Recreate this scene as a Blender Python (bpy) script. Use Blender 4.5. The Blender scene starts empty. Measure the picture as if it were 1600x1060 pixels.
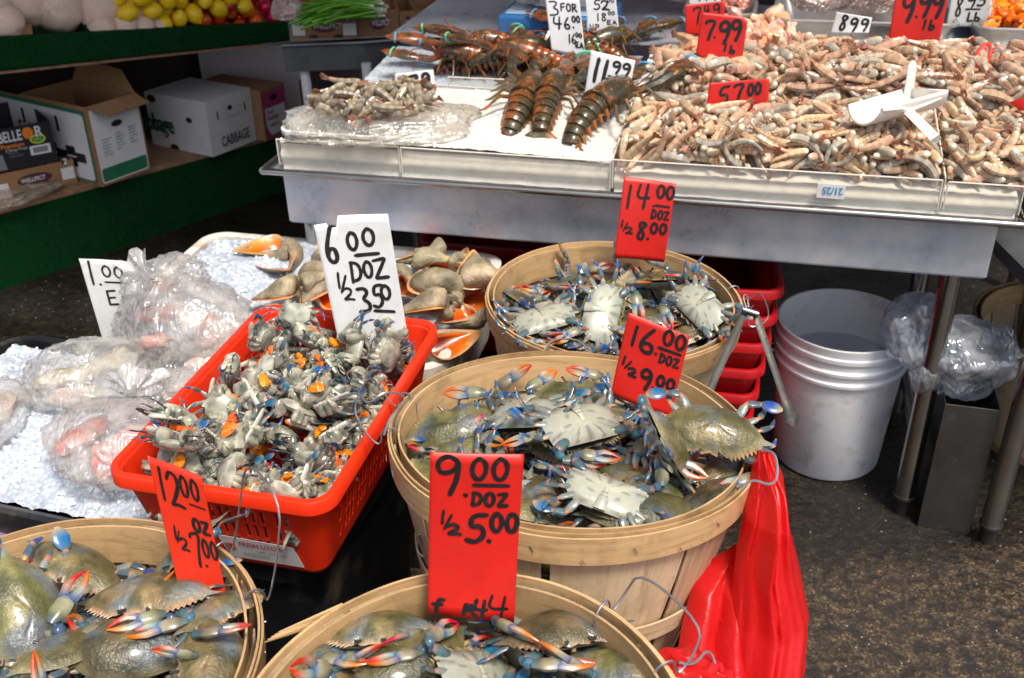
import bpy, bmesh, math, random
from mathutils import Vector, Matrix, Quaternion, noise
R=math.radians; PI=math.pi
random.seed(7)
sc=bpy.context.scene; C=sc.collection
# ---------------------------------------------------------------- camera
PITCH,ROLL,CAMH,FPX=R(30.5),R(-1.7),1.5,1600.0
cd=bpy.data.cameras.new('camera'); cam=bpy.data.objects.new('camera',cd); C.objects.link(cam)
cd.sensor_width=36; cd.lens=36*FPX/1600; cd.clip_start=.05; cd.clip_end=200
F=Vector((0,math.cos(PITCH),-math.sin(PITCH))); R0=Vector((1,0,0)); U0=R0.cross(F)
RR=R0*math.cos(ROLL)+U0*math.sin(ROLL); UU=-R0*math.sin(ROLL)+U0*math.cos(ROLL)
CAM=Vector((0,0,CAMH))
cam.matrix_world=Matrix(((RR.x,UU.x,-F.x,CAM.x),(RR.y,UU.y,-F.y,CAM.y),(RR.z,UU.z,-F.z,CAM.z),(0,0,0,1)))
sc.camera=cam
cd.dof.use_dof=True; cd.dof.focus_distance=1.35; cd.dof.aperture_fstop=9
# ---------------------------------------------------------------- light
SUN_EL,SUN_AZ=R(64),R(150)      # azimuth of the direction the light comes from, from +Y towards +X
w=bpy.data.worlds.new('World'); sc.world=w; w.use_nodes=True
nt=w.node_tree; bg=nt.nodes['Background']
sky=nt.nodes.new('ShaderNodeTexSky'); sky.sky_type='NISHITA'; sky.sun_disc=False
sky.sun_elevation=SUN_EL; sky.sun_rotation=SUN_AZ; sky.dust_density=3; sky.air_density=.8; sky.ozone_density=.6
tint=nt.nodes.new('ShaderNodeHueSaturation'); tint.inputs['Saturation'].default_value=.55; nt.links.new(sky.outputs[0],tint.inputs['Color']); nt.links.new(tint.outputs[0],bg.inputs[0]); bg.inputs[1].default_value=.145
sd=bpy.data.lights.new('sun','SUN'); sd.energy=3.1; sd.angle=R(14); sd.color=(1,.91,.77)
so=bpy.data.objects.new('sun',sd); C.objects.link(so)
dirv=Vector((math.sin(SUN_AZ)*math.cos(SUN_EL),math.cos(SUN_AZ)*math.cos(SUN_EL),math.sin(SUN_EL)))
so.rotation_euler=dirv.to_track_quat('Z','Y').to_euler()
sc.view_settings.view_transform='Standard'; sc.view_settings.look='None'; sc.view_settings.gamma=1
sc.view_settings.exposure=.38
sc.render.engine='CYCLES'; sc.cycles.max_bounces=8; sc.cycles.transparent_max_bounces=24; sc.cycles.caustics_reflective=False; sc.cycles.caustics_refractive=False
# ---------------------------------------------------------------- positions
def ray(px,py): return F+RR*((px-800)/FPX)-UU*((py-530)/FPX)
def P(px,py,z): d=ray(px,py); return CAM+d*((z-CAMH)/d.z)
def PL(px,py,p0,n): d=ray(px,py); return CAM+d*(((p0-CAM).dot(n))/d.dot(n))
# ---------------------------------------------------------------- mesh building
class MB:
    def __init__(s): s.v=[];s.f=[];s.m=[];s.c=[];s.g=[];s.cc=(1,1,1);s.mi=0
    def add(s,vs,fs,col=None,mi=None,gr=None):
        b=len(s.v); s.v+= [Vector(x) for x in vs]
        s.f+=[tuple(i+b for i in f) for f in fs]; s.m+=[s.mi if mi is None else mi]*len(fs)
        if col is None: s.c+=[s.cc]*len(vs)
        elif callable(col): s.c+=[col(Vector(x)) for x in vs]
        elif isinstance(col,list): s.c+=col
        else: s.c+=[col]*len(vs)
        s.g+= gr if gr else [(0,0,0)]*len(vs)
        return s
    def box(s,c,d,ax=None,**k):
        c=Vector(c); X,Y,Z=ax or (Vector((1,0,0)),Vector((0,1,0)),Vector((0,0,1)))
        v=[c+X*(i*d[0]/2)+Y*(j*d[1]/2)+Z*(l*d[2]/2) for i in(-1,1) for j in(-1,1) for l in(-1,1)]
        return s.add(v,[(0,1,3,2),(4,6,7,5),(0,4,5,1),(2,3,7,6),(0,2,6,4),(1,5,7,3)],**k)
    def tube(s,pts,rad,n=8,flat=1.0,up=None,cap=True,col=None,closed=False,**k):
        pts=[Vector(p) for p in pts]; m=len(pts)
        if not hasattr(rad,'__len__'): rad=[rad]*m
        if not hasattr(flat,'__len__'): flat=[flat]*m
        vs=[];cols=[];last=None
        for i,p in enumerate(pts):
            if closed: t=pts[(i+1)%m]-pts[i-1]
            else: t=pts[min(i+1,m-1)]-pts[max(i-1,0)]
            if t.length<1e-9: t=Vector((0,0,1))
            t.normalize()
            if up is not None: a=Vector(up)-t*t.dot(Vector(up))
            elif last is None: a=Vector((0,0,1)) if abs(t.z)<.9 else Vector((0,1,0)); a-=t*t.dot(a)
            else: a=last-t*t.dot(last)
            a.normalize(); last=a; b=t.cross(a)
            for j in range(n):
                an=2*PI*j/n; vs.append(p+b*(math.cos(an)*rad[i])+a*(math.sin(an)*rad[i]*flat[i]))
                if isinstance(col,list): cols.append(col[i])
        fs=[]
        for i in range(m if closed else m-1):
            i2=(i+1)%m
            for j in range(n): fs.append((i*n+j,i*n+(j+1)%n,i2*n+(j+1)%n,i2*n+j))
        if cap and not closed: fs.append(tuple(range(n))[::-1]); fs.append(tuple((m-1)*n+j for j in range(n)))
        return s.add(vs,fs,col=cols if cols else col,**k)
    def ball(s,c,r,n=10,col=None,rot=None,disp=0,seed=0,**k):
        if not hasattr(r,'__len__'): r=(r,r,r)
        c=Vector(c); vs=[];fs=[]
        for i in range(n+1):
            for j in range(2*n):
                a=PI*i/n;b=PI*j/n; p=Vector((math.sin(a)*math.cos(b),math.sin(a)*math.sin(b),math.cos(a)))
                q=Vector((p.x*r[0],p.y*r[1],p.z*r[2]))
                if disp: q*=1+disp*noise.noise(p*2.2+Vector((seed*3.1,seed,0)))
                if rot: q=rot@q
                vs.append(c+q)
        for i in range(n):
            for j in range(2*n): fs.append((i*2*n+j,(i+1)*2*n+j,(i+1)*2*n+(j+1)%(2*n),i*2*n+(j+1)%(2*n)))
        return s.add(vs,fs,col=col,**k)
    def build(s,name,mat,parent=None,smooth=True,weld=False,solid=0,bevel=0,loc=None,angle=40):
        base=Vector((0,0,0))
        if parent is not None:
            p=parent
            while p is not None: base+=Vector(p.location); p=p.parent
        if loc is not None: base=Vector(loc)
        me=bpy.data.meshes.new(name)
        me.from_pydata([v-base for v in s.v],[],s.f)
        for mm in (mat if isinstance(mat,(list,tuple)) else [mat]): me.materials.append(mm)
        me.polygons.foreach_set('material_index',s.m)
        ca=me.color_attributes.new('Col','FLOAT_COLOR','POINT')
        ca.data.foreach_set('color',[x for c in s.c for x in (c[0],c[1],c[2],1.0)])
        ga=me.attributes.new('gr','FLOAT_VECTOR','POINT')
        ga.data.foreach_set('vector',[x for c in s.g for x in c])
        if weld:
            bm=bmesh.new(); bm.from_mesh(me); bmesh.ops.remove_doubles(bm,verts=bm.verts,dist=1e-5); bmesh.ops.recalc_face_normals(bm,faces=bm.faces); bm.to_mesh(me); bm.free()
        if smooth:
            me.polygons.foreach_set('use_smooth',[True]*len(me.polygons))
            try: me.set_sharp_from_angle(angle=R(angle))
            except Exception: pass
        o=bpy.data.objects.new(name,me); C.objects.link(o)
        if parent is not None: o.parent=parent
        if loc is not None: o.location=loc
        if solid: md=o.modifiers.new('s','SOLIDIFY'); md.thickness=solid; md.offset=0
        if bevel: md=o.modifiers.new('b','BEVEL'); md.width=bevel; md.segments=2; md.limit_method='ANGLE'
        return o
def tag(o,label=None,cat=None,group=None,kind=None):
    if label: o['label']=label
    if cat: o['category']=cat
    if group: o['group']=group
    if kind: o['kind']=kind
    return o
def thing(name,label,cat,loc=(0,0,0),group=None):
    o=bpy.data.objects.new(name,None); C.objects.link(o); o.empty_display_size=.02; o.location=loc
    return tag(o,label,cat,group)
def kids(o): return list(o.children)
KID={}
def copy_tree(o,parent=None,skip=()):
    c=o.copy(); C.objects.link(c); c.parent=parent
    if o.name not in KID: KID[o.name]=kids(o)
    for ch in KID[o.name]: copy_tree(ch,c)
    return c
def sm(a,b,t):
    t=max(0,min(1,(t-a)/(b-a))); return t*t*(3-2*t)
def mix(a,b,t): return tuple(a[i]*(1-t)+b[i]*t for i in range(3))
def nz(x,y=0,z=0,s=1): return noise.noise(Vector((x*s,y*s,z*s)))
def chaikin(p,k=2):
    p=[Vector(x) for x in p]
    for _ in range(k):
        q=[p[0]]
        for a,b in zip(p,p[1:]): q+= [a*.75+b*.25,a*.25+b*.75]
        q.append(p[-1]); p=q
    return p
# ---------------------------------------------------------------- materials
def newmat(name):
    m=bpy.data.materials.new(name); m.use_nodes=True; n=m.node_tree; b=n.nodes['Principled BSDF']; return m,n,b
def L(n,a,b): n.links.new(a,b)
def noise_node(n,scale,detail=4,rough=.55,vec=None,dist=0):
    x=n.nodes.new('ShaderNodeTexNoise'); x.inputs['Scale'].default_value=scale; x.inputs['Detail'].default_value=detail; x.inputs['Roughness'].default_value=rough; x.inputs['Distortion'].default_value=dist
    if vec is not None: L(n,vec,x.inputs['Vector'])
    return x
def objvec(n):
    t=n.nodes.new('ShaderNodeTexCoord'); return t.outputs['Object']
def ramp(n,src,stops):
    r=n.nodes.new('ShaderNodeValToRGB'); e=r.color_ramp.elements
    while len(e)<len(stops): e.new(.5)
    for i,(p,c) in enumerate(stops): e[i].position=p; e[i].color=(c[0],c[1],c[2],1)
    L(n,src,r.inputs[0]); return r.outputs[0]
def mixc(n,a,b,f,mode='MIX'):
    m=n.nodes.new('ShaderNodeMix'); m.data_type='RGBA'; m.blend_type=mode; m.clamp_factor=True
    for s,v in ((6,a),(7,b)):
        if hasattr(v,'is_linked') or hasattr(v,'links'): L(n,v,m.inputs[s])
        else: m.inputs[s].default_value=(v[0],v[1],v[2],1)
    if hasattr(f,'links'): L(n,f,m.inputs[0])
    else: m.inputs[0].default_value=f
    return m.outputs[2]
def bump(n,b,src,strength=.3,dist=.002,prev=None):
    x=n.nodes.new('ShaderNodeBump'); x.inputs['Strength'].default_value=strength; x.inputs['Distance'].default_value=dist
    L(n,src,x.inputs['Height'])
    if prev is not None: L(n,prev,x.inputs['Normal'])
    L(n,x.outputs[0],b.inputs['Normal']); return x.outputs[0]
def attr(n,name,t='GEOMETRY'):
    a=n.nodes.new('ShaderNodeAttribute'); a.attribute_name=name; return a
def simple(name,col,rough=.5,metal=0,var=.25,scale=30,bs=.2,bd=.001,spec=.5,coat=0,dirt=None,dscale=6,damt=(.55,.7)):
    m,n,b=newmat(name); v=objvec(n)
    nn=noise_node(n,scale,5,.6,v)
    c=ramp(n,nn.outputs[0],[(.3,[x*(1-var) for x in col]),(.7,[min(1,x*(1+var)) for x in col])])
    if dirt:
        d=noise_node(n,dscale,6,.65,v); f=ramp(n,d.outputs[0],[(damt[0],(0,0,0)),(damt[1],(1,1,1))]); c=mixc(n,c,dirt,f)
    L(n,c,b.inputs['Base Color']); b.inputs['Roughness'].default_value=rough; b.inputs['Metallic'].default_value=metal
    b.inputs['Coat Weight'].default_value=coat; b.inputs['Specular IOR Level'].default_value=spec
    if bs: bump(n,b,nn.outputs[0],bs,bd)
    return m
def bio(name,rough=.3,coat=.4,mot=.35,mscale=60,hue=.04,val=.25,bs=.35,bd=.001,bscale=None,sat=1.08):
    m,n,b=newmat(name); v=objvec(n); a=attr(n,'Col')
    nn=noise_node(n,mscale,5,.65,v)
    d=ramp(n,nn.outputs[0],[(.25,(1-mot,)*3),(.75,(1+mot,)*3)])
    c=mixc(n,a.outputs['Color'],d,1,'MULTIPLY')
    oi=n.nodes.new('ShaderNodeObjectInfo'); hs=n.nodes.new('ShaderNodeHueSaturation')
    mr=n.nodes.new('ShaderNodeMapRange'); mr.inputs[3].default_value=1-val; mr.inputs[4].default_value=1+val; L(n,oi.outputs['Random'],mr.inputs[0]); L(n,mr.outputs[0],hs.inputs['Value'])
    mm=n.nodes.new('ShaderNodeMath'); mm.operation='MULTIPLY'; mm.inputs[1].default_value=7.3; L(n,oi.outputs['Random'],mm.inputs[0])
    fr=n.nodes.new('ShaderNodeMath'); fr.operation='FRACT'; L(n,mm.outputs[0],fr.inputs[0])
    m2=n.nodes.new('ShaderNodeMapRange'); m2.inputs[3].default_value=.5-hue; m2.inputs[4].default_value=.5+hue; L(n,fr.outputs[0],m2.inputs[0]); L(n,m2.outputs[0],hs.inputs['Hue'])
    hs.inputs['Saturation'].default_value=sat
    L(n,c,hs.inputs['Color']); L(n,hs.outputs[0],b.inputs['Base Color'])
    b.inputs['Roughness'].default_value=rough; b.inputs['Coat Weight'].default_value=coat; b.inputs['Coat Roughness'].default_value=.12
    n2=noise_node(n,bscale or mscale*4,3,.6,v)
    bump(n,b,n2.outputs[0],bs,bd)
    return m
def film(name,tint=(1,1,1),base=.12,gl=.75,milk=.06,scale=18,rough=.09,bstr=.9):
    m,n,b=newmat(name); n.nodes.remove(b); out=n.nodes['Material Output']; v=objvec(n)
    mp=n.nodes.new('ShaderNodeMapping'); mp.inputs['Rotation'].default_value=(.4,.2,.7); mp.inputs['Scale'].default_value=(1,.28,.6); L(n,v,mp.inputs['Vector'])
    nn=noise_node(n,scale,3,.5,mp.outputs[0],dist=1.2); wv=noise_node(n,scale*2.6,2,.5,mp.outputs[0],dist=2.2)
    ad=n.nodes.new('ShaderNodeMath'); L(n,nn.outputs[0],ad.inputs[0]); L(n,wv.outputs[0],ad.inputs[1])
    bp=n.nodes.new('ShaderNodeBump'); bp.inputs['Strength'].default_value=bstr; bp.inputs['Distance'].default_value=.01; L(n,ad.outputs[0],bp.inputs['Height'])
    lw=n.nodes.new('ShaderNodeLayerWeight'); lw.inputs[0].default_value=.35; L(n,bp.outputs[0],lw.inputs['Normal'])
    mr=n.nodes.new('ShaderNodeMapRange'); mr.inputs[3].default_value=base; mr.inputs[4].default_value=gl; L(n,lw.outputs['Facing'],mr.inputs[0])
    tr=n.nodes.new('ShaderNodeBsdfTransparent'); tr.inputs[0].default_value=(*tint,1)
    g=n.nodes.new('ShaderNodeBsdfGlossy'); g.inputs['Roughness'].default_value=rough; g.inputs[0].default_value=(.95,.95,.95,1); L(n,bp.outputs[0],g.inputs['Normal'])
    d=n.nodes.new('ShaderNodeBsdfDiffuse'); d.inputs[0].default_value=(.96*tint[0],.95*tint[1],.93*tint[2],1); L(n,bp.outputs[0],d.inputs['Normal'])
    tl=n.nodes.new('ShaderNodeBsdfTranslucent'); tl.inputs[0].default_value=(.85*tint[0],.85*tint[1],.85*tint[2],1)
    dd=n.nodes.new('ShaderNodeMixShader'); L(n,d.outputs[0],dd.inputs[1]); L(n,tl.outputs[0],dd.inputs[2])
    m1=n.nodes.new('ShaderNodeMixShader'); mk=noise_node(n,11,3,.55,v,dist=1.0); L(n,ramp(n,mk.outputs[0],[(.40,(milk*.45,)*3),(.62,(min(1,milk*1.75),)*3)]),m1.inputs[0]); L(n,tr.outputs[0],m1.inputs[1]); L(n,dd.outputs[0],m1.inputs[2])
    m2=n.nodes.new('ShaderNodeMixShader'); L(n,mr.outputs[0],m2.inputs[0]); L(n,m1.outputs[0],m2.inputs[1]); L(n,g.outputs[0],m2.inputs[2])
    L(n,m2.outputs[0],out.inputs[0]); return m
def wood(name,c1,c2,rough=.6,stain=.35):
    m,n,b=newmat(name); a=attr(n,'gr'); mp=n.nodes.new('ShaderNodeMapping'); mp.inputs['Scale'].default_value=(3,90,3)
    L(n,a.outputs['Vector'],mp.inputs['Vector'])
    g=noise_node(n,1,6,.7,mp.outputs[0],dist=.4)
    c=ramp(n,g.outputs[0],[(.3,c2),(.48,c1),(.62,[min(1,x*1.12) for x in c1]),(.8,mix(c1,c2,.55))])
    a2=n.nodes.new('ShaderNodeMapping'); a2.inputs['Scale'].default_value=(7,14,7); L(n,a.outputs['Vector'],a2.inputs['Vector'])
    g2=noise_node(n,1,6,.7,a2.outputs[0]); f=ramp(n,g2.outputs[0],[(.5,(0,0,0)),(.75,(stain,)*3)])
    c=mixc(n,c,(.16,.12,.06),f)
    sp=n.nodes.new('ShaderNodeSeparateXYZ'); L(n,a.outputs['Vector'],sp.inputs[0])
    wn=n.nodes.new('ShaderNodeTexWhiteNoise'); wn.noise_dimensions='1D'; L(n,sp.outputs[2],wn.inputs['W'])
    tn=ramp(n,wn.outputs[0],[(0,(.62,.58,.52)),(.5,(.95,.93,.88)),(1,(1.08,1.06,1.02))]); c=mixc(n,c,tn,1,'MULTIPLY')
    L(n,c,b.inputs['Base Color']); b.inputs['Roughness'].default_value=rough
    bump(n,b,g.outputs[0],.35,.001); return m
M={}
M['turf']=simple('turf',(.004,.046,.012),.95,var=.75,scale=220,bs=1,bd=.006,spec=.08,dirt=(.02,.05,.02),dscale=14,damt=(.5,.9))
M['basketwood']=wood('basketwood',(.64,.51,.34),(.44,.32,.19),stain=.5)
M['hoopwood']=wood('hoopwood',(.57,.38,.20),(.38,.22,.10),stain=.6)
M['board']=simple('board',(.26,.15,.085),.8,var=.4,scale=40)
M['cardboard']=simple('cardboard',(.33,.17,.075),.85,var=.12,scale=60)
M['cardin']=simple('cardin',(.30,.16,.08),.9,var=.15,scale=60)
M['whiteboard']=simple('whitecard',(.62,.62,.62),.6,var=.06,scale=20)
M['printgreen']=simple('printgreen',(.02,.17,.08),.6,var=.1)
M['printblack']=simple('printblack',(.012,.012,.014),.5,var=.1)
M['printred']=simple('printred',(.55,.03,.03),.5,var=.1)
M['printmag']=simple('printmagenta',(.40,.045,.15),.55,var=.12)
M['printwhite']=simple('printwhite',(.75,.74,.74),.5,var=.05)
M['printyel']=simple('printlime',(.55,.65,.05),.5,var=.1)
M['printor']=simple('printorange',(.8,.22,.02),.5,var=.1)
M['printgrey']=simple('printgrey',(.22,.22,.24),.5,var=.1)
M['printblue']=simple('printblue',(.03,.25,.5),.5,var=.1)
M['printmaroon']=simple('printmaroon',(.09,.02,.035),.5,var=.1)
M['redcard']=simple('redcard',(.60,.014,.009),.42,var=.1,scale=25,bs=.06,dirt=(.33,.02,.012),dscale=13,damt=(.52,.74))
M['orangecard']=simple('orangecard',(.68,.030,.009),.42,var=.1,scale=25,bs=.06,dirt=(.40,.03,.012),dscale=11,damt=(.58,.78))
M['whitecard']=simple('signwhite',(.68,.70,.73),.45,var=.06,scale=25,bs=.05)
M['dirtycard']=simple('signdirty',(.60,.62,.62),.55,var=.08,scale=40,bs=.1,dirt=(.20,.16,.10),dscale=22,damt=(.56,.72))
M['wellcard']=simple('signworn',(.62,.64,.66),.5,var=.08,scale=30,bs=.1,dirt=(.33,.33,.33),dscale=30,damt=(.6,.75))
def marker():
    m,n,b=newmat('marker'); v=objvec(n); mp=n.nodes.new('ShaderNodeMapping'); mp.inputs['Scale'].default_value=(1,1,3); L(n,v,mp.inputs['Vector'])
    a=noise_node(n,160,3,.6,mp.outputs[0]); L(n,ramp(n,a.outputs[0],[(.55,(.008,.008,.010)),(.78,(.07,.03,.03))]),b.inputs['Base Color']); b.inputs['Roughness'].default_value=.45; return m
M['marker']=marker()
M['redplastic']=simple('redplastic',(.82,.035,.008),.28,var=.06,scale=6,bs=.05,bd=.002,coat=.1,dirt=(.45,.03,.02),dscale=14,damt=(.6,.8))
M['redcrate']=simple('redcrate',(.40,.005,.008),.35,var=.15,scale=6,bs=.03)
M['blackplastic']=simple('blackplastic',(.012,.013,.016),.32,var=.4,scale=12,bs=.1,bd=.002,dirt=(.10,.09,.075),dscale=10,damt=(.55,.8))
M['blackbag']=simple('darkcloth',(.02,.02,.022),.6,var=.3)
def steel():
    m,n,b=newmat('steel'); v=objvec(n); mp=n.nodes.new('ShaderNodeMapping'); mp.inputs['Scale'].default_value=(2,2,90); L(n,v,mp.inputs['Vector'])
    a=noise_node(n,3,5,.6,mp.outputs[0]); d=noise_node(n,7,7,.65,v)
    c=ramp(n,d.outputs[0],[(.3,(.34,.39,.48)),(.5,(.56,.60,.68)),(.72,(.76,.75,.73))])
    L(n,c,b.inputs['Base Color']); b.inputs['Metallic'].default_value=.45
    L(n,ramp(n,d.outputs[0],[(.3,(.22,)*3),(.7,(.48,)*3)]),b.inputs['Roughness'])
    b1=bump(n,b,a.outputs[0],.05,.001); return m
M['steel']=steel()
M['pipe']=simple('pipesteel',(.38,.37,.36),.22,metal=1,var=.15,scale=12,bs=.03)
M['darksteel']=simple('darksteel',(.10,.095,.09),.45,metal=.8,var=.35,scale=8,bs=.05,dirt=(.16,.15,.13),dscale=30,damt=(.6,.7))
M['oldsteel']=simple('oldsteel',(.16,.165,.17),.42,metal=.7,var=.3,scale=8,bs=.05)
M['pan']=simple('pan',(.52,.52,.52),.38,metal=.7,var=.2,scale=9,bs=.06,dirt=(.33,.27,.16),dscale=9,damt=(.52,.7))
M['wire']=simple('wire',(.45,.46,.48),.35,metal=.9,var=.2,scale=40)
M['styro']=simple('styro',(.66,.64,.60),.75,var=.1,scale=120,bs=.5,bd=.003,dirt=(.42,.28,.17),dscale=16,damt=(.46,.68))
M['styrowhite']=simple('styrowhite',(.80,.81,.82),.55,var=.04,scale=80,bs=.15)
M['bucket']=simple('bucket',(.84,.85,.88),.62,var=.05,scale=12,bs=.08,spec=.25,dirt=(.40,.33,.27),dscale=17,damt=(.54,.84))
M['water']=simple('bucketwater',(.45,.50,.58),.06,var=.04,scale=4,bs=.05)
M['scoop']=simple('scoopplastic',(.80,.77,.73),.3,var=.04,scale=20,bs=.05)
def ice():
    m,n,b=newmat('ice'); v=objvec(n); a=n.nodes.new('ShaderNodeTexVoronoi'); a.inputs['Scale'].default_value=150; L(n,v,a.inputs['Vector'])
    d=noise_node(n,210,4,.7,v); e=noise_node(n,9,4,.6,v)
    c=ramp(n,e.outputs[0],[(.3,(.50,.55,.64)),(.65,(.72,.75,.80))])
    c=mixc(n,c,(.30,.37,.48),ramp(n,a.outputs['Distance'],[(.15,(0,0,0)),(.8,(.8,.8,.8))]))
    L(n,c,b.inputs['Base Color']); b.inputs['Roughness'].default_value=.4; b.inputs['Coat Weight'].default_value=.1
    b1=bump(n,b,a.outputs['Distance'],.35,.004); bump(n,b,d.outputs[0],.7,.003,b1)
    return m
M['ice']=ice()
M['icesoft']=simple('icesoft',(.70,.68,.64),.45,var=.10,scale=28,bs=.25,bd=.003,dirt=(.52,.50,.47),dscale=60,damt=(.5,.8))
M['icechip']=simple('icechip',(.80,.84,.90),.12,var=.12,scale=80,bs=.3,coat=.5)
def plexi():
    m,n,b=newmat('plexi'); b.inputs['Base Color'].default_value=(.86,.84,.80,1); b.inputs['Roughness'].default_value=.18
    out=n.nodes['Material Output']; tr=n.nodes.new('ShaderNodeBsdfTransparent'); tr.inputs[0].default_value=(.97,.96,.93,1)
    mx=n.nodes.new('ShaderNodeMixShader'); nn=noise_node(n,14,5,.6,objvec(n)); L(n,ramp(n,nn.outputs[0],[(.3,(.05,)*3),(.8,(.20,)*3)]),mx.inputs[0])
    L(n,tr.outputs[0],mx.inputs[1]); L(n,b.outputs[0],mx.inputs[2]); L(n,mx.outputs[0],out.inputs[0]); return m
M['plexi']=plexi()
M['plexiedge']=simple('plexiedge',(.72,.68,.60),.2,var=.1)
M['film']=film('film',base=.09,gl=.40,milk=.40,rough=.08,bstr=.75)
M['filmcloud']=film('filmcloud',tint=(1,.97,.9),base=.10,gl=.6,milk=.30,scale=14,rough=.2)
M['filmblue']=film('filmblue',tint=(.84,.90,1),base=.12,gl=.5,milk=.45,scale=9,rough=.10)
M['filmpink']=film('filmpink',tint=(1,.90,.88),base=.10,gl=.6,milk=.4,scale=14,rough=.2)
def redbag():
    m,n,b=newmat('redbag'); out=n.nodes['Material Output']; b.inputs['Base Color'].default_value=(.78,.02,.022,1); b.inputs['Roughness'].default_value=.27; b.inputs['Coat Weight'].default_value=.2
    tl=n.nodes.new('ShaderNodeBsdfTranslucent'); tl.inputs[0].default_value=(.9,.03,.02,1); mx=n.nodes.new('ShaderNodeMixShader'); mx.inputs[0].default_value=.45
    v=objvec(n); mp=n.nodes.new('ShaderNodeMapping'); mp.inputs['Scale'].default_value=(1,1,.25); L(n,v,mp.inputs['Vector']); nn=noise_node(n,38,5,.62,mp.outputs[0],dist=1.2); bump(n,b,nn.outputs[0],.5,.005)
    L(n,b.outputs[0],mx.inputs[1]); L(n,tl.outputs[0],mx.inputs[2]); L(n,mx.outputs[0],out.inputs[0]); return m
M['redbag']=redbag()
M['crab']=bio('crabshell',.30,.35,.62,38,.03,.32,.8,.002,230)
M['crabb']=bio('crabbelly',.3,.35,.18,40,.02,.15,.3,.001,200)
M['crabl']=bio('crableg',.28,.35,.3,70,.03,.3,.25,.0008)
M['halfm']=bio('crabmeat',.25,.5,.3,90,.03,.2,.5,.002,160)
M['roe']=bio('roe',.35,.3,.2,120,.02,.15,.5,.002)
M['shrimp']=bio('shrimpflesh',.2,.6,.22,55,.012,.25,.25,.0008,180); _b=M['shrimp'].node_tree.nodes['Principled BSDF']; _b.inputs['Subsurface Weight'].default_value=.35; _b.inputs['Subsurface Scale'].default_value=.012; _b.inputs['Subsurface Radius'].default_value=(1,.6,.4)
M['flesh']=bio('fishflesh',.22,.5,.25,25,.02,.2,.3,.002,60)
M['shell']=bio('whelkshell',.6,.05,.6,45,.015,.25,1,.006,60)
M['orange']=bio('whelkmouth',.28,.4,.28,22,.015,.12,.3,.002,50)
M['lob']=None
def lob(o1=(.42,.10,.012),lo=.30,nm='lobster'):
    m,n,b=newmat(nm); v=objvec(n); a=attr(n,'Col'); nn=noise_node(n,32,6,.72,v,dist=.6)
    c=mixc(n,o1,a.outputs['Color'],ramp(n,nn.outputs[0],[(lo,(0,0,0)),(lo+.2,(1,1,1))]))
    n3=noise_node(n,110,4,.6,v); c=mixc(n,c,(.45,.25,.03),ramp(n,n3.outputs[0],[(.6,(0,0,0)),(.7,(.8,.8,.8))]))
    L(n,c,b.inputs['Base Color']); b.inputs['Roughness'].default_value=.28; b.inputs['Coat Weight'].default_value=.4; bump(n,b,n3.outputs[0],.5,.002); return m
M['lob']=lob(); M['lobred']=lob((.42,.075,.010),.36,'lobsterred'); M['tong']=simple('tongsteel',(.055,.052,.048),.38,metal=.35,var=.4,scale=30,dirt=(.16,.13,.10),dscale=40)
M['lemon']=simple('lemonskin',(.92,.60,.01),.35,var=.12,scale=30,bs=.3,bd=.002)
M['tomato']=bio('tomatoskin',.25,.3,.15,20,.03,.3,.05)
def jic():
    m,n,b=newmat('palerind'); v=objvec(n); mp=n.nodes.new('ShaderNodeMapping'); mp.inputs['Scale'].default_value=(14,14,60); L(n,v,mp.inputs['Vector'])
    a=noise_node(n,1,4,.6,mp.outputs[0],dist=.5); d=noise_node(n,9,5,.6,v)
    c=ramp(n,a.outputs[0],[(.3,(.62,.40,.31)),(.6,(.78,.58,.47))]); c=mixc(n,c,(.78,.60,.50),ramp(n,d.outputs[0],[(.4,(0,0,0)),(.7,(1,1,1))]))
    L(n,c,b.inputs['Base Color']); b.inputs['Roughness'].default_value=.6; bump(n,b,a.outputs[0],.3,.002); return m
M['jic']=jic()
M['scallion']=bio('scallionskin',.45,.1,.25,60,.02,.2,.2)
M['band']=simple('rubberband',(.10,.50,.30),.5,var=.1); M['bandblue']=simple('rubberbandblue',(.12,.35,.6),.5,var=.1)
M['blueplastic']=simple('blueplastic',(.06,.22,.55),.35,var=.15,scale=8)
M['blacktip']=simple('blacktip',(.05,.05,.06),.4)
M['wallp']=simple('wallpaint',(.46,.36,.40),.7,var=.06,scale=3,bs=.05)
M['wallw']=simple('wallwhite',(.62,.56,.57),.6,var=.05,scale=3,bs=.05)
M['walld']=simple('walldark',(.20,.15,.19),.7,var=.08,scale=3,bs=.05)
M['shadewood']=simple('shelfback',(.03,.018,.014),.9,var=.4,scale=10)
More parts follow.
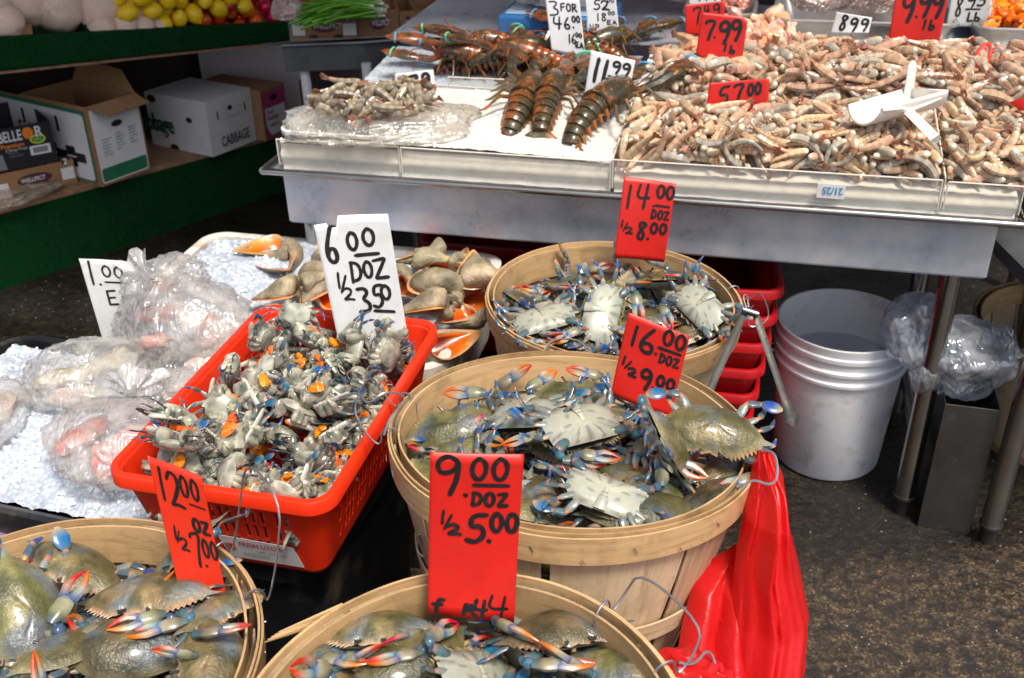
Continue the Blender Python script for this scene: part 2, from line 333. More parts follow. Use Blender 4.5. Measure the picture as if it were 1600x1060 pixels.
def ground():
    m,n,b=newmat('ground'); v=objvec(n); e=noise_node(n,2.2,6,.62,v)
    vo=n.nodes.new('ShaderNodeTexVoronoi'); vo.inputs['Scale'].default_value=240; L(n,v,vo.inputs['Vector'])
    sp=n.nodes.new('ShaderNodeSeparateColor'); L(n,vo.outputs['Color'],sp.inputs[0])
    c=ramp(n,sp.outputs[0],[(.0,(.024,.016,.010)),(.5,(.060,.040,.021)),(.8,(.11,.072,.036)),(.97,(.22,.15,.09))])
    big=noise_node(n,38,6,.7,v); c=mixc(n,c,(.016,.013,.012),ramp(n,big.outputs[0],[(.42,(1,1,1)),(.6,(0,0,0))]))
    # shade of the stalls painted into the ground colour, with a ragged edge
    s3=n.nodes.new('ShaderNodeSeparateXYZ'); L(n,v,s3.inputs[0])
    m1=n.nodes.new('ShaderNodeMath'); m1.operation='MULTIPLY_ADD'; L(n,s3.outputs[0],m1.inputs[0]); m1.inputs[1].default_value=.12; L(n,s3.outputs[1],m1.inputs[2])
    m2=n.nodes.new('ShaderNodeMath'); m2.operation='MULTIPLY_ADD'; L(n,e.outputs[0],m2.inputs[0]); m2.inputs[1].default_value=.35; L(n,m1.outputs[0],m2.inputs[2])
    stall_shade=ramp(n,m2.outputs[0],[(.0,(0,0,0)),(1,(1,1,1))]); mr=n.nodes.new('ShaderNodeMapRange'); L(n,m2.outputs[0],mr.inputs[0]); mr.inputs[1].default_value=1.80; mr.inputs[2].default_value=1.92; mr.interpolation_type='SMOOTHSTEP'
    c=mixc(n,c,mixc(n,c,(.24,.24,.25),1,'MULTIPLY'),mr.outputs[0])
    fl=n.nodes.new('ShaderNodeTexVoronoi'); fl.inputs['Scale'].default_value=38; L(n,v,fl.inputs['Vector'])
    c=mixc(n,c,(.35,.33,.30),ramp(n,fl.outputs['Distance'],[(.055,(1,1,1)),(.085,(0,0,0))]))
    L(n,c,b.inputs['Base Color']); L(n,ramp(n,e.outputs[0],[(.38,(.22,)*3),(.6,(.7,)*3)]),b.inputs['Roughness'])
    bump(n,b,big.outputs[0],.9,.008,bump(n,b,sp.outputs[0],.6,.004)); return m
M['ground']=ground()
DATA={}
DATA['crab0']=[
31,-4,-116,0,0,-31,101,-8,108,-119,0,0,13,86,-102,24,-117,0,0,50,97,26,-111,-118,0,0,48,92,49,56,-97,76,59,-25,100,-153,72,-102,12,-27,-77,110,-49,-121,-104,-19,-9,64,90,97,-106,-113,47,-86,-13,94,-20,71,-89,30,-1,-93,85,-140,-65,-110,20,-2,-23,93,
40,-78,-79,-9,98,-16,104,132,16,-112,62,-71,-30,85,-54,9,-90,34,11,-61,108,7,-185,-106,79,2,1,88,144,-28,-96,11,31,-8,87,8,153,-91,-28,-9,-6,99,-47,-58,-73,-44,89,6,102,141,-106,-97,34,-86,-28,95,96,126,-110,96,5,-16,86,-159,85,-65,81,47,21,103,
38,-27,-45,1,-3,-33,89,172,49,-87,20,39,69,109,-74,154,-92,32,-8,-88,95,-145,-51,-68,82,-58,-1,97,94,46,-52,18,-31,-40,94,45,146,-50,-8,0,-92,94,-144,-12,-35,-4,-3,-98,92,-16,-130,-65,44,-2,-42,91,59,50,-23,9,-17,-67,94,-65,108,-56,25,-11,-30,107,
-94,-122,-67,36,8,-83,89,91,-105,-36,3,-10,96,103,-29,-6,-25,0,4,84,101,-116,-111,-28,-86,47,-2,96,
]
DATA['crab1']=[
43,-29,-116,0,0,-75,105,-14,108,-117,0,0,-46,97,-135,-1,-116,0,0,-94,103,-15,-112,-116,0,0,90,105,17,11,-91,-26,-33,32,87,-128,109,-116,0,0,-92,101,-60,-124,-83,4,-1,-84,94,136,-26,-114,-69,-73,2,105,-27,32,-99,34,-27,-84,100,-128,-52,-81,-2,0,-46,93,
37,-139,-88,-4,32,-30,102,124,53,-90,-29,-20,-4,101,-72,6,-78,-8,28,70,86,38,-140,-44,-7,31,-38,109,154,-10,-64,51,27,29,105,37,129,-91,-2,34,46,104,-13,-51,-77,85,3,-2,88,107,-104,-82,49,18,85,91,87,100,-100,-2,-39,-76,97,-127,79,-82,0,0,48,101,
-106,-97,-33,95,17,-3,95,162,-78,-72,75,49,23,96,-52,122,-82,41,-26,-46,94,-160,-89,-72,-17,-65,56,100,83,-24,-75,63,-67,-10,88,82,121,-48,47,15,10,101,-147,13,-46,29,-94,-8,101,-70,-161,-51,2,-4,-17,108,42,52,-39,19,22,88,88,-74,84,-56,61,76,24,92,
]
DATA['crab2']=[
38,-5,-118,0,0,96,93,11,120,-120,-97,-24,0,86,-119,-45,-119,100,2,0,96,6,-115,-116,0,0,77,99,-17,71,-93,8,15,-94,89,-88,99,-116,0,0,30,101,-77,-108,-97,18,-11,75,102,140,-66,-90,3,-34,-29,105,-6,39,-69,15,9,-65,103,-115,9,-111,13,98,-16,89,
56,-119,-95,24,7,96,107,92,84,-115,0,0,-86,106,-74,51,-62,-29,-8,94,101,-27,-169,-82,-86,-12,-27,86,96,10,-86,2,-7,-97,88,23,170,-106,3,-39,-92,99,-1,-43,-73,27,-13,37,94,90,-47,-60,10,18,-97,91,93,94,-82,0,0,-95,94,-85,129,-69,-13,-30,-66,102,
25,-73,-43,92,35,14,95,177,11,-109,58,64,37,90,-35,181,-69,87,16,-14,88,-136,-40,-77,23,2,32,91,-41,-44,-35,-93,30,-18,97,96,155,-55,80,-22,-20,106,-171,76,-88,55,-52,-61,99,-61,-133,-57,67,-74,2,92,80,47,-51,2,3,-82,93,-142,58,-59,59,23,53,105,
-121,-92,-48,31,-17,-92,86,118,-113,-51,41,-8,68,108,15,127,-31,22,-91,-6,90,-137,-34,-41,-43,87,23,101,
]
DATA['crab3']=[
44,1,-116,-79,-62,-3,91,17,112,-115,0,0,-100,110,-94,-43,-120,-55,-83,0,90,30,-114,-117,0,0,-13,95,-3,19,-104,34,-19,-81,87,-103,103,-115,4,2,30,97,-50,-115,-100,-67,72,16,109,106,-71,-98,-9,17,-50,107,-33,38,-90,-36,-6,92,87,-138,-52,-103,23,-39,-45,90,
13,-135,-87,65,76,0,98,122,43,-120,69,73,0,92,-73,27,-86,24,-28,-59,95,-53,-178,-74,13,61,78,93,179,-34,-104,57,60,29,91,61,151,-100,76,-53,11,87,-86,-36,-42,18,12,62,98,85,-144,-56,43,-62,-16,95,122,133,-83,76,-17,-39,106,-139,33,-92,84,12,32,110,
-23,-56,-53,-15,-6,-92,100,140,35,-84,-2,0,84,96,-50,143,-83,20,41,23,95,-143,-110,-61,52,39,-76,103,72,70,-67,-7,90,35,87,-13,147,-74,66,-64,-33,91,-164,3,-25,-34,-18,72,108,-30,-145,-48,-3,41,86,99,53,-14,-56,49,-57,-40,101,-118,92,-68,-5,54,84,94,
]
DATA['half']=[
-8,-98,-49,16,10,-18,99,24,39,-39,-16,-98,14,87,-84,-94,-57,-22,96,13,107,-193,-94,-64,60,-23,-29,98,140,-73,-55,8,-9,98,112,-155,-34,-54,-85,52,-6,112,-198,85,-70,-2,-9,-60,85,-32,81,-9,59,-79,14,98,-171,73,-29,1,-2,92,114,-170,104,25,-27,65,65,115,
136,66,-54,-15,-4,-78,96,-72,-30,-35,89,15,-1,95,92,-83,-26,30,-5,-86,88,124,-3,-46,-11,-1,-96,92,-111,103,-50,69,-16,16,111,-111,89,16,-85,-45,-18,114,-71,-101,-17,14,-5,1,91,-128,9,-39,-20,-40,-89,89,-169,-77,-8,58,70,-5,100,-66,-79,26,76,60,-21,108,
130,100,-20,31,58,75,90,-4,-20,-9,-34,15,-81,112,-68,28,-18,22,39,-89,101,42,-87,-30,43,-82,-18,100,113,47,-16,-83,55,-7,110,-8,-72,43,-83,-31,45,105,66,-20,-31,42,-28,-41,96,201,100,-52,-59,61,29,85,-124,18,13,84,8,28,95,202,-94,-30,-2,-71,2,113,
-113,-80,16,47,-63,-41,104,-162,41,16,-7,93,-10,86,-194,-26,-13,13,-39,-84,92,190,56,-35,45,13,88,112,127,-38,-13,-31,-94,-3,92,-25,96,33,83,23,33,93,-190,-6,23,89,22,19,95,-76,-17,21,8,-91,-22,104,80,-96,9,88,4,20,91,195,-25,-56,60,29,27,95,
-196,54,28,89,29,30,87,194,90,19,-31,26,56,110,-47,-27,53,55,-77,-29,106,55,-72,32,-22,-42,-51,111,127,99,64,-58,22,22,105,-8,24,24,69,-70,-17,92,-99,44,61,39,-35,-28,86,160,-83,20,4,-28,79,101,172,13,25,9,26,-78,115,48,54,22,-1,-93,-29,99,
139,26,67,35,-83,-35,96,193,69,76,63,64,29,101,185,-38,32,-42,-68,-35,91,-62,65,60,63,57,51,108,107,31,25,10,-15,-56,91,-145,89,89,87,-3,-47,90,121,-97,64,69,20,-38,110,14,-7,59,80,51,0,113,-139,6,68,52,82,9,111,27,101,64,-23,-56,-64,90,
50,-12,27,57,-76,32,106,-59,18,107,36,6,5,113,-38,-69,89,84,51,8,112,128,-38,60,-29,-41,-16,110,203,-78,49,54,24,73,97,87,-15,55,25,-57,-57,86,-207,-82,26,56,44,56,90,12,36,81,-15,93,-31,103,-192,58,82,64,-66,-26,105,84,53,60,21,-61,-76,99,
]
DATA['sh1']=[
27,-49,54,19,-6,40,88,-148,-84,30,8,98,15,109,224,-112,18,-24,-97,-5,113,-126,-120,21,13,3,-15,100,-241,-76,22,11,9,-84,94,-275,52,42,-31,66,-40,91,-273,124,23,-12,5,94,85,34,36,80,1,7,-21,96,-43,111,62,-23,95,-20,98,-274,-21,27,-44,89,2,99,
91,-8,64,-52,84,17,82,-274,87,34,74,-40,-18,81,-287,52,40,-42,57,-46,107,-211,-34,35,-1,-12,74,88,-192,-108,30,-33,-5,-35,96,-199,-121,24,3,34,93,112,-86,-103,28,16,9,-52,90,268,82,44,33,27,89,82,154,-99,23,3,-13,98,80,4,-36,62,-92,-37,-8,89,
-234,-108,29,32,-3,-93,84,-136,-55,48,-5,-5,47,91,16,109,64,-9,19,91,93,114,-109,25,-90,39,10,99,265,116,46,-97,-3,-26,93,-256,-112,26,-31,87,-8,101,-229,72,55,-1,-13,19,111,260,31,35,38,-92,-5,109,-51,-53,51,-94,24,5,93,155,-95,36,6,9,-98,94,
-11,89,72,-15,1,-9,98,-152,63,59,68,72,-2,91,59,-86,38,9,-11,91,110,-89,-99,42,-38,-91,-16,86,104,122,52,35,-93,9,105,199,-91,37,-82,-57,0,95,7,0,76,17,4,4,100,262,-61,30,-35,92,14,100,-162,81,64,-56,81,-17,107,129,1,62,-76,63,18,114,
30,-101,31,-93,30,9,104,-243,163,31,-2,-71,70,103,65,115,74,49,-87,5,106,169,7,54,11,6,50,109,-66,46,78,-96,26,-5,113,-31,-39,70,18,-4,-59,103,96,-22,71,19,1,24,98,69,-126,30,-7,92,38,108,197,11,57,-45,-75,18,95,-98,133,58,96,-20,-16,86,
160,-9,68,46,-88,-9,93,-270,-90,21,83,40,21,81,136,-123,31,-96,7,26,94,-234,-10,36,-3,-9,63,88,-149,128,48,-40,86,-23,89,29,-120,39,-91,-25,-16,114,122,164,49,-70,3,7,82,261,-108,32,2,30,1,112,223,-119,30,-97,-26,1,90,-206,118,41,-22,-9,-68,95,
159,48,66,10,5,-9,96,232,-22,50,1,-3,84,111,-150,-120,42,-19,20,-9,103,2,-107,54,88,43,17,108,271,-85,30,-39,34,27,81,58,69,90,34,-94,-7,109,158,-126,32,4,-97,1,96,-29,58,80,-3,0,-31,106,-30,-118,36,-81,49,31,92,264,51,59,-43,34,-40,111,
256,-2,47,-1,14,-56,112,235,-81,38,-34,93,11,90,-288,148,49,16,-71,-16,102,-120,-106,45,-39,-89,-21,106,110,102,67,82,-56,-12,107,-28,-36,85,-75,-65,-15,91,8,-19,80,-28,91,29,85,288,102,41,34,61,32,96,-88,-4,67,12,-7,20,95,-56,-87,53,-60,77,9,108,
216,17,65,75,65,-11,112,55,-80,55,-98,16,10,109,-9,14,89,20,93,-29,112,-211,-81,47,6,-56,76,98,-11,145,61,-20,0,-38,92,-93,151,75,-93,-9,15,98,47,-39,74,-12,-20,81,100,-83,27,82,-21,-31,91,103,-197,-46,51,-97,17,-3,112,189,126,62,-72,69,4,102,
-164,-31,64,5,-18,98,97,-206,-101,56,27,6,12,107,-76,-133,39,27,-67,65,99,262,-132,40,-24,-65,-67,115,-274,-92,37,44,79,-14,91,-50,-34,86,-50,76,-20,99,-206,-7,51,-99,14,-2,110,281,-29,48,-37,1,-81,82,144,129,78,6,1,46,108,-219,29,59,-4,-43,84,95,
66,-20,79,-81,48,-28,93,-164,-99,61,-30,20,-55,114,-26,66,93,40,-92,0,98,209,-40,41,-37,-92,13,82,-48,126,69,-3,98,-17,111,-129,64,71,-96,-24,16,94,22,-132,53,-14,69,70,93,261,94,64,-44,-74,48,99,162,-102,48,50,86,12,95,204,-87,48,-2,5,-95,80,
95,-49,78,8,8,32,102,147,158,64,-14,79,60,95,-265,25,48,-55,0,56,94,-168,15,65,-95,27,-4,83,36,-92,70,-7,18,-98,103,-115,107,70,13,5,34,102,-74,-55,69,39,-38,-16,82,-243,114,49,99,10,13,113,-87,106,78,-50,-86,2,97,-161,-61,73,56,83,0,86,
44,-112,71,7,-88,-45,95,191,64,65,53,82,-7,86,219,148,61,90,-25,-33,82,-163,141,62,17,42,-78,104,83,-110,50,92,38,0,86,-11,31,99,1,98,-12,110,-179,-125,72,29,-39,9,109,141,18,85,-92,-38,-1,104,-99,-114,55,-91,-36,6,100,-218,-22,75,31,72,-50,94,
-12,-98,61,5,-19,-52,87,-40,-121,58,13,-10,-11,98,-48,-70,94,-2,-42,91,113,-190,-83,75,21,-17,-35,98,136,71,85,7,-3,73,83,-221,64,70,5,-6,-40,107,19,72,86,-12,40,-86,106,-41,-108,74,-92,34,-1,100,276,154,43,66,44,-21,98,263,-63,59,25,2,89,106,
-241,16,69,-2,-22,56,106,217,-91,58,15,-98,-13,102,288,34,52,60,41,56,96,-224,-133,47,-60,-35,-39,104,-70,107,88,3,12,55,108,-22,51,106,93,35,1,100,-8,-131,79,-79,13,17,87,-79,-103,65,-88,-42,11,98,96,51,91,43,22,-22,112,280,-79,63,-4,25,-55,93,
-278,-26,51,-56,82,-2,94,115,-68,74,-8,-3,52,82,-243,159,59,-81,1,6,102,29,117,76,-6,-17,-81,106,266,-110,55,-37,-45,-81,98,80,20,80,-9,0,88,105,-123,11,78,-53,82,10,106,-19,-81,75,-23,96,10,113,-141,-101,72,-40,-75,17,101,45,-48,87,-16,-18,77,111,
131,-67,66,-35,93,-8,93,132,-104,56,34,94,7,102,-254,-60,34,-32,-13,82,95,-274,136,52,54,55,15,89,239,-65,66,44,-38,-18,83,-111,-76,54,4,-97,25,92,233,142,63,4,40,19,90,-181,156,56,-24,7,1,87,-252,133,55,-38,19,52,95,-120,61,90,-27,-1,44,112,
74,-102,81,6,40,45,103,-213,-45,65,-1,-16,98,92,-165,-11,71,23,89,-37,92,-206,100,62,-20,12,0,84,-132,-40,83,71,58,26,93,1,108,89,-36,-13,3,96,178,-74,60,-61,64,-29,86,233,-107,77,-20,-67,67,111,248,163,66,-17,68,68,106,-262,-125,42,16,-39,4,111,
124,-130,62,32,46,-78,87,89,103,91,-2,-93,36,106,-191,16,76,11,15,-94,114,-244,78,82,2,-1,4,103,246,-11,68,37,39,77,86,157,90,76,71,-68,15,92,-89,62,103,68,70,17,101,-1,-45,84,7,37,-13,102,216,-127,57,-36,-26,-12,90,-251,-17,73,80,56,19,89,
-51,98,97,-18,20,-65,114,-71,-28,80,-91,-2,-41,80,69,22,91,-10,-4,20,102,-85,-19,83,-34,-21,36,99,228,27,73,-10,13,5,83,-230,149,80,98,15,-4,106,55,-125,77,28,25,-11,109,225,103,73,73,-49,-3,109,-201,103,71,-20,18,0,84,121,129,91,4,99,-6,107,
225,65,70,-32,-92,-4,103,212,-47,72,-38,92,0,106,118,33,92,-16,35,-79,80,58,135,89,96,-28,6,111,110,-52,88,-6,10,-82,115,279,-14,60,-63,-68,35,100,-75,14,103,84,49,21,100,-117,-82,73,-71,-70,1,107,-84,-84,80,-38,-1,83,105,-274,3,87,43,-77,-42,114,
169,42,75,13,-1,53,81,-142,78,90,-20,-18,-32,98,-209,133,70,-8,-6,-24,98,164,5,88,-35,83,-29,80,167,-31,77,-98,-6,7,91,-186,66,70,-35,-23,57,82,189,131,75,3,-2,73,92,271,44,81,-60,78,10,115,163,-93,64,-77,60,1,86,177,2,86,-50,77,-34,87,
196,-96,72,-90,41,10,91,-259,-69,60,-70,-36,12,98,86,121,106,43,-90,8,110,-263,90,64,71,-52,-23,81,189,59,91,-42,-85,28,111,-263,-27,81,89,45,11,96,257,27,86,8,-17,66,111,91,-108,71,-55,-16,61,94,-186,130,84,-7,99,-8,112,129,-89,79,-2,60,-70,96,
197,-119,56,83,35,-2,82,258,130,58,11,81,-54,105,-215,6,81,-34,91,14,89,114,-114,74,14,64,-62,99,-77,146,92,22,-96,-3,114,-157,7,90,1,-22,95,104,174,-117,76,0,-4,-17,108,274,-108,73,23,17,81,86,210,-32,87,-10,-13,82,100,175,-115,89,4,1,-93,106,
-7,145,84,37,-8,-36,93,-287,18,67,-19,70,-21,108,-105,28,111,9,-8,16,101,-244,-86,63,-30,85,-2,94,152,58,97,-83,56,3,102,-269,-56,42,-30,88,-24,114,101,-131,70,-42,58,66,82,-55,-130,74,51,2,-6,85,-176,-40,85,9,-6,-60,110,23,138,90,-26,-35,80,92,
192,-46,90,-64,60,-16,111,-201,-104,77,-32,90,7,92,14,-47,86,8,42,-5,98,174,-53,87,57,-4,-80,89,216,-57,101,18,-7,-70,84,270,100,69,-48,21,-30,83,270,-26,81,82,52,3,96,223,66,86,17,1,89,110,-112,-71,85,0,7,33,100,128,-68,92,21,-79,-54,98,
-128,118,92,-95,-31,0,112,-112,-20,85,-42,64,-43,98,-31,131,87,-24,10,84,83,-281,-43,59,-72,67,-4,85,-285,80,71,-34,37,-63,83,-165,2,101,-90,36,4,110,-15,-99,85,3,-44,86,93,-289,-120,51,64,-26,-68,88,237,142,85,-31,-87,37,114,-269,-64,74,-32,-17,36,92,
155,-96,91,-37,85,-33,101,-115,-132,85,-71,-8,-11,106,-181,79,88,11,95,5,100,
]
DATA['sh2']=[
-401,-49,47,10,-1,-11,93,240,-85,51,-91,-37,-1,113,405,115,45,-5,14,85,93,225,105,67,-10,-10,-85,107,-406,-55,63,-84,-54,1,103,385,31,60,3,3,98,96,-44,-84,60,10,-15,75,106,-187,24,85,61,79,5,107,-282,181,51,23,69,-65,99,348,-108,36,-40,90,15,105,
-168,-106,46,-93,30,7,93,259,-19,72,-99,-6,8,118,422,54,64,-50,-67,51,99,-106,-96,54,14,-10,54,112,290,-122,35,11,13,-50,94,-221,-81,58,84,51,18,102,13,-30,83,-93,-32,-2,114,-332,-128,32,6,15,-99,115,172,136,60,46,86,-20,117,372,151,49,4,-43,-87,116,
25,60,91,98,13,-5,114,444,159,31,96,23,-9,88,130,-110,59,51,-26,-67,119,-237,-140,32,15,2,-3,117,379,119,57,-22,-7,22,97,-394,116,47,-15,2,28,103,-170,-115,59,20,-4,41,113,355,-9,61,8,7,24,107,-252,-27,82,-25,-28,93,116,-322,-97,51,98,-4,-2,116,
-290,-81,68,-53,24,-45,110,95,-108,49,-64,-75,-12,109,284,35,75,-26,-97,1,115,-348,-142,42,15,-5,-2,108,62,37,92,95,32,-5,98,206,-44,77,-9,-93,29,91,453,101,44,68,-73,1,105,115,138,61,-13,-12,-77,111,181,-61,70,-91,23,7,116,-70,-45,83,97,22,7,116,
35,118,71,-6,-17,-90,91,-391,80,54,5,-9,-96,90,-244,-57,60,10,-10,48,88,-224,19,81,-5,-3,76,119,-404,-124,28,-45,88,8,89,376,173,52,14,88,-37,108,1,-124,43,-89,-42,-5,104,-140,-28,80,-67,-74,-11,116,-406,159,34,-14,5,40,100,304,-81,53,-50,-86,-2,115,
453,67,66,7,20,-59,114,88,-64,77,4,11,-86,114,159,-108,56,-66,-69,-6,116,369,69,59,-9,8,-13,96,162,85,79,-8,17,87,116,192,26,83,3,8,21,88,242,175,69,-48,-24,-84,87,-454,141,35,62,-78,10,103,-61,-130,39,-85,48,10,86,-93,60,88,60,-79,9,95,
-202,135,58,-20,7,44,115,-141,39,89,-8,5,91,114,387,-141,25,-99,-3,5,95,-61,163,64,97,21,9,97,-260,55,85,95,-26,17,119,219,-134,34,-99,0,5,91,444,158,45,-8,15,43,93,170,146,73,8,96,-26,110,34,-94,70,-82,-41,12,104,-315,-83,61,51,80,-29,90,
166,-17,79,0,15,-99,96,-356,-133,63,-7,6,16,101,119,54,88,72,-69,1,107,-420,-79,45,-1,-100,8,90,45,71,101,-4,-12,-99,97,386,37,73,29,96,-5,89,301,180,55,-23,-76,-59,87,-243,-143,57,-2,98,-19,104,326,175,81,-6,-46,88,104,-236,158,71,30,12,17,117,
222,59,90,65,-75,-9,117,159,104,87,-19,-6,-38,88,-90,-139,57,47,46,75,87,46,-120,44,15,-7,46,95,45,-41,86,53,-75,-40,112,-280,114,69,-5,14,95,104,115,-42,98,16,12,57,105,-129,-105,73,-71,67,21,101,-266,-60,71,-6,-11,95,102,282,-50,73,96,25,-15,96,
-181,89,93,96,25,-9,115,-306,2,72,-46,88,-10,99,-430,-153,39,-21,68,68,88,-166,-43,91,15,7,-98,119,-20,150,73,-7,2,55,105,-352,-14,61,-90,43,0,99,420,-124,37,1,11,30,112,437,109,61,98,13,-6,89,385,76,72,-16,21,68,86,-181,-19,105,77,61,11,116,
204,106,90,-10,21,38,85,-55,96,79,-11,-10,-64,98,458,-90,54,-64,-53,52,113,409,111,82,72,67,-12,113,-291,-127,62,5,20,24,108,245,-151,49,69,12,-16,114,-407,12,56,7,-1,-68,87,123,-125,76,-89,17,-27,87,-45,-127,60,22,-5,3,85,172,-152,56,69,15,-19,97,
411,-68,42,-22,-97,-10,110,-31,126,94,23,96,-6,110,331,46,73,-5,-19,87,101,-340,15,77,64,-75,-11,107,339,-110,63,-6,44,-55,117,37,110,94,24,-20,93,99,-85,-105,76,-9,26,-96,87,250,-94,78,93,-17,-25,114,-68,27,100,85,36,4,85,-369,160,47,4,5,99,110,
12,130,75,-29,88,-34,98,303,-11,87,-73,65,3,111,407,-14,62,-91,-25,17,117,89,29,99,19,11,74,104,-148,156,57,50,-81,31,91,-330,-77,74,-6,-25,-55,96,-301,134,84,13,-19,-81,116,-377,-94,71,65,-75,11,112,71,-54,96,-63,76,11,98,459,11,65,-51,-69,20,110,
145,27,97,67,-70,-18,90,192,-102,68,2,-20,82,86,450,141,65,78,-60,-1,102,194,165,83,34,90,-22,111,-448,61,58,75,-53,-20,99,365,-73,59,-82,57,-2,88,-12,163,91,32,93,7,103,-227,145,78,29,18,20,97,-191,-117,76,-15,-8,99,111,110,72,109,13,0,99,93,
-19,37,104,-1,-33,85,108,411,-113,60,-41,-87,19,111,-287,-41,84,-80,58,-4,91,-35,4,90,8,3,-22,88,131,-32,109,20,-96,-8,104,145,110,102,100,1,3,114,-357,62,63,89,44,-1,107,141,167,75,-24,-9,-29,90,41,-146,57,-90,15,16,86,-467,135,57,47,-53,-51,91,
-407,11,76,84,-54,-3,120,-43,-147,66,4,-61,79,107,174,17,105,9,19,-4,119,-92,133,87,17,-19,-25,114,288,-133,48,24,5,-14,104,55,70,116,-7,12,89,102,-128,63,110,-83,-21,51,115,413,-30,69,28,-14,92,98,-379,128,58,-4,14,97,91,49,-113,73,19,34,-72,90,
-224,119,92,-56,82,-8,91,362,97,84,56,-82,-7,113,-126,132,92,-85,47,-8,115,400,-65,66,-18,-97,9,102,-327,13,89,-8,14,-81,111,384,-140,62,-32,-9,94,93,-151,27,106,48,87,-5,107,288,121,98,-18,-11,-87,112,305,-104,68,-67,74,6,102,211,4,103,-3,27,-76,92,
-131,-151,66,-71,-1,-4,116,-276,-97,93,95,31,-7,93,271,99,87,3,-6,95,94,-196,175,97,-76,-5,7,107,-53,-12,105,10,16,-98,118,162,172,95,-11,20,97,113,122,-95,92,94,32,7,90,-183,142,92,-50,83,-25,88,-336,129,79,-39,25,-80,111,225,-108,71,-16,-45,78,88,
220,-20,106,-79,53,28,118,-328,182,62,-70,-5,-1,93,298,-75,91,-95,-23,-4,93,175,-94,81,-80,-58,-15,87,255,70,98,-4,20,-46,100,-406,-113,70,71,-21,-58,104,-108,-47,95,-8,-1,76,93,357,146,81,-89,-23,10,98,-86,166,107,14,4,-19,105,268,9,108,-18,1,-39,109,
10,-25,104,4,22,-89,109,-373,-9,85,29,37,77,108,424,-7,96,71,67,17,103,161,137,96,38,-4,-11,92,291,-34,94,21,0,-23,113,311,63,96,-94,-32,10,95,453,-137,57,85,19,-49,104,43,174,78,-93,3,35,89,77,-104,88,55,5,65,105,455,116,90,-86,-39,32,93,
448,-19,80,52,79,33,109,339,5,83,10,5,-59,86,309,-123,81,-97,23,2,93,-381,161,62,97,-23,-3,97,429,144,87,-14,13,32,118,157,172,112,97,1,10,113,13,-71,88,-27,90,21,115,211,-123,83,17,-14,17,102,-88,133,113,-93,-33,3,98,73,109,109,17,13,-30,102,
-148,-133,95,34,11,5,95,357,157,106,39,92,10,98,421,-93,86,-8,-7,99,108,-61,77,111,-31,-31,64,105,-236,-128,74,-20,-8,97,91,427,166,97,-21,10,-9,115,21,42,115,-17,-96,18,94,-201,23,109,-53,71,-34,112,-377,66,79,41,-89,20,94,-98,-113,90,22,16,-21,101,
13,-90,98,-19,-30,90,114,338,109,101,-5,99,-9,94,-33,-137,88,-6,-14,-94,96,-440,5,63,59,-31,-35,105,255,170,91,-10,-94,-21,110,-442,-116,49,-86,41,4,106,106,18,109,11,15,55,104,-108,-131,105,10,-22,90,100,453,-42,90,-76,-59,-29,106,-110,66,107,62,-58,-34,90,
181,59,111,-97,22,6,97,-417,150,67,-40,-29,83,113,347,-11,92,13,10,-50,92,244,142,107,93,-5,-34,94,147,-46,119,-81,57,17,101,-173,-86,103,-14,19,-1,92,-161,11,124,-21,95,-12,104,-88,-10,115,24,4,-59,115,-450,-131,54,-37,86,27,98,-26,114,115,-18,8,97,111,
-161,111,112,78,47,-30,93,-395,-61,81,-4,-2,-55,104,97,150,82,-29,-14,-67,93,35,150,106,15,16,97,102,-322,-91,103,81,48,8,117,283,154,104,24,-96,13,101,-325,12,105,10,16,5,107,-50,-71,93,-29,-93,-12,113,394,20,92,-85,-50,-20,86,-440,-31,72,-72,28,-40,110,
84,-147,65,0,-88,-47,91,-149,-40,129,-34,18,-30,102,225,115,107,2,71,-70,88,301,65,115,11,5,86,107,78,171,87,-6,85,-34,86,-457,-49,69,79,-35,-50,97,236,63,114,-14,-33,91,98,347,-121,95,-21,-88,27,117,-296,87,88,6,-12,-92,86,339,66,103,-52,-85,-3,91,
335,-152,71,-70,17,13,95,367,30,94,61,-49,-56,89,-425,122,71,-39,-36,74,98,-234,36,110,9,-4,-49,101,-352,51,108,12,-12,-98,119,88,-142,90,-4,98,20,110,-280,67,101,9,3,58,95,264,-143,74,11,32,-7,98,17,84,120,19,-14,-97,107,-195,-90,87,45,-82,35,118,
173,-112,93,-59,79,1,109,-159,90,108,95,12,-12,97,-157,54,113,-20,-22,-81,92,-358,-107,87,-8,25,-20,106,-273,124,102,85,51,-14,85,-238,-65,95,98,-7,-15,107,176,-52,103,15,6,-86,90,-236,122,103,-50,85,-5,111,88,145,116,-1,-94,35,118,-44,-115,98,-5,11,97,112,
377,-114,60,59,24,-60,86,-101,89,126,40,-92,5,98,-151,-91,122,14,-20,-63,115,44,-89,126,90,-30,-14,109,-230,-48,112,-84,48,-1,87,-239,-94,82,-68,-34,-21,87,-274,-7,102,-15,-7,-92,102,-370,108,84,-67,72,-17,107,-368,172,82,-5,99,-5,89,240,-92,105,-12,9,-83,99,
-45,-104,113,89,43,-3,115,-415,11,95,-3,0,73,100,-336,-59,101,51,-75,-42,87,322,148,115,-7,9,-36,96,-17,87,90,99,-9,-14,86,105,-145,108,19,-4,-2,89,-215,-45,127,-68,-69,20,101,-105,-60,118,-5,-21,9,115,-22,-118,126,41,-87,-24,108,10,-34,118,24,3,14,119,
282,0,127,33,-94,6,115,-331,-37,94,-83,-39,7,116,28,-148,102,13,72,-64,116,110,110,124,-1,-93,36,94,-193,-48,131,15,22,77,99,407,-67,92,-44,-1,-5,105,299,-136,100,-27,8,18,87,280,-97,109,-95,27,17,108,-86,63,108,23,-26,-67,91,-49,148,117,23,-91,-26,88,
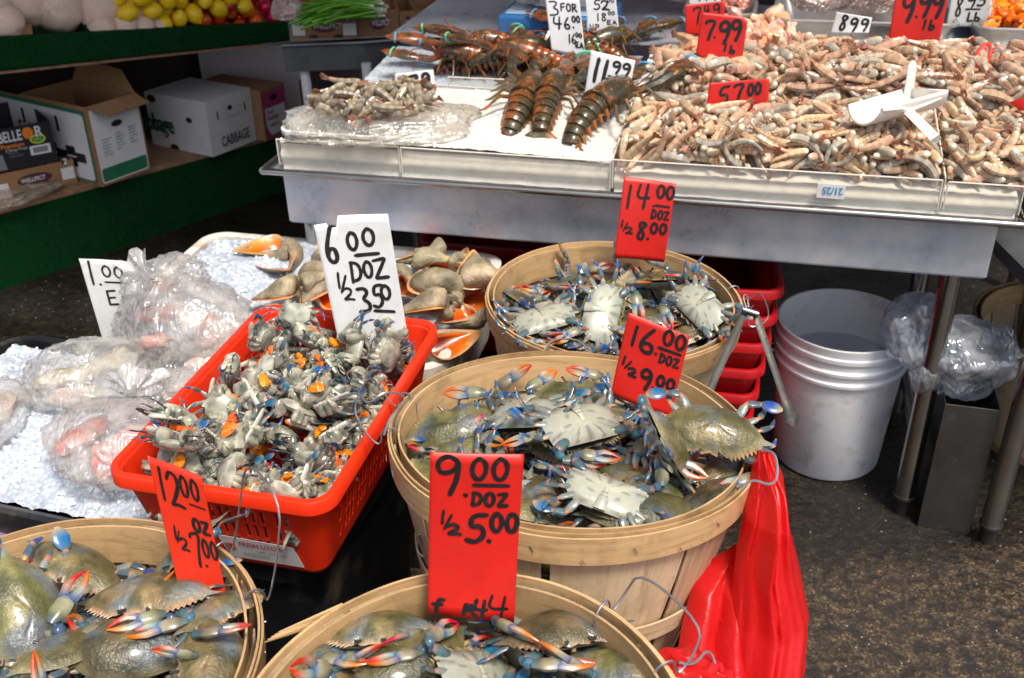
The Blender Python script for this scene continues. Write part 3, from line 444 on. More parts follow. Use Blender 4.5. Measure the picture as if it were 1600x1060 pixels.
346,80,120,1,-2,67,110,-424,-138,79,34,-15,9,111,-443,114,70,43,66,39,117,341,-53,79,-29,83,23,100,117,48,122,-7,10,-72,98,37,-129,101,-17,69,70,94,-285,20,118,-10,-99,6,116,276,-144,82,9,37,-7,92,
]
DATA['sh3']=[
90,75,45,65,75,-13,101,18,-81,29,-99,-3,4,104,106,-121,28,29,-3,-91,91,-64,-117,18,-96,-28,-1,98,-13,26,57,-96,-29,1,113,-21,55,56,-32,94,-6,88,-8,-15,50,-3,-14,99,114,-79,41,51,100,5,5,114,-100,141,61,-91,29,21,100,-6,-23,63,35,93,13,119,
-45,81,56,-75,49,-32,88,43,98,55,-9,-23,89,109,-61,65,63,-1,-2,-64,104,41,71,60,-73,62,-4,97,95,137,39,-92,35,11,109,0,125,55,-73,57,-10,118,52,-62,45,-90,36,21,105,-57,-12,46,-82,55,4,86,14,-109,20,-99,-1,3,86,-89,-5,43,2,-11,59,92,
-115,-16,44,34,-18,-71,117,-115,79,56,0,-3,-73,98,79,-5,46,10,1,68,119,26,163,39,-71,2,7,106,-41,-126,25,14,15,-5,98,103,-90,23,5,13,-86,117,-61,-66,45,16,-2,-27,112,27,60,64,50,76,35,102,-114,-49,69,61,-74,-23,104,-112,-70,35,16,26,-63,106,
85,-80,47,-41,85,-30,86,-36,-37,53,-93,26,19,117,4,38,69,-1,6,-76,90,-87,-106,35,23,-16,11,113,78,-120,47,87,-24,-14,110,114,-11,39,-73,67,14,108,-20,-110,40,-32,-86,-40,106,-99,27,63,33,94,5,88,84,2,59,5,6,61,90,-51,134,52,35,-93,10,104,
-29,105,72,36,-19,-58,111,28,-78,56,-94,25,19,89,72,-122,24,-91,29,-17,86,118,75,46,-30,-24,64,89,-22,24,72,71,-70,6,93,111,-5,55,7,17,-73,108,-27,-132,47,-70,5,0,111,38,-116,34,18,98,-11,102,-116,-102,42,-58,76,-15,101,-65,-76,55,10,98,16,90,
101,-50,39,3,61,-74,86,-103,81,71,-8,1,49,118,-102,-115,53,-30,-91,-7,92,-22,-52,63,7,-26,56,96,90,56,66,-16,3,5,109,7,-102,56,12,-18,96,112,-34,-119,55,-68,24,11,87,93,-101,39,11,-20,-28,86,-84,-18,63,36,40,80,96,31,3,70,-46,86,-18,86,
-65,12,77,-1,4,94,117,54,133,67,-18,58,77,88,22,19,76,81,56,9,88,-43,-59,67,22,95,18,92,65,-59,58,-94,-9,16,104,109,93,62,-8,28,71,108,-80,-117,59,3,10,28,90,10,-128,69,-55,18,7,112,39,-79,76,-80,11,12,118,94,122,69,-36,63,-53,105,
84,153,62,-97,4,12,101,-2,111,63,-26,-30,89,100,124,-74,51,64,-32,-61,89,109,-11,67,9,23,-79,102,46,-107,67,96,25,-11,97,40,-25,81,4,2,45,115,-99,110,79,93,34,-5,91,72,62,80,7,98,-19,109,-88,-47,76,-63,-76,-12,106,61,-32,68,87,-43,22,102,
-78,-111,70,-10,7,-84,95,87,-58,64,42,-84,-35,96,64,91,81,-21,17,69,118,99,-97,62,86,26,-33,103,-35,56,80,-78,60,-17,99,65,26,75,-27,-83,46,89,-50,35,82,-81,37,-21,96,-94,42,90,1,-5,98,93,19,145,71,29,-92,-14,100,-102,-96,67,-13,27,22,92,
0,52,84,5,10,-61,106,-59,151,75,-94,-2,26,119,0,-103,81,68,11,9,114,-86,87,89,-92,33,20,107,111,105,71,76,55,-30,117,-100,15,80,-94,26,-19,92,-33,-90,79,29,39,-80,104,88,-121,66,-20,19,5,119,-76,87,99,-88,38,26,102,45,100,90,84,-48,17,109,
-38,-68,79,13,-14,-1,87,91,-74,75,1,35,-5,102,
]
DATA['sh4']=[
59,-8,16,11,98,-8,113,-53,17,16,21,16,55,88,-13,38,25,-3,5,-61,108,84,-53,36,17,-20,-95,113,60,3,25,-30,6,66,88,-49,-29,17,94,-33,-4,102,-38,37,23,43,90,12,86,70,-49,39,-8,-24,-30,89,86,41,31,18,-6,-36,94,13,-10,9,-59,79,-10,113,
17,30,21,23,-97,-4,94,-23,0,8,-92,38,4,98,-72,26,23,-8,27,-72,113,-47,-45,29,-6,5,73,101,41,-58,32,76,62,-18,118,33,-4,25,79,39,-3,112,20,-51,27,-64,71,-23,107,72,1,34,-80,-37,47,101,59,37,24,-96,29,1,107,117,27,41,-90,32,-17,90,
-99,22,32,-89,-34,22,110,36,23,31,-12,5,-17,114,53,46,37,-82,57,8,120,11,-36,36,-95,19,-23,89,3,-50,22,44,68,28,86,-52,-3,27,22,97,9,93,3,10,33,68,69,19,93,-6,59,35,-4,8,-90,100,-22,8,32,59,80,12,113,-86,-9,26,5,-7,84,87,
-16,23,42,88,42,-22,86,52,37,46,11,4,31,101,-104,45,42,30,-93,-18,119,-12,-38,14,-18,10,63,95,-51,31,32,15,-3,-84,106,-76,-15,36,-90,-44,5,112,87,45,42,8,-12,41,86,-60,-28,32,28,-15,-89,85,-29,-85,39,-16,28,82,90,56,11,51,51,-30,-74,107,
21,58,31,-8,41,-81,113,83,6,34,-33,40,-26,102,-70,38,41,22,4,56,116,-21,45,45,-98,-18,8,90,72,54,52,78,-58,1,107,17,56,46,-4,-12,79,114,87,14,45,-24,50,-15,120,-95,-12,40,77,28,23,90,48,-57,42,4,21,89,109,45,52,56,-91,38,-15,91,
1,-52,40,-39,85,-12,111,110,14,43,-76,38,-16,111,100,-25,31,1,96,-12,86,-92,21,47,24,3,-71,107,-13,-73,38,-38,-12,90,101,117,44,51,61,79,-10,85,83,75,54,31,94,-13,110,14,56,57,-3,-11,24,97,29,8,37,36,54,-72,111,-74,-62,35,94,17,-22,91,
54,74,63,-97,21,-4,110,-19,-45,38,-39,-15,89,116,-9,25,49,-5,27,47,104,-58,23,45,-71,67,21,106,-35,62,44,97,6,-24,94,67,-36,46,-2,-17,-91,104,-73,-50,40,-9,41,78,103,-33,-31,41,36,-16,-63,85,-56,0,48,22,14,14,111,-3,65,54,24,-48,-69,87,
-97,4,52,-31,92,18,117,-32,-54,44,46,80,32,87,-6,-20,41,28,-6,-76,96,-53,-47,44,-25,-37,81,92,24,-1,48,-71,18,-1,105,36,-22,40,19,22,-17,99,-13,78,47,-72,-41,37,102,8,29,60,-10,-74,66,117,-127,-20,47,-67,-65,32,116,-94,77,54,-12,33,-93,120,
108,-22,47,-1,95,-15,114,13,-68,39,12,11,-89,87,28,94,48,-7,-36,93,114,40,-22,51,18,28,-15,118,-98,-50,51,-20,15,92,113,62,-80,53,-96,-5,5,118,-10,-19,52,35,10,-91,119,-41,82,45,4,-27,-96,95,99,5,50,78,-28,-53,103,
]
DATA['lem']=[
140,126,71,95,-30,-5,96,125,4,53,-90,-36,16,100,24,196,79,-46,22,-8,92,77,-69,42,-54,-64,55,91,-168,-35,45,48,-29,-68,94,-158,-121,32,-17,59,-79,94,15,-45,47,-77,-57,-3,106,72,155,74,-58,57,-21,96,-220,-119,35,-82,-30,-35,91,-50,-63,45,0,39,-78,102,
-35,-123,37,-8,-68,-19,91,163,63,63,27,0,-73,103,3,61,59,27,-44,-85,93,116,-118,40,-90,-5,39,108,61,5,56,-44,-71,36,109,206,-68,42,69,-14,4,95,-114,-60,51,33,-62,9,100,-199,21,61,77,-20,-58,106,80,218,86,-13,74,53,94,220,69,62,-52,-63,25,97,
208,163,76,4,50,83,97,122,179,102,-60,28,75,101,-107,58,63,38,38,73,104,162,221,88,3,-88,-22,97,191,112,102,-43,-66,-44,105,-93,-118,33,-4,24,-43,95,168,-109,66,33,-66,-26,97,-166,82,66,-54,82,-17,107,22,-114,39,34,10,-63,106,-100,162,79,-40,35,-26,109,
216,-122,32,17,-85,50,93,-122,0,53,7,44,83,97,-218,198,85,44,-36,-49,109,-129,-122,82,-13,-83,55,95,-174,-79,84,34,53,-28,99,96,65,65,71,47,5,100,-16,-94,84,-5,-20,-81,99,65,-119,81,87,43,25,92,141,-55,47,-27,91,-21,105,-216,118,73,-83,-25,-37,99,
-221,-24,91,29,66,-49,95,33,114,67,-61,-77,17,91,-55,12,55,-29,91,29,104,-158,216,87,0,64,-41,97,-54,81,62,-78,56,4,90,220,-9,51,5,20,74,98,-158,-11,102,-17,44,52,104,-215,-122,92,-18,-8,-14,97,-51,214,82,-37,-39,32,92,-217,71,105,82,14,31,99,
206,-46,97,-38,-57,35,97,131,83,108,11,-9,-57,93,30,-100,123,9,-11,-85,107,-19,198,125,-87,-37,31,99,1,10,83,19,51,-29,96,99,14,104,70,48,13,100,73,101,106,70,-54,-21,96,-103,219,113,23,-69,4,108,219,-84,133,34,-93,16,91,-219,-71,126,77,-2,57,100,
-163,151,76,22,6,90,104,-69,-52,101,19,89,13,107,84,-117,149,-55,28,-78,106,221,-119,90,-58,-16,69,95,-73,65,113,87,-48,4,100,39,220,126,-63,-5,51,92,-73,127,118,91,27,-11,91,-96,9,103,68,-14,-13,99,-124,111,100,19,28,-20,90,25,140,121,-63,-8,-70,109,
-206,20,134,7,62,-78,106,222,26,99,28,4,79,90,42,52,102,82,20,-43,96,146,-27,106,-12,62,74,104,-137,57,117,4,49,83,97,-28,154,78,21,-7,-93,109,117,-85,98,39,-18,-61,108,38,-1,121,-69,11,29,91,85,152,141,72,-47,-19,109,-125,-64,111,-19,-25,-35,95,
167,26,109,11,-36,-23,94,4,-43,106,-4,-94,33,93,218,157,134,34,78,-52,97,106,219,148,12,51,-82,107,-70,-115,112,47,-30,58,107,-124,1,153,33,19,79,102,171,-122,130,-7,74,20,95,65,-47,96,-77,-34,-40,103,-157,-117,133,50,3,11,108,221,218,86,3,-41,72,92,
-14,98,96,11,-96,26,90,-41,-5,131,30,58,21,103,-31,112,150,8,-94,1,97,-210,150,123,-94,4,27,94,99,59,151,64,-44,-43,109,-191,223,134,4,86,23,91,190,214,135,66,39,38,97,-13,49,130,88,-40,17,97,220,78,137,-28,-62,34,92,-28,-80,142,-84,9,34,91,
-141,174,126,-12,93,34,91,
]
DATA['tom']=[
25,-55,35,61,-14,5,96,-88,-62,35,-53,13,-53,95,-6,-31,39,10,60,-44,92,-61,-94,30,-49,-27,-36,98,194,-55,35,-21,24,83,92,-21,179,74,72,41,-22,112,-90,-127,27,65,-17,51,107,-37,-59,37,-81,40,24,103,242,108,60,-7,41,45,96,91,146,70,56,-9,74,112,
-45,-13,44,27,1,80,109,-153,93,57,21,-7,-95,96,135,155,66,23,-96,15,92,198,92,60,22,-6,-93,115,-206,7,46,76,-19,2,99,114,58,55,-94,14,13,114,-166,-75,31,83,24,1,92,153,82,58,-32,-2,78,101,36,42,51,85,13,-44,99,152,-48,38,-18,-27,93,105,
268,-128,26,-39,75,41,103,-202,-93,29,72,-57,22,90,248,30,49,-85,-13,-43,97,277,-71,34,-65,-71,-2,106,105,-126,29,88,20,-40,114,-30,-126,28,-10,-14,-97,113,188,185,74,-15,66,25,103,-187,-129,23,41,-35,-77,93,-120,41,52,-2,-50,-84,112,-215,-52,38,1,-62,74,110,
29,199,76,58,50,-9,106,182,135,65,30,-8,42,107,169,-127,27,87,-15,45,105,-202,105,61,-52,-80,-30,106,-74,42,50,60,9,49,97,-2,137,63,52,24,64,94,109,188,71,77,-33,-42,97,-131,-5,47,12,-79,-31,111,276,68,58,-22,-82,0,113,276,133,66,-55,-79,1,109,
236,-55,37,81,-3,50,104,-79,99,61,-17,-1,-46,111,200,-97,32,20,95,7,102,141,-93,32,-18,19,-86,109,-165,134,68,-75,-42,-48,114,-87,-22,41,5,-28,-54,95,36,-93,48,-20,-31,-78,93,-246,-15,45,-12,39,59,114,62,-128,42,16,-27,77,99,-31,31,51,-4,-78,-60,112,
-146,-129,25,-22,-21,10,98,-110,201,77,-87,13,47,111,-229,-129,25,23,-56,-80,99,-277,182,71,-3,61,-71,100,19,-126,28,22,-75,-34,110,234,68,53,80,-58,-9,93,-132,-50,41,48,45,-63,108,-4,-87,31,24,16,8,100,-35,78,61,72,34,-46,115,230,-10,44,24,-6,-94,108,
-57,224,79,-34,42,-34,107,-278,-128,25,43,34,76,100,-201,223,79,15,-19,-51,107,-120,-94,32,-17,23,-93,112,80,227,78,45,-32,-74,102,-118,78,80,12,24,-14,108,38,153,70,-51,-67,47,115,276,34,90,-19,-70,-41,109,-277,-55,37,44,38,-29,102,-166,25,49,-12,13,98,105,
227,160,71,14,27,-95,115,-239,35,50,-55,18,-66,100,183,-10,45,-33,-44,37,114,-60,-127,63,54,-25,-80,107,71,89,59,43,67,60,110,-245,-88,33,83,36,-43,108,77,3,46,25,-76,-52,110,-175,-27,42,23,-16,-17,113,-109,-73,73,-49,70,-35,104,-235,78,55,-40,-34,22,95,
224,211,75,-41,-72,30,99,38,5,73,-62,-12,51,98,7,72,53,-28,49,-45,91,-277,63,57,-71,8,-56,110,-130,161,70,-40,-72,-46,101,242,-94,28,9,-61,77,90,158,37,53,18,-82,-49,111,10,11,45,-18,-76,-62,96,-4,-64,65,-36,-27,78,101,277,-27,39,24,16,19,98,
-199,57,55,24,-74,-28,106,-278,16,55,27,40,-44,106,38,-19,40,29,43,84,93,267,-1,68,53,37,42,92,-94,8,67,-39,-27,-60,100,136,-4,46,-90,31,10,113,175,-80,64,23,76,44,110,-254,-128,60,-53,4,20,103,-32,-95,59,15,43,-33,91,-207,151,69,-22,55,-70,107,
-159,-104,61,-96,-3,-9,115,224,-84,67,70,20,66,103,-217,-86,64,4,-96,9,90,75,-88,31,-25,-56,77,103,114,20,77,6,24,-92,98,-7,-129,65,65,-13,73,97,-119,117,60,48,35,36,92,188,-125,70,-4,-98,-19,114,30,109,61,-55,-38,14,98,-67,-73,67,-52,-63,12,97,
140,-129,56,-5,-30,-38,94,-277,-91,64,-10,71,-62,103,261,229,77,-92,-23,-11,92,246,-34,75,31,-40,57,93,277,98,93,13,-2,-72,100,-172,182,73,42,-27,85,107,33,-126,72,-28,-49,38,98,67,-48,50,-48,-87,2,100,217,120,95,-52,-1,-29,112,4,40,84,-13,-69,-13,115,
107,-55,35,28,-75,-51,99,-161,57,80,-4,-68,-47,111,-44,139,68,50,77,-22,108,187,54,84,-53,60,19,102,141,55,92,16,10,98,109,-108,-31,72,-9,23,-96,90,-245,55,86,73,24,-42,98,-67,182,71,62,2,-26,100,74,42,67,-83,23,31,95,114,105,65,75,-19,55,112,
205,33,50,36,71,19,100,-73,63,86,-10,23,10,101,-246,123,65,1,18,84,113,146,126,91,-15,-3,29,106,46,36,99,38,-57,-36,98,229,41,83,59,19,51,98,69,185,72,-53,4,43,94,-40,-41,78,-43,39,78,104,-15,-5,75,-57,-62,34,105,-174,98,91,75,42,41,91,
205,-40,70,5,21,33,100,-88,144,67,27,43,-11,103,102,-29,70,-45,6,-28,113,107,-90,58,60,52,-23,91,77,3,93,39,-5,91,108,-248,-57,70,-81,44,17,105,-232,189,76,-12,-67,-23,113,90,69,93,-33,-45,75,98,-141,16,84,33,75,-48,101,210,2,79,-25,-6,-43,98,
-55,9,79,83,-54,0,93,-279,-28,75,-80,15,58,98,-261,224,78,-48,82,30,102,233,-126,53,-46,20,86,110,280,-54,72,-25,10,-59,94,-5,101,85,67,48,-45,103,-135,117,98,49,12,18,103,-117,-127,66,74,1,-62,110,270,179,71,30,91,20,101,-243,-102,94,32,75,46,112,
162,-35,78,-44,-31,-15,99,5,153,102,65,45,30,112,148,190,83,65,22,65,90,45,227,106,43,-76,38,104,-149,-33,78,2,-50,79,98,31,-40,78,79,-36,43,111,-10,224,81,37,13,-12,111,168,225,77,86,-3,16,100,123,227,79,11,-98,-7,100,60,118,90,-7,-8,-87,97,
-274,94,90,-12,23,2,112,-33,-114,97,26,-15,-31,105,35,73,81,25,-18,43,101,202,25,116,-50,1,62,114,-210,-26,71,-13,-98,10,96,-205,-124,59,67,43,44,97,-180,-64,67,11,-78,-56,103,-213,-60,95,20,-86,-31,100,92,-126,74,46,84,28,108,133,-68,82,56,64,-16,110,
68,-86,75,71,-63,-30,106,131,-111,90,36,80,38,96,164,9,89,-23,-13,42,115,280,-103,60,-44,78,21,95,-181,-130,88,-1,-86,-21,90,-150,220,76,54,22,62,97,-52,104,93,-47,54,-54,92,
]
# ================================================================ setting
def struct(o): o['kind']='structure'; return o
g=MB(); N=40
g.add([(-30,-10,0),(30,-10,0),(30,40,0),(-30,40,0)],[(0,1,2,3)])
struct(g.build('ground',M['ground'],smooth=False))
# ================================================================ creatures
OL=(.125,.110,.045); OLD=(.038,.043,.022); BEL=(.42,.41,.32); BLU=(.025,.11,.29); BLG=(.065,.105,.125); RED=(.55,.07,.015)
def crab_outline(teeth=1):
    h=[(0,.034),(.010,.038),(.016,.033),(.022,.037)]
    n=8
    for k in range(n):
        t0=k/n; x=.024+.038*t0; y=.036-.023*t0**1.5
        h.append((x,y)); x2=.024+.038*(t0+.55/n); y2=.036-.023*(t0+.55/n)**1.5; h.append((x2+.0026*teeth,y2+.0056*teeth))
    h+=[(.064,.011),(.080,.006),(.066,.001),(.058,-.010),(.046,-.023),(.030,-.032),(.014,-.035),(0,-.036)]
    full=h+[(-x,y) for x,y in h[-2:0:-1]]
    return full
def crab_body(v=0):
    o=crab_outline(); oi_=crab_outline(0); n=len(o); rnd=random.Random(v)
    levels=[1,.93,.82,.68,.52,.35,.18,.0]
    vs=[];cols=[]
    for s in levels:
        for (x,y) in (o if s==1 else oi_):
            if s<1:
                tx=max(-.066,min(.066,x)); px=tx*s; py=y*s
            else: px,py=x,y
            z=.0195*(1-s**2.3)**.85+.001*noise.noise(Vector((px*70,py*70,v)))*(1-s)
            z-=.0022*math.exp(-((abs(px)-.017)/.003)**2)*(1-s)*1.5
            vs.append((px,py,z))
            t=noise.noise(Vector((px*45,py*45,v*3.3)))+.5*noise.noise(Vector((px*120,py*120,v*3.3)))
            c=mix(OL,OLD,.5+.6*t); c=mix(c,(.105,.125,.150),sm(.0,.45,noise.noise(Vector((px*26+v*9,py*26,v*2.1))))*.85); c=mix(c,(.24,.19,.09),sm(.1,.5,noise.noise(Vector((px*34-v*5,py*34+7,v))))*.6); 
            if s>.9: c=mix(c,(.25,.22,.12),.45)
            if abs(x)>.07 and s==1: c=(.16,.17,.17)
            if s==1 and y>.02 and abs(x)<.06: c=(.40,.28,.16)
            cols.append(c)
    fs=[]
    for l in range(len(levels)-1):
        for i in range(n): fs.append((l*n+i,l*n+(i+1)%n,(l+1)*n+(i+1)%n,(l+1)*n+i))
    m=MB(); m.add(vs,fs,col=cols); return m
def crab_under(v=0):
    o=crab_outline(); n=len(o); levels=[.965,.9,.8,.7,.6,.5,.4,.3,.0]; vs=[];cols=[]
    for s in levels:
        for (x,y) in o:
            tx=max(-.056,min(.056,x)); ty=max(-.031,min(.031,y)); px,py=tx*s,ty*s
            z=-.0145*(1-s*s)**.5+.0003*math.sin(abs(px)*420+py*150)*(1 if s<.9 else 0)
            vs.append((px,py,z)); t=.5+.5*noise.noise(Vector((px*60,py*60,v)))
            c=mix(BEL,(.24,.28,.27),t*.8 if s>.3 else t*.5); an=math.atan2(abs(px),py+.006)/PI*5.5; gv=abs(an-round(an))
            if gv<.09 and .3<s<.93: c=mix(c,(.13,.12,.09),.75)
            cols.append(c)
    fs=[]
    for l in range(len(levels)-1):
        for i in range(n): fs.append((l*n+i,(l+1)*n+i,(l+1)*n+(i+1)%n,l*n+(i+1)%n))
    m=MB(); m.add(vs,fs,col=cols); return m
def limb(m,pts,rad,flat,cols,n=8,up=(0,0,1)):
    # segmented limb with pinched joints
    P_=[];R_=[];C_=[];F_=[]
    for i in range(len(pts)-1):
        a=Vector(pts[i]);b=Vector(pts[i+1]); r0,r1=rad[i],rad[i+1]
        for t,k in ((0,.6),(.12,1.02),(.4,1.08),(.75,1.0),(.93,.62)):
            P_.append(a.lerp(b,t)); R_.append((r0*(1-t)+r1*t)*k); F_.append(flat)
            c=cols[i]; 
            if k<.7: c=mix(c,(.55,.22,.08),.6)
            C_.append(c)
    P_.append(Vector(pts[-1])); R_.append(rad[-1]); C_.append(cols[-1]); F_.append(flat)
    m.tube(P_,R_,n=n,flat=F_,up=up,col=C_)
CLAWS={0:[(.034,.022,-.008),(.057,.034,-.008),(.053,.048,-.006),(.028,.056,-.006)],
       1:[(.034,.022,-.006),(.056,.038,-.001),(.066,.054,.002),(.058,.082,.002)],
       2:[(.034,.022,-.006),(.064,.026,-.002),(.074,.042,.004),(.058,.066,.006)],
       3:[(.034,.018,-.010),(.060,.026,-.016),(.066,.042,-.020),(.040,.058,-.020)]}
def claw(parent,sx,pose,mat,orange=.9):
    p=[Vector((x*sx,y,z)) for x,y,z in CLAWS[pose]]
    m=MB(); limb(m,[p[0],p[1]],[.0055,.0075],.75,[BLG,mix(BLG,BLU,.5)],n=8)
    m.ball(p[1].lerp(p[2],.45),(.0068,.0068,.0055),n=6,disp=.3,col=mix(BLU,BLG,.75))
    d=(p[3]-p[2]); Ld=d.length; d.normalize()
    base=p[2]; m.tube([base-d*.003,base+d*.004,base+d*Ld*.35,base+d*Ld*.75,base+d*Ld],[.004,.0075,.0100,.0095,.0065],n=10,flat=.6,up=(0,0,1),
        col=[BLG,mix(OL,BLG,.5),mix(OL,BEL,.25),mix(OL,BEL,.5),mix(BLU,BLG,.35)])
    side=Vector((0,0,1)).cross(d)*sx
    tip=base+d*Ld
    k=mix(BEL,RED,.5)
    m.tube([tip+side*.004-d*.004,tip+side*.0062+d*.010,tip+side*.0045+d*.021,tip+side*.001+d*.032],[.0062,.0048,.0034,.0009],n=7,flat=.75,up=(0,0,1),col=[mix(BLU,BLG,.4),mix(BEL,BLG,.3),mix(BEL,RED,.8),(.55,.06,.02)])
    o=m.build('claw',mat,parent)
    m=MB(); m.tube([tip-side*.004-d*.004,tip-side*.0085+d*.009,tip-side*.0065+d*.021,tip-side*.0012+d*.031],[.005,.0042,.003,.0009],n=7,flat=.75,up=(0,0,1),col=[mix(BLU,BLG,.4),mix(BEL,RED,.3),RED,(.5,.05,.02)])
    m.build('pincer',mat,o)
def leg(parent,sx,k,mat,rnd,name='leg'):
    if k<3:
        a=R(8-24*k)+rnd.uniform(-.15,.15); L1=.026;L2=.021;L3=.016; b=Vector((sx*.036,.004-.011*k,-.007)); dr=Vector((sx*math.cos(a),math.sin(a),0))
        bend=rnd.uniform(-.9,-.15); d2=Matrix.Rotation(bend*sx,3,'Z')@dr; d3=Matrix.Rotation(bend*2*sx,3,'Z')@dr
        p1=b+dr*L1+Vector((0,0,.004)); p2=p1+d2*L2+Vector((0,0,-.010)); p3=p2+d3*L3+Vector((0,0,-.006))
        m=MB(); limb(m,[b,p1,p2,p3],[.0046,.0042,.0034,.0012],.55,[mix(BLG,BEL,.3),BLG,mix(BLG,BLU,.55),(.35,.20,.10)])
        return m.build(name,mat,parent)
    a=R(-62)+rnd.uniform(-.2,.2); b=Vector((sx*.030,-.026,-.005)); dr=Vector((sx*math.cos(a),math.sin(a),0)); p1=b+dr*.022+Vector((0,0,.008)); d2=Matrix.Rotation(.9*sx,3,'Z')@dr; p2=p1+d2*.020
    m=MB(); limb(m,[b,p1,p2],[.0055,.0055,.0045],.6,[mix(BLG,BEL,.3),BLG,mix(BLU,BLG,.5)])
    d3=Matrix.Rotation(.35*sx,3,'Z')@d2; m.tube([p2-d3*.002,p2+d3*.004,p2+d3*.012,p2+d3*.020,p2+d3*.026],[.003,.0075,.0095,.0075,.002],n=10,flat=.22,up=(0,0,1),col=[BLG,mix(BLG,BLU,.7),BLU,mix(BLG,BEL,.2),(.4,.25,.15)])
    return m.build(name,mat,parent)
def make_crab(v,poses):
    rnd=random.Random(50+v); t=thing('blue_crab','x','crab')
    sh=crab_body(v).build('carapace',M['crab'],t,angle=60)
    un=crab_under(v).build('underside',M['crabb'],t,angle=60)
    m=MB(); m.tube([(0,.004,-.0150),(0,-.006,-.0158),(0,-.020,-.0145),(0,-.031,-.009)],[.0025,.0038,.008,.0085],n=8,flat=.35,up=(0,0,1),col=[BEL,BEL,mix(BEL,BLG,.3),BEL])
    for q in range(4): m.box((0,-.008-.006*q,-.0175+.0006*q*q),(.008+.002*q,.0008,.001),col=(.25,.25,.22))
    m.build('apron',M['crabb'],t)
    for s in (-1,1):
        m=MB(); m.tube([(s*.011,.033,.004),(s*.014,.039,.006),(s*.016,.041,.007)],[.0016,.002,.0022],n=6,col=(.03,.03,.03)); m.build('eye',M['crabl'],t)
        claw(t,s,poses[0 if s<0 else 1],M['crabl'])
        for k in range(4): leg(t,s,k,M['crabl'],rnd,'leg' if k<3 else 'paddle_leg')
    return t
PEND=[]
def unpack(s):
    o=[]
    for i in range(0,len(s),7):
        a,b,c=s[i+3]/100,s[i+4]/100,s[i+5]/100
        o.append((Vector((s[i],s[i+1],s[i+2]))/1000,Quaternion((math.sqrt(max(0,1-a*a-b*b-c*c)),a,b,c)).normalized(),s[i+6]/100))
    return o
CR=[make_crab(0,(0,0)),make_crab(1,(1,0)),make_crab(2,(2,1)),make_crab(3,(0,2)),make_crab(4,(3,0))]
CRused=[False]*5
def place(protos,used,k,mat,scale):
    k%=len(protos)
    if used[k]: o=copy_tree(protos[k])
    else: o=protos[k]; used[k]=True
    o.matrix_world=mat@Matrix.Scale(scale,4); return o
def proj(p):
    v=Vector(p)-CAM; w=v.dot(F); return 800+FPX*v.dot(RR)/w,530-FPX*v.dot(UU)/w
def prune(o,BM,r):
    # drop limbs that would poke through the basket wall
    inv=BM.inverted()@o.matrix_world
    for ch in list(kids(o)):
        if ch.name.split('.')[0] in ('carapace','underside'): continue
        bb=[inv@ch.matrix_basis@Vector(c) for c in ch.bound_box]; bad=0
        for gch in kids(ch): bb+=[inv@ch.matrix_basis@Vector(c) for c in gch.bound_box]
        for p in bb:
            if p.z<.004 and math.hypot(p.x,p.y)>(r-.010)+p.z*.2: bad+=1
        if bad>=2:
            for gch in kids(ch): bpy.data.objects.remove(gch)
            bpy.data.objects.remove(ch)
def fill_basket(key,BM,what,dz=0,seed=0,maxy=1090):
    its=unpack(DATA[key]); rnd=random.Random(seed); objs=[]
    for i,(p,q,s) in enumerate(its):
        m=BM@Matrix.Translation(Vector((p.x*.90,p.y*.90,p.z+dz+.004)))@q.to_matrix().to_4x4()
        objs.append([place(CR,CRused,rnd.choice((0,0,1,4,4,2,3)),m,s*.96),proj(m.translation),(m.to_3x3()@Vector((0,0,1))).z,m.translation.z,(p.x,p.y),p.z])
    grp='blue crabs heaped in '+what
    PEND.append(([o[0] for o in objs],BM))
    top=sorted(objs,key=lambda o:-o[3])[:int(len(objs)*.6)]
    # a second, smaller-bodied layer turned the other way, so the heap reads as one tangle
    ex=sorted(its,key=lambda a:-a[0].z)[:13]
    for p,q,s in ex:
        ca=math.cos(1.1);sa=math.sin(1.1); p2=Vector(((p.x*ca-p.y*sa)*.92,(p.x*sa+p.y*ca)*.92,p.z+dz+.010)); m=BM@Matrix.Translation(p2)@Matrix.Rotation(1.1,4,'Z')@q.to_matrix().to_4x4(); o_=place(CR,CRused,rnd.choice((0,1,3,4)),m,s*.80); up=(m.to_3x3()@Vector((0,0,1))).z>-.15; o_['group']=grp; an=int(round(math.atan2(p2.y,p2.x)/(PI/4)))%8
        o_['label']='small '+('olive-backed' if up else 'white-bellied')+' crab wedged on top '+('at the right of','at the back right of','at the back of','at the back left of','at the left of','at the front left of','at the front of','at the front right of')[an]+' '+what; PEND.append(([o_],BM))
    inv=[o for o in top if o[1][1]<1050 and 0<o[1][0]<1600]
    for o in objs:
        o[0]['group']=grp; up=o[2]>-.15
        lx,ly=o[4]; rr_=math.hypot(lx,ly); sec_='in the centre of' if rr_<.06 else ('at the right wall of','at the back right of','at the back wall of','at the back left of','at the left wall of','at the front left of','at the front wall of','at the front right of')[int(round(math.atan2(ly,lx)/(PI/4)))%8]
        o[0]['label']=('olive-backed crab ' if up else 'white-bellied crab ')+('on top ' if o[5]>-.055 else 'half buried ')+sec_+' '+what
    if inv:
        used=set()
        for f,txt in ((lambda o:o[1][0],'leftmost'),(lambda o:-o[1][0],'rightmost'),(lambda o:o[1][1],'farthest back'),(lambda o:-o[1][1],'frontmost'),(lambda o:-o[3],'uppermost')):
            for o in sorted(inv,key=f):
                if id(o[0]) not in used:
                    used.add(id(o[0])); o[0]['label']='%s blue crab of the heap in %s'%(txt,what); break
    return objs
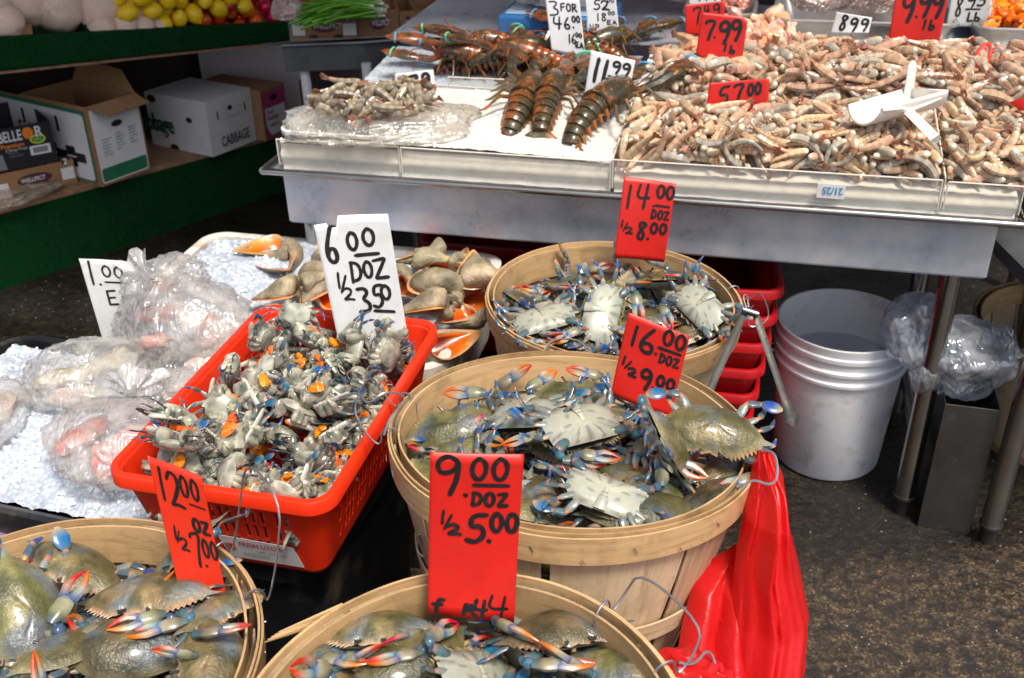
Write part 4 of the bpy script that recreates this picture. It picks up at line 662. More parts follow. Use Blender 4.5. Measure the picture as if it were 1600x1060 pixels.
# cleaned crab pieces
def make_half(v):
    rnd=random.Random(90+v); t=thing('cleaned_crab','x','crab')
    m=MB(); G=(.10,.12,.10)
    for s in (-1,1):
        for k in range(6):
            a=R(60-24*k); m.ball((s*(.010+.008*math.cos(a)),.010*math.sin(a)*1.5,0),(.012,.0062,.010+.003*rnd.random()),n=6,rot=Matrix.Rotation(a*s+ (0 if s>0 else PI),3,'Z'),disp=.3,seed=v+k,col=lambda p:mix(G,(.46,.42,.33),.42+1.0*noise.noise(p*90)))
        for k in range(7): m.ball((s*(.014+.003*k),.014-.004*k,.008),(.0018,.009,.004),n=4,rot=Matrix.Rotation(s*.5,3,'Z'),col=(.45,.44,.38))
    m.build('body',M['halfm'],t)
    if v!=2:
        m=MB()
        for k in range(3): m.ball((rnd.uniform(-.012,.012),rnd.uniform(-.006,.012),.0115),(.0075+.003*rnd.random(),.005,.004),n=6,disp=.6,seed=k+v,rot=Matrix.Rotation(rnd.uniform(0,3),3,'Z'),col=(.85,.20,.012))
        m.build('roe',M['roe'],t)
    m=MB(); m.ball((0,-.002,-.008),(.028,.019,.007),n=8,disp=.25,seed=v,col=lambda p:mix((.20,.20,.15),(.5,.5,.42),.5+noise.noise(p*80))); m.build('underside',M['halfm'],t)
    for s in (-1,1):
        if rnd.random()<.25: 
            claw(t,s,rnd.choice((0,3,2)),M['crabl'])
        for k in range(4): leg(t,s,k,M['crabl'],rnd,'leg' if k<3 else 'paddle_leg')
    for ch in kids(t):
        if ch.name.split('.')[0] in('leg','paddle_leg','claw'): ch.scale=(.60,.60,.5)
    return t
HF=[make_half(i) for i in range(4)]; HFused=[False]*4
# shrimp: bent headless body with ringed shell, fat pale meat end, thin tail fan
def make_shrimp(v,Ls=.090,Tk=.0094,cols=None,small=False):
    rnd=random.Random(v); n=25; bend=(.50,.25,.85)[v%3]; Rr=Ls/(2*bend); pts=[];rad=[];cc=[]
    c1,c2=cols or [((.66,.48,.31),(.50,.40,.28)),((.72,.48,.32),(.54,.40,.28)),((.52,.47,.37),(.38,.37,.32))][v%3]
    for i in range(n):
        t=i/(n-1); a=-bend+2*bend*t; pts.append((Rr*math.sin(a),Rr*math.cos(a)-Rr*math.cos(bend)*.5-Rr*.5,0))
        r=Tk*(.62+.5*math.sin(min(1,t*3.2)*PI/2))*(1-.62*t**1.3); r*=(.955 if i%4==0 else 1.0+.012*(2-abs(i%4-2)))
        if i==0: r*=.55
        rad.append(r); c=mix(c1,c2,.5+.5*math.sin(i*1.1+v)); c=mix(c,(.30,.19,.12),.32) if i%4==0 and i>2 else c
        if i<2 and not small: c=(.66,.61,.50)
        if t>.8: c=mix(c,(.45,.20,.10),.4)
        cc.append(c)
    m=MB(); m.tube(pts,rad,n=8,flat=1.15,up=(0,0,1),col=cc)
    for k in range(4 if not small else 0):
        i=4+3*k; p=Vector(pts[i]); a=-bend+2*bend*i/(n-1); inn=Vector((-math.sin(a),-math.cos(a),0)); tg=Vector((math.cos(a),-math.sin(a),0))
        for sz in (-1,1): q=p+inn*rad[i]*.8+Vector((0,0,sz*rad[i]*.35)); m.tube([q,q+inn*.002+tg*.003,q+inn*.003+tg*.006],[.0014,.0012,.0004],n=4,col=mix(c1,(.45,.20,.10),.45))
    for k in range(0):
        a=0; x=y=0
        if False: m.ball((x,y,0),(.0022,.006,.003),n=3,rot=Matrix.Rotation(-a,3,'Z'),col=mix(c1,(.6,.4,.25),.5))
    f=MB(); e=Vector(pts[-1]); d=(e-Vector(pts[-3])).normalized(); sd=Vector((0,0,1))
    for k in (-1,0,1):
        dd=(d+sd*.55*k).normalized(); f.tube([e-d*.002,e+dd*.007,e+dd*.014,e+dd*.018],[.0015,.0036,.0040,.001],n=6,flat=.3,up=d.cross(sd),col=[c2,mix(c2,(.35,.12,.06),.5),(.35,.12,.07),(.28,.08,.06)])
    return m,f
SHM=[];SHR=[]
for v in range(6):
    m,f=make_shrimp(v); b=m.build('raw_shrimp',M['shrimp']); tag(b,'x','shrimp','x'); f.build('tail_fan',M['shrimp'],b); SHM.append((m,f)); SHR.append(b)
# ================================================================ lobster
def make_lobster(v,tail_curl=.3,claws=True,mk='lob'):
    t=thing('lobster','x','lobster'); rnd=random.Random(v)
    D=(.055,.042,.020); D2=(.035,.036,.024)
    m=MB(); m.tube([(0,0,.026),(0,.02,.028),(0,.05,.030),(0,.08,.027),(0,.10,.020),(0,.115,.016)],[.020,.025,.026,.023,.013,.003],n=14,flat=1.0,up=(0,0,1),col=lambda p:mix(D,D2,.5+noise.noise(p*40)))
    m.tube([(0,-.001,.026),(0,.004,.027)],[.0265,.0265],n=14,up=(0,0,1),col=D2); m.build('carapace',M[mk],t)
    m=MB(); z=.026;y=0;ang=0
    for k in range(6):
        r=.0245-.0018*k; ang+=tail_curl/6; d=Vector((0,-math.cos(ang),-math.sin(ang)*.7)); a=Vector((0,y,z)); b=a+d*.017
        m.tube([a,a+d*.004,a+d*.012,b],[r*.92,r*1.03,r*1.0,r*.93],n=14,flat=.82,up=(0,0,1),col=lambda p:mix(D2,D,.5+noise.noise(p*60)))
        for s in (-1,1): m.tube([a+Vector((s*r*.8,0,-.008))+d*.006,a+Vector((s*r*1.12,0,-.020))+d*.010],[.006,.001],n=5,col=(.28,.10,.02))
        y,z=b.y,b.z
    m.build('tail',M[mk],t)
    m=MB(); e=Vector((0,y,z)); d=Vector((0,-math.cos(ang),-math.sin(ang)))
    for k in (-2,-1,0,1,2):
        dd=(d+Vector((.5*k,0,0))).normalized(); m.tube([e,e+dd*.014,e+dd*.032,e+dd*.042],[.006,.013,.014,.004],n=10,flat=.22,up=(0,-math.sin(ang),math.cos(ang)),col=(.06,.06,.035))
    m.build('tail_fan',M[mk],t)
    for s in (-1,1):
        for k in range(4):
            b=Vector((s*.018,.075-.018*k,.016)); m=MB(); q=b+Vector((s*.022,.012-.012*k,.006)); r=q+Vector((s*.016,.006-.010*k,-.020+.004*rnd.random())); m.tube([b,q,r,r+Vector((s*.010,0,-.006))],[.0038,.0034,.0022,.001],n=6,col=(.12,.08,.03)); m.build('leg',M[mk],t)
        m=MB(); b=Vector((s*.014,.095,.016)); q=b+Vector((s*.03,.02,.004)); w_=q+Vector((s*.008,.028,.004)); m.tube([b,q,w_],[.007,.0095,.010],n=8,col=D2)
        dd=Vector((-s*.15,1,0)).normalized(); big=1.15 if s>0 else .95
        m.tube([w_-dd*.003,w_+dd*.012,w_+dd*.038*big,w_+dd*.06*big],[.007,.016*big,.021*big,.016*big],n=12,flat=.55,up=(0,0,1),col=[D2,D,D,D])
        sd=Vector((0,0,1)).cross(dd); tp=w_+dd*.058*big
        m.tube([tp+sd*s*-.008,tp+sd*s*-.011+dd*.02,tp+sd*s*-.004+dd*.042],[.010,.008,.0015],n=8,flat=.6,up=(0,0,1),col=(.16,.06,.02)); c=m.build('claw',M[mk],t)
        m=MB(); m.tube([tp+sd*s*.008-dd*.004,tp+sd*s*.009+dd*.018,tp+sd*s*.003+dd*.038],[.007,.0055,.0012],n=8,flat=.6,up=(0,0,1),col=(.2,.07,.02)); m.build('pincer',M[mk],c)
        m=MB(); pc=tp+dd*.014; m.tube([pc+ (sd*math.cos(x)*.0175+Vector((0,0,math.sin(x)*.0095))) for x in [2*PI*i/18 for i in range(18)]],.0028,n=6,closed=True); m.build('band',M['bandblue'] if (v+s)%3 else M['band'],c)
        m=MB(); a0=Vector((s*.006,.112,.022)); pp=[a0+Vector((s*(.03*k/3)**1.0+s*.012*k,.035*k-.006*k*k,.020*k-.0045*k*k)) for k in range(6)]; m.tube(chaikin(pp),[.0016*(1-.7*i/len(chaikin(pp))) for i in range(len(chaikin(pp)))],n=5,col=(.14,.05,.02)); m.build('antenna',M[mk],t)
    return t
# ================================================================ whelk
def make_whelk(v,turns=4.0,grow=.30,H=1.0,knob=.16):
    t=thing('whelk','x','whelk'); m=MB(); NT=int(turns*30); NP=28; T=turns*2*PI; vs=[];cols=[]
    def sec(th,inner=0):
        g=math.exp(grow*(th-T)); row=[]
        for j in range(NP):
            ph=2*PI*j/NP; c,s=math.cos(ph),math.sin(ph); cx=.021*g; rr=.027*g*(1-inner); rx=rr*c; rz=rr*s
            if s<0: rz*=2.3*H; rx=rx*(1-.66*(-s)**1.5)-.008*g*(-s)**2
            else: rz*=.72
            sh=max(0,math.cos(ph-.75))**8
            k=1+sh*(.10+knob*max(0,math.sin(th*4.0))**4); rx*=k; rz*=k
            x=cx+rx; row.append(Vector((x*math.cos(th),x*math.sin(th),.036*(1-g)+rz)))
        return row
    for i in range(NT+1):
        th=T*i/NT
        for p in sec(th): 
            p=p*(1+.05*noise.noise(p*60+Vector((v,0,0)))+.035*noise.noise(p*170)+.02*math.sin(th*14)*min(1,i/20)); vs.append(p); q=.5+.5*noise.noise(p*38+Vector((v*5,0,0))); q2=.5+.5*noise.noise(Vector((p.z*160,v,i*.02))); cols.append(mix(mix((.40,.33,.23),(.13,.13,.08),q*q*1.4),(.30,.22,.14),q2*.4))
    fs=[(i*NP+j,i*NP+(j+1)%NP,(i+1)*NP+(j+1)%NP,(i+1)*NP+j) for i in range(NT) for j in range(NP)]
    m.add(vs,fs,col=cols); m.build('spiral_shell',M['shell'],t,solid=.0022,angle=80)
    a=MB(); vs=[];cols=[]
    for k,(dt,inn) in enumerate(((.06,-.12),(.02,.02),(-.25,.10),(-.6,.22),(-1.1,.42),(-1.6,.9))):
        for p in sec(T+dt,inn): vs.append(p); cols.append([(.50,.34,.22),(.78,.30,.08),(.72,.17,.02),(.55,.10,.01),(.16,.03,.01),(.05,.02,.01)][k])
    fs=[(i*NP+j,(i+1)*NP+j,(i+1)*NP+(j+1)%NP,i*NP+(j+1)%NP) for i in range(5) for j in range(NP)]
    a.add(vs,fs,col=cols); a.build('orange_mouth',M['orange'],t,angle=80)
    return t
# ================================================================ generic builders
def text(s,org,ux,uy,h,mat,parent,name='printing',bold=0.0,xs=1.0,lift=.0012):
    cu=bpy.data.curves.new('t','FONT'); cu.body=s; cu.size=1; cu.offset=bold; cu.resolution_u=3
    o=bpy.data.objects.new('t',cu); C.objects.link(o); bpy.context.view_layer.update()
    me=bpy.data.meshes.new_from_object(o); bpy.data.objects.remove(o)
    ux=Vector(ux).normalized(); uy=Vector(uy); uy=(uy-ux*uy.dot(ux)).normalized(); n=ux.cross(uy); org=Vector(org)
    k=h/.72
    m=MB(); m.add([org+ux*(v.co.x*k*xs)+uy*(v.co.y*k)+n*lift for v in me.vertices],[tuple(p.vertices) for p in me.polygons])
    return m.build(name,mat,parent,smooth=False)
GL={'0':[[(.5,1),(.15,.8),(.05,.4),(.3,.02),(.7,.05),(.95,.45),(.85,.85),(.5,1),(.35,.95)]],'1':[[(.6,1),(.45,.5),(.4,0)]],
'2':[[(.05,.75),(.3,1),(.75,.95),(.85,.65),(.4,.25),(.05,.02),(.5,.1),(1,.05)]],'3':[[(.1,.95),(.6,1),(.8,.8),(.35,.55),(.85,.4),(.75,.08),(.05,.02)]],
'4':[[(.25,1),(.05,.42),(1,.5)],[(.8,1),(.62,0)]],'5':[[(.95,1),(.3,.97),(.2,.52),(.7,.62),(.9,.3),(.5,0),(.05,.08)]],
'6':[[(.7,1),(.25,.6),(.05,.25),(.35,0),(.85,.1),(.75,.42),(.25,.4),(.1,.2)]],'7':[[(.05,.8),(.1,.92),(.95,1),(.6,.5),(.45,0)]],
'8':[[(.85,.85),(.45,1),(.15,.8),(.75,.35),(.6,.02),(.15,.1),(.25,.45),(.85,.85)]],'9':[[(.85,.85),(.5,1),(.1,.8),(.25,.5),(.8,.62),(.9,.92),(.85,.4),(.6,0)]],
'D':[[(.2,1),(.1,0)],[(.05,.95),(.7,.9),(.95,.5),(.7,.1),(.05,.0)]],'O':[[(.5,1),(.15,.8),(.05,.4),(.3,.02),(.7,.05),(.95,.45),(.85,.85),(.5,1)]],
'Z':[[(.05,.9),(.9,1),(.85,.9),(.1,.08),(.1,.05),(1,.12)]],'E':[[(.9,1),(.1,.95),(.1,.93),(.1,.02),(.1,.0),(.95,.05)],[(.1,.5),(.75,.55)]],'A':[[(.05,0),(.5,1),(.5,.99),(.95,0)],[(.2,.4),(.85,.42)]],
'F':[[(.95,1),(.12,.95),(.12,.94),(.05,0)],[(.1,.5),(.75,.55)]],'R':[[(.15,1),(.08,0)],[(.05,.95),(.8,.95),(.8,.6),(.15,.5),(.3,.5),(1,.05)]],
'L':[[(.3,1),(.1,.1),(.1,.05),(1,.1)]],'b':[[(.25,1),(.1,.05),(.1,.0),(.8,.05),(.9,.4),(.15,.45)]],'V':[[(.05,1),(.4,0),(.4,.01),(.95,1)]],'P':[[(.2,1),(.1,0)],[(.1,.95),(.9,.9),(.8,.5),(.15,.48)]],
'/':[[(.8,1),(.2,0)]],'.':[[(.35,.06),(.5,.0),(.55,.06)]],'-':[[(0,.5),(1,.56)]],'l':[[(.55,1),(.4,.0)]],'f':[[(.9,1),(.5,1),(.35,.5),(.3,0)],[(.05,.55),(.8,.6)]],
'm':[[(0,0),(.1,.6),(.3,.9),(.35,.1),(.5,.8),(.7,.7),(.7,.1),(1,0)]],' ':[],'s':[[(.9,.9),(.3,1),(.2,.7),(.8,.4),(.6,0),(.05,.1)]]}
SB=[0]
def card(name,label,corners,z,mat,texts,base=None,rot=0,lean=14,th=.0016,notch=None,cut=None,group='price cards'):
    # corners TL,TR,BR,BL as seen in the photo; the card is a flat sheet standing at its own distance
    bx=(corners[2][0]+corners[3][0])/2; by=(corners[2][1]+corners[3][1])/2
    b=P(bx,by,z) if base is None else Vector(base)
    h=Vector((CAM.x-b.x,CAM.y-b.y,0)).normalized(); h=Matrix.Rotation(R(rot),3,'Z')@h
    n=(h*math.cos(R(lean))+Vector((0,0,1))*math.sin(R(lean))).normalized()
    q=[PL(x,y,b,n) for x,y in corners]; TL,TR,BR,BL=q
    cr_=random.Random(len(label)*7); A1=cr_.uniform(-.05,.05)*(TR-TL).length; A2=cr_.uniform(-.03,.03)*(BL-TL).length; A3=cr_.uniform(-.03,.03)*(TR-TL).length
    def mp(u,v,o=0): return TL*(1-u)*(1-v)+TR*u*(1-v)+BR*u*v+BL*(1-u)*v+n*(o+A1*(math.sin(PI*u)-.6)+A2*math.sin(PI*v)+A3*(u-.5)*(v-.5)*4)
    pts=[(0,0)]+(notch or [])+([(1,0)] if not cut else [(1-cut,0),(.999,cut*.6),(1,cut*.6)])+[(1,1),(0,1)]
    tp=pts[:-2]; NB=24; m=MB()
    def topv(u):
        for (a,b_),(c_,d_) in zip(tp,tp[1:]):
            if a-1e-9<=u<=c_+1e-9: return b_+(d_-b_)*((u-a)/max(1e-9,c_-a))
        return tp[-1][1]
    vs,fs=grid_surf(lambda u,v: mp(u,topv(u)+(1-topv(u))*v,0),NB,16); m.add(vs,fs)
    o=m.build(name,mat,None,smooth=True,loc=BL,solid=th)
    tag(o,label,'price sign',group)
    W=((TR-TL).length+(BR-BL).length)/2; H=((BL-TL).length+(BR-TR).length)/2
    m=MB(); idx=0; rnd=random.Random(len(label))
    for (s,x,y,w,hh,wt,*sl) in texts:
        sl=sl[0] if sl else 0; cw=w/max(1,len(s))
        for ci,ch in enumerate(s):
            for st in GL.get(ch,[]):
                jx,jy=rnd.uniform(-.04,.04),rnd.uniform(-.04,.04)
                pp=chaikin([(a,b_,0) for a,b_ in st],2); idx+=1; L3=[]
                for a in pp: 
                    wch=cw*(.80 if len(s)>1 else 1)
                    if ch=='1': wch*=.8
                    u=x+ci*cw+(a.x+jx)*wch; v=y+hh*(1-a.y+jy); u-=v*0; v+=sl*(u-.5); L3.append((u*W,v*H))
                vs=[];n_=len(L3); hw=wt*W/2
                for i,(a,b_) in enumerate(L3):
                    a0=L3[max(0,i-1)];a1=L3[min(n_-1,i+1)]; dx,dy=a1[0]-a0[0],a1[1]-a0[1]; l=math.hypot(dx,dy) or 1; k2=hw*(1+.22*noise.noise(Vector((i*.35,idx*1.7,3))))
                    if i in(0,n_-1): k2*=.75
                    for sg in (-1,1): vs.append(mp((a-dy/l*k2*sg)/W,(b_+dx/l*k2*sg)/H,th/2+.0005+.00001*i+.00004*(idx%20)))
                m.add(vs,[(2*i,2*i+1,2*i+3,2*i+2) for i in range(n_-1)])
                for e in (0,n_-1):   # round ends
                    cx,cy=L3[e]; ring=[mp((cx+hw*.8*math.cos(t))/W,(cy+hw*.8*math.sin(t))/H,th/2+.00048+.00001*e+.00004*(idx%20)) for t in [2*PI*i/10 for i in range(10)]]
                    m.add(ring,[tuple(range(10))])
    m.build('handwriting',M['marker'],o,smooth=False)
    return o,mp
def band(m,r0,z0,r1,z1,th,seed,n=96,wob=.0015,BMx=None,a0=0,a1=2*PI):
    vs=[];gr=[];closed=abs(a1-a0-2*PI)<1e-6; nn=n if closed else n+1
    for i in range(nn):
        a=a0+(a1-a0)*i/n; w_=wob*noise.noise(Vector((math.cos(a)*2,math.sin(a)*2,seed)))*2; wz=.002*noise.noise(Vector((math.cos(a)*1.5,math.sin(a)*1.5,seed+5)))
        for (r,z,q) in ((r0,z0,0),(r1,z1,1),(r1-th,z1,1),(r0-th,z0,0)):
            p=Vector(((r+w_)*math.cos(a),(r+w_)*math.sin(a),z+wz)); vs.append(BMx@p if BMx else p); gr.append((a*r0*3+seed,abs(z1-z0)*q+seed*.37,seed))
    fs=[]
    for i in range(n if closed else n):
        j=(i+1)%nn
        for k in range(4): fs.append((i*4+k,i*4+(k+1)%4,j*4+(k+1)%4,j*4+k))
    m.add(vs,fs,gr=gr)
def make_basket(label,c,tx,ty,r=.235,H=.30,seed=0,handle_angles=(0,PI),hup=.2,splinter=0,col='hoopwood'):
    X=Vector((1,0,ty)).normalized(); Y=Vector((0,math.cos(tx),math.sin(tx))); Z=X.cross(Y).normalized(); Y=Z.cross(X)
    BM=Matrix(((X.x,Y.x,Z.x,c[0]),(X.y,Y.y,Z.y,c[1]),(X.z,Y.z,Z.z,c[2]),(0,0,0,1)))
    BM=BM@Matrix.Rotation(0,4,'Z')
    root=thing('bushel_basket',label,'basket',(c[0],c[1],c[2]-H),'wooden bushel baskets of crabs'); rnd=random.Random(seed)
    ri=r-.012
    for (a,b,z0,z1,nm) in ((r,r-.003,.002,-.036,'rim_hoop'),(r-.0035,r-.0065,.006,-.030,'rim_hoop'),(ri-.004,ri-.009,.004,-.050,'inner_hoop')):
        m=MB(); band(m,a,z0,b,z1,.0026,seed+a*50,BMx=BM); m.build(nm,M[col],root)
    m=MB(); band(m,r-.006-.052*.55,-.165,r-.006-.052*.66,-.195,.0028,seed+9,BMx=BM); m.build('middle_hoop',M['basketwood'],root)
    m=MB(); band(m,.176,-H+.026,.170,-H,.003,seed+9.5,BMx=BM); m.build('bottom_hoop',M[col],root)
    ns=16
    for k in range(ns):
        a0=2*PI*k/ns+rnd.uniform(-.02,.02); wd=2*PI/ns*rnd.uniform(.90,.985); m=MB(); vs=[];gr=[];nh=10;nw=5; s=seed*20+k+.5; off=rnd.uniform(0,.001)
        for ly in (0,1):
            for i in range(nh+1):
                t=i/nh; z=.0-(H-.004)*t; rr=(r-.0082-off)+(.168-(r-.0082))*t**1.25-.0022*ly
                for j in range(nw+1):
                    a=a0+wd*(j/nw-.5)*(1-.10*t); p=Vector((rr*math.cos(a),rr*math.sin(a),z)); vs.append(BM@p); gr.append(((z)*2+s,(a-a0)*.25+s*.3,s))
        q=(nh+1)*(nw+1); fs=[]
        for i in range(nh):
            for j in range(nw):
                a=i*(nw+1)+j; fs.append((a,a+nw+1,a+nw+2,a+1)); fs.append((q+a,q+a+1,q+a+nw+2,q+a+nw+1))
        for i in range(nh):
            for j in (0,nw): a=i*(nw+1)+j; b=a+nw+1; fs.append((a,b,q+b,q+a) if j else (a,q+a,q+b,b))
        m.add(vs,fs,gr=gr); m.build('slat',M['basketwood'],root)
    m=MB(); m.add([BM@Vector((.168*math.cos(2*PI*i/40),.168*math.sin(2*PI*i/40),-H+.005)) for i in range(40)],[tuple(range(40))],gr=[(.1*i,.2,seed) for i in range(40)]); m.build('base_board',M['basketwood'],root,solid=.004)
    m=MB()
    for k in range(26):
        a=2*PI*k/26+.1; z=-.013-.012*(k%2); rr=r+.0012; p=BM@Vector((rr*math.cos(a),rr*math.sin(a),z)); q=BM@Vector((rr*math.cos(a+.02),rr*math.sin(a+.02),z-.007)); m.tube([p,q],.0006,n=5)
    m.build('staples',M['wire'],root)
    for a in handle_angles:
        hw=.21; m=MB(); pts=[]
        def pp(da,rr,z): return BM@Vector((rr*math.cos(a+da),rr*math.sin(a+da),z))
        pts=[pp(-hw,r-.02,-.03),pp(-hw,r-.018,.008),pp(-hw,r+.006,.012),pp(-hw,r+.008,-.02),pp(-hw*.95,r+.03,-.028+hup*.25),pp(-hw*.8,r+.045,-.02+hup*.45),pp(hw*.8,r+.045,-.02+hup*.45),pp(hw*.95,r+.03,-.028+hup*.25),pp(hw,r+.008,-.02),pp(hw,r+.006,.012),pp(hw,r-.018,.008),pp(hw,r-.02,-.03)]
        m.tube(chaikin(pts,2),.0013,n=6); m.build('wire_handle',M['wire'],root)
    if splinter:
        m=MB()
        for k in range(5):
            a=splinter+.02*k; p0=Vector(((r+.001)*math.cos(a),(r+.001)*math.sin(a),-.004*k)); d=Vector((math.sin(a),-math.cos(a),.0))
            m.tube([BM@p0,BM@(p0+d*-.03+Vector((0,0,.004+.003*k))),BM@(p0-d*.07+Vector((0,0,.010+.005*k)))],[.0022,.0018,.0006],n=5,gr=[(k,i*.1,k) for i in range(15)])
        m.build('splinters',M[col],root)
    return root,BM
def quadbox(corners,z0,z1,h=0): pass
def grid_surf(fn,nu,nv): 
    vs=[fn(i/nu,j/nv) for j in range(nv+1) for i in range(nu+1)]
    fs=[(j*(nu+1)+i,j*(nu+1)+i+1,(j+1)*(nu+1)+i+1,(j+1)*(nu+1)+i) for j in range(nv) for i in range(nu)]
    return vs,fs
def rrect(w,d,r,n=8):
    o=[]
    for cx,cy,a0 in ((w/2-r,d/2-r,0),(-w/2+r,d/2-r,90),(-w/2+r,-d/2+r,180),(w/2-r,-d/2+r,270)):
        for i in range(n+1): a=R(a0+90*i/n); o.append((cx+r*math.cos(a),cy+r*math.sin(a)))
    return o
def tub(name,label,cat,mat,c,ang,w,d,zb,zt,taper=.03,r=.04,th=.004,lip=.012,lipmat=None,group=None,liph=.010):
    t=thing(name,label,cat,(c[0],c[1],zb),group); ca,sa=math.cos(ang),math.sin(ang)
    def W(x,y,z): return Vector((c[0]+x*ca-y*sa,c[1]+x*sa+y*ca,z))
    prof=[(0,zb,0),(0,zb+.004,0),(1,zt,0),(1,zt,lip),(1,zt-liph,lip),]
    def ring(k,z,e): 
        g=taper*(1-k); return [W(x,y,z) for x,y in rrect(w-2*g+2*e,d-2*g+2*e,max(.004,r+e))]
    rings=[ring(0,zb,0),ring(1,zt,0),ring(1,zt,lip),ring(1,zt-liph,lip),ring(1,zt-liph,th+.0005),ring(0,zb-.0,th)]
    # inner wall then out over the lip and down the outside
    rings=[ring(0,zb+th,-.0),ring(1,zt,0),ring(1,zt+.003,lip*.5),ring(1,zt,lip),ring(1,zt-liph,lip),ring(1,zt-liph,th),ring(0,zb,th)]
    n=len(rings[0]); vs=[p for q in rings for p in q]; fs=[]
    for k in range(len(rings)-1):
        for i in range(n): fs.append((k*n+i,k*n+(i+1)%n,(k+1)*n+(i+1)%n,(k+1)*n+i))
    fs.append(tuple(range(n))); fs.append(tuple((len(rings)-1)*n+i for i in range(n))[::-1])
    m=MB(); m.add(vs,fs); m.build('body',mat,t,angle=35)
    return t,W
def icefield(name,label,fn,nu,nv,amp=.006,chips=0,chipfn=None,seed=0,mat='ice'):
    def g(u,v):
        p=Vector(fn(u,v)); p.z+=amp*(noise.noise(p*40)+.5*noise.noise(p*95)+.35*noise.noise(p*200)); return p
    vs,fs=grid_surf(g,nu,nv); m=MB(); m.add(vs,fs); o=m.build(name,M[mat],None,loc=tuple(vs[0])); tag(o,label,'ice',None,'stuff')
    if chips:
        rnd=random.Random(seed); m=MB()
        for k in range(chips):
            p=g(rnd.random(),rnd.random()); s=rnd.uniform(.002,.0065); q=Quaternion((rnd.gauss(0,1),rnd.gauss(0,1),rnd.gauss(0,1),rnd.gauss(0,1))).normalized().to_matrix()
            m.box(p+Vector((0,0,s*.2)),(s*1.7,s*1.2,s*.9),ax=(q.col[0],q.col[1],q.col[2]))
        m.build('ice_chips',M['icechip'],o,smooth=False)['kind']='stuff'
    return o
def bagmesh(name,label,mat,c,rad,rot=0,seed=0,n=5,knot=None,crease=.16,cat='plastic bag',group=None,flatten=.3,bm_r=None,fine=.05,zmin=None,floor=True):
    bm=bmesh.new(); bmesh.ops.create_icosphere(bm,subdivisions=n,radius=1)
    Rz=Matrix.Rotation(R(rot),3,'Z'); c=Vector(c); K=Vector(knot) if knot else None; vs=[]
    for v in bm.verts:
        p=v.co.copy(); s=Vector((seed*3.7,seed*1.3,0))
        d=1+crease*noise.noise(p*1.7+s)
        r1=1-abs(noise.noise(p*3.1+s+Vector((noise.noise(p*2+s),)*3)*.6))*2; r2=1-abs(noise.noise(p*7+s))*2
        d+=fine*(r1**3)*.9+fine*.45*r2
        q=Rz@Vector((p.x*rad[0],p.y*rad[1],p.z*rad[2]))*d
        if floor and q.z<-rad[2]*flatten: q.z=-rad[2]*flatten+ (q.z+rad[2]*flatten)*.12
        q+=c
        if K is not None:
            kd=(K-c).normalized(); t=max(0,p.dot((Rz.inverted()@kd)))**7; an=math.atan2(p.y,p.x); q=q.lerp(K+Vector((math.sin(an*9),math.cos(an*9),math.sin(an*5)))*.006,t*.97)
        vs.append(q)
    fs=[tuple(v.index for v in f.verts) for f in bm.faces]; bm.free()
    m=MB(); m.add(vs,fs); t=thing(name,label,cat,tuple(c-Vector((0,0,rad[2]*flatten))),group)
    m.build('film',mat,t,angle=180)
    if K is not None:
        m=MB(); kd=(K-c).normalized(); sd=kd.cross(Vector((0,0,1))).normalized(); up=sd.cross(kd); vs=[];NR=40
        for k,(r_,h) in enumerate(((.006,0),(.011,.012),(.022,.026),(.036,.038),(.045,.044))):
            for j in range(NR):
                a=2*PI*j/NR; rr=r_*(1+.28*math.sin(a*7+seed)*min(1,k/2)+.2*noise.noise(Vector((j*.6,k,seed)))); vs.append(K+kd*(h+.008*math.sin(a*5)*k/3)+(sd*math.cos(a)+up*math.sin(a)*.55)*rr)
        m.add(vs,[(k*NR+j,k*NR+(j+1)%NR,(k+1)*NR+(j+1)%NR,(k+1)*NR+j) for k in range(4) for j in range(NR)]); m.build('gathered_neck',mat,t,angle=180)
    return t
# ================================================================ baskets and crabs
B_mid,BMm=make_basket('wooden bushel basket of crabs in the middle, red bag hanging at its right',(.076,1.112,.699),-.105,-.056,.245,seed=1,handle_angles=(PI*.955,),hup=.13)
B_bk,BMb=make_basket('wooden bushel basket of crabs nearest the steel table',(.183,1.608,.63),0,-.05,.23,seed=2,handle_angles=(-.05,),hup=.05)
B_fr,BMf=make_basket('splintered wooden bushel basket of crabs cut off by the bottom edge',(-.062,.595,.711),.10,.036,.222,seed=3,handle_angles=(.62,),hup=.1,splinter=2.15)
B_fl,BMl=make_basket('wooden bushel basket of crabs in the bottom left corner',(-.508,.752,.678),0,0,.235,seed=4,handle_angles=(.62,),hup=.30)
fill_basket('crab0',BMm,'the middle basket',dz=.006,seed=3)
fill_basket('crab1',BMb,'the rear basket',dz=.008,seed=4)
fill_basket('crab2',BMf,'the bottom-edge basket',dz=-.004,seed=5)
fill_basket('crab3',BMl,'the bottom left basket',dz=.0,seed=6)
# supports: black crates under the front baskets
for (cx,cy,zt,w_,d_,lab) in ((.08,1.10,.385,.36,.36,'black plastic crate under the middle crab basket'),(.185,1.61,.325,.36,.36,'black plastic crate under the rear crab basket'),(-.062,.62,.40,.34,.34,'black plastic crate under the bottom-edge crab basket'),(-.508,.752,.373,.36,.36,'black plastic crate under the bottom left crab basket')):
    tub('crate',lab,'crate',M['blackplastic'],(cx,cy),0,w_,d_,.002,zt,taper=.02,r=.03,group='black crates under the baskets')
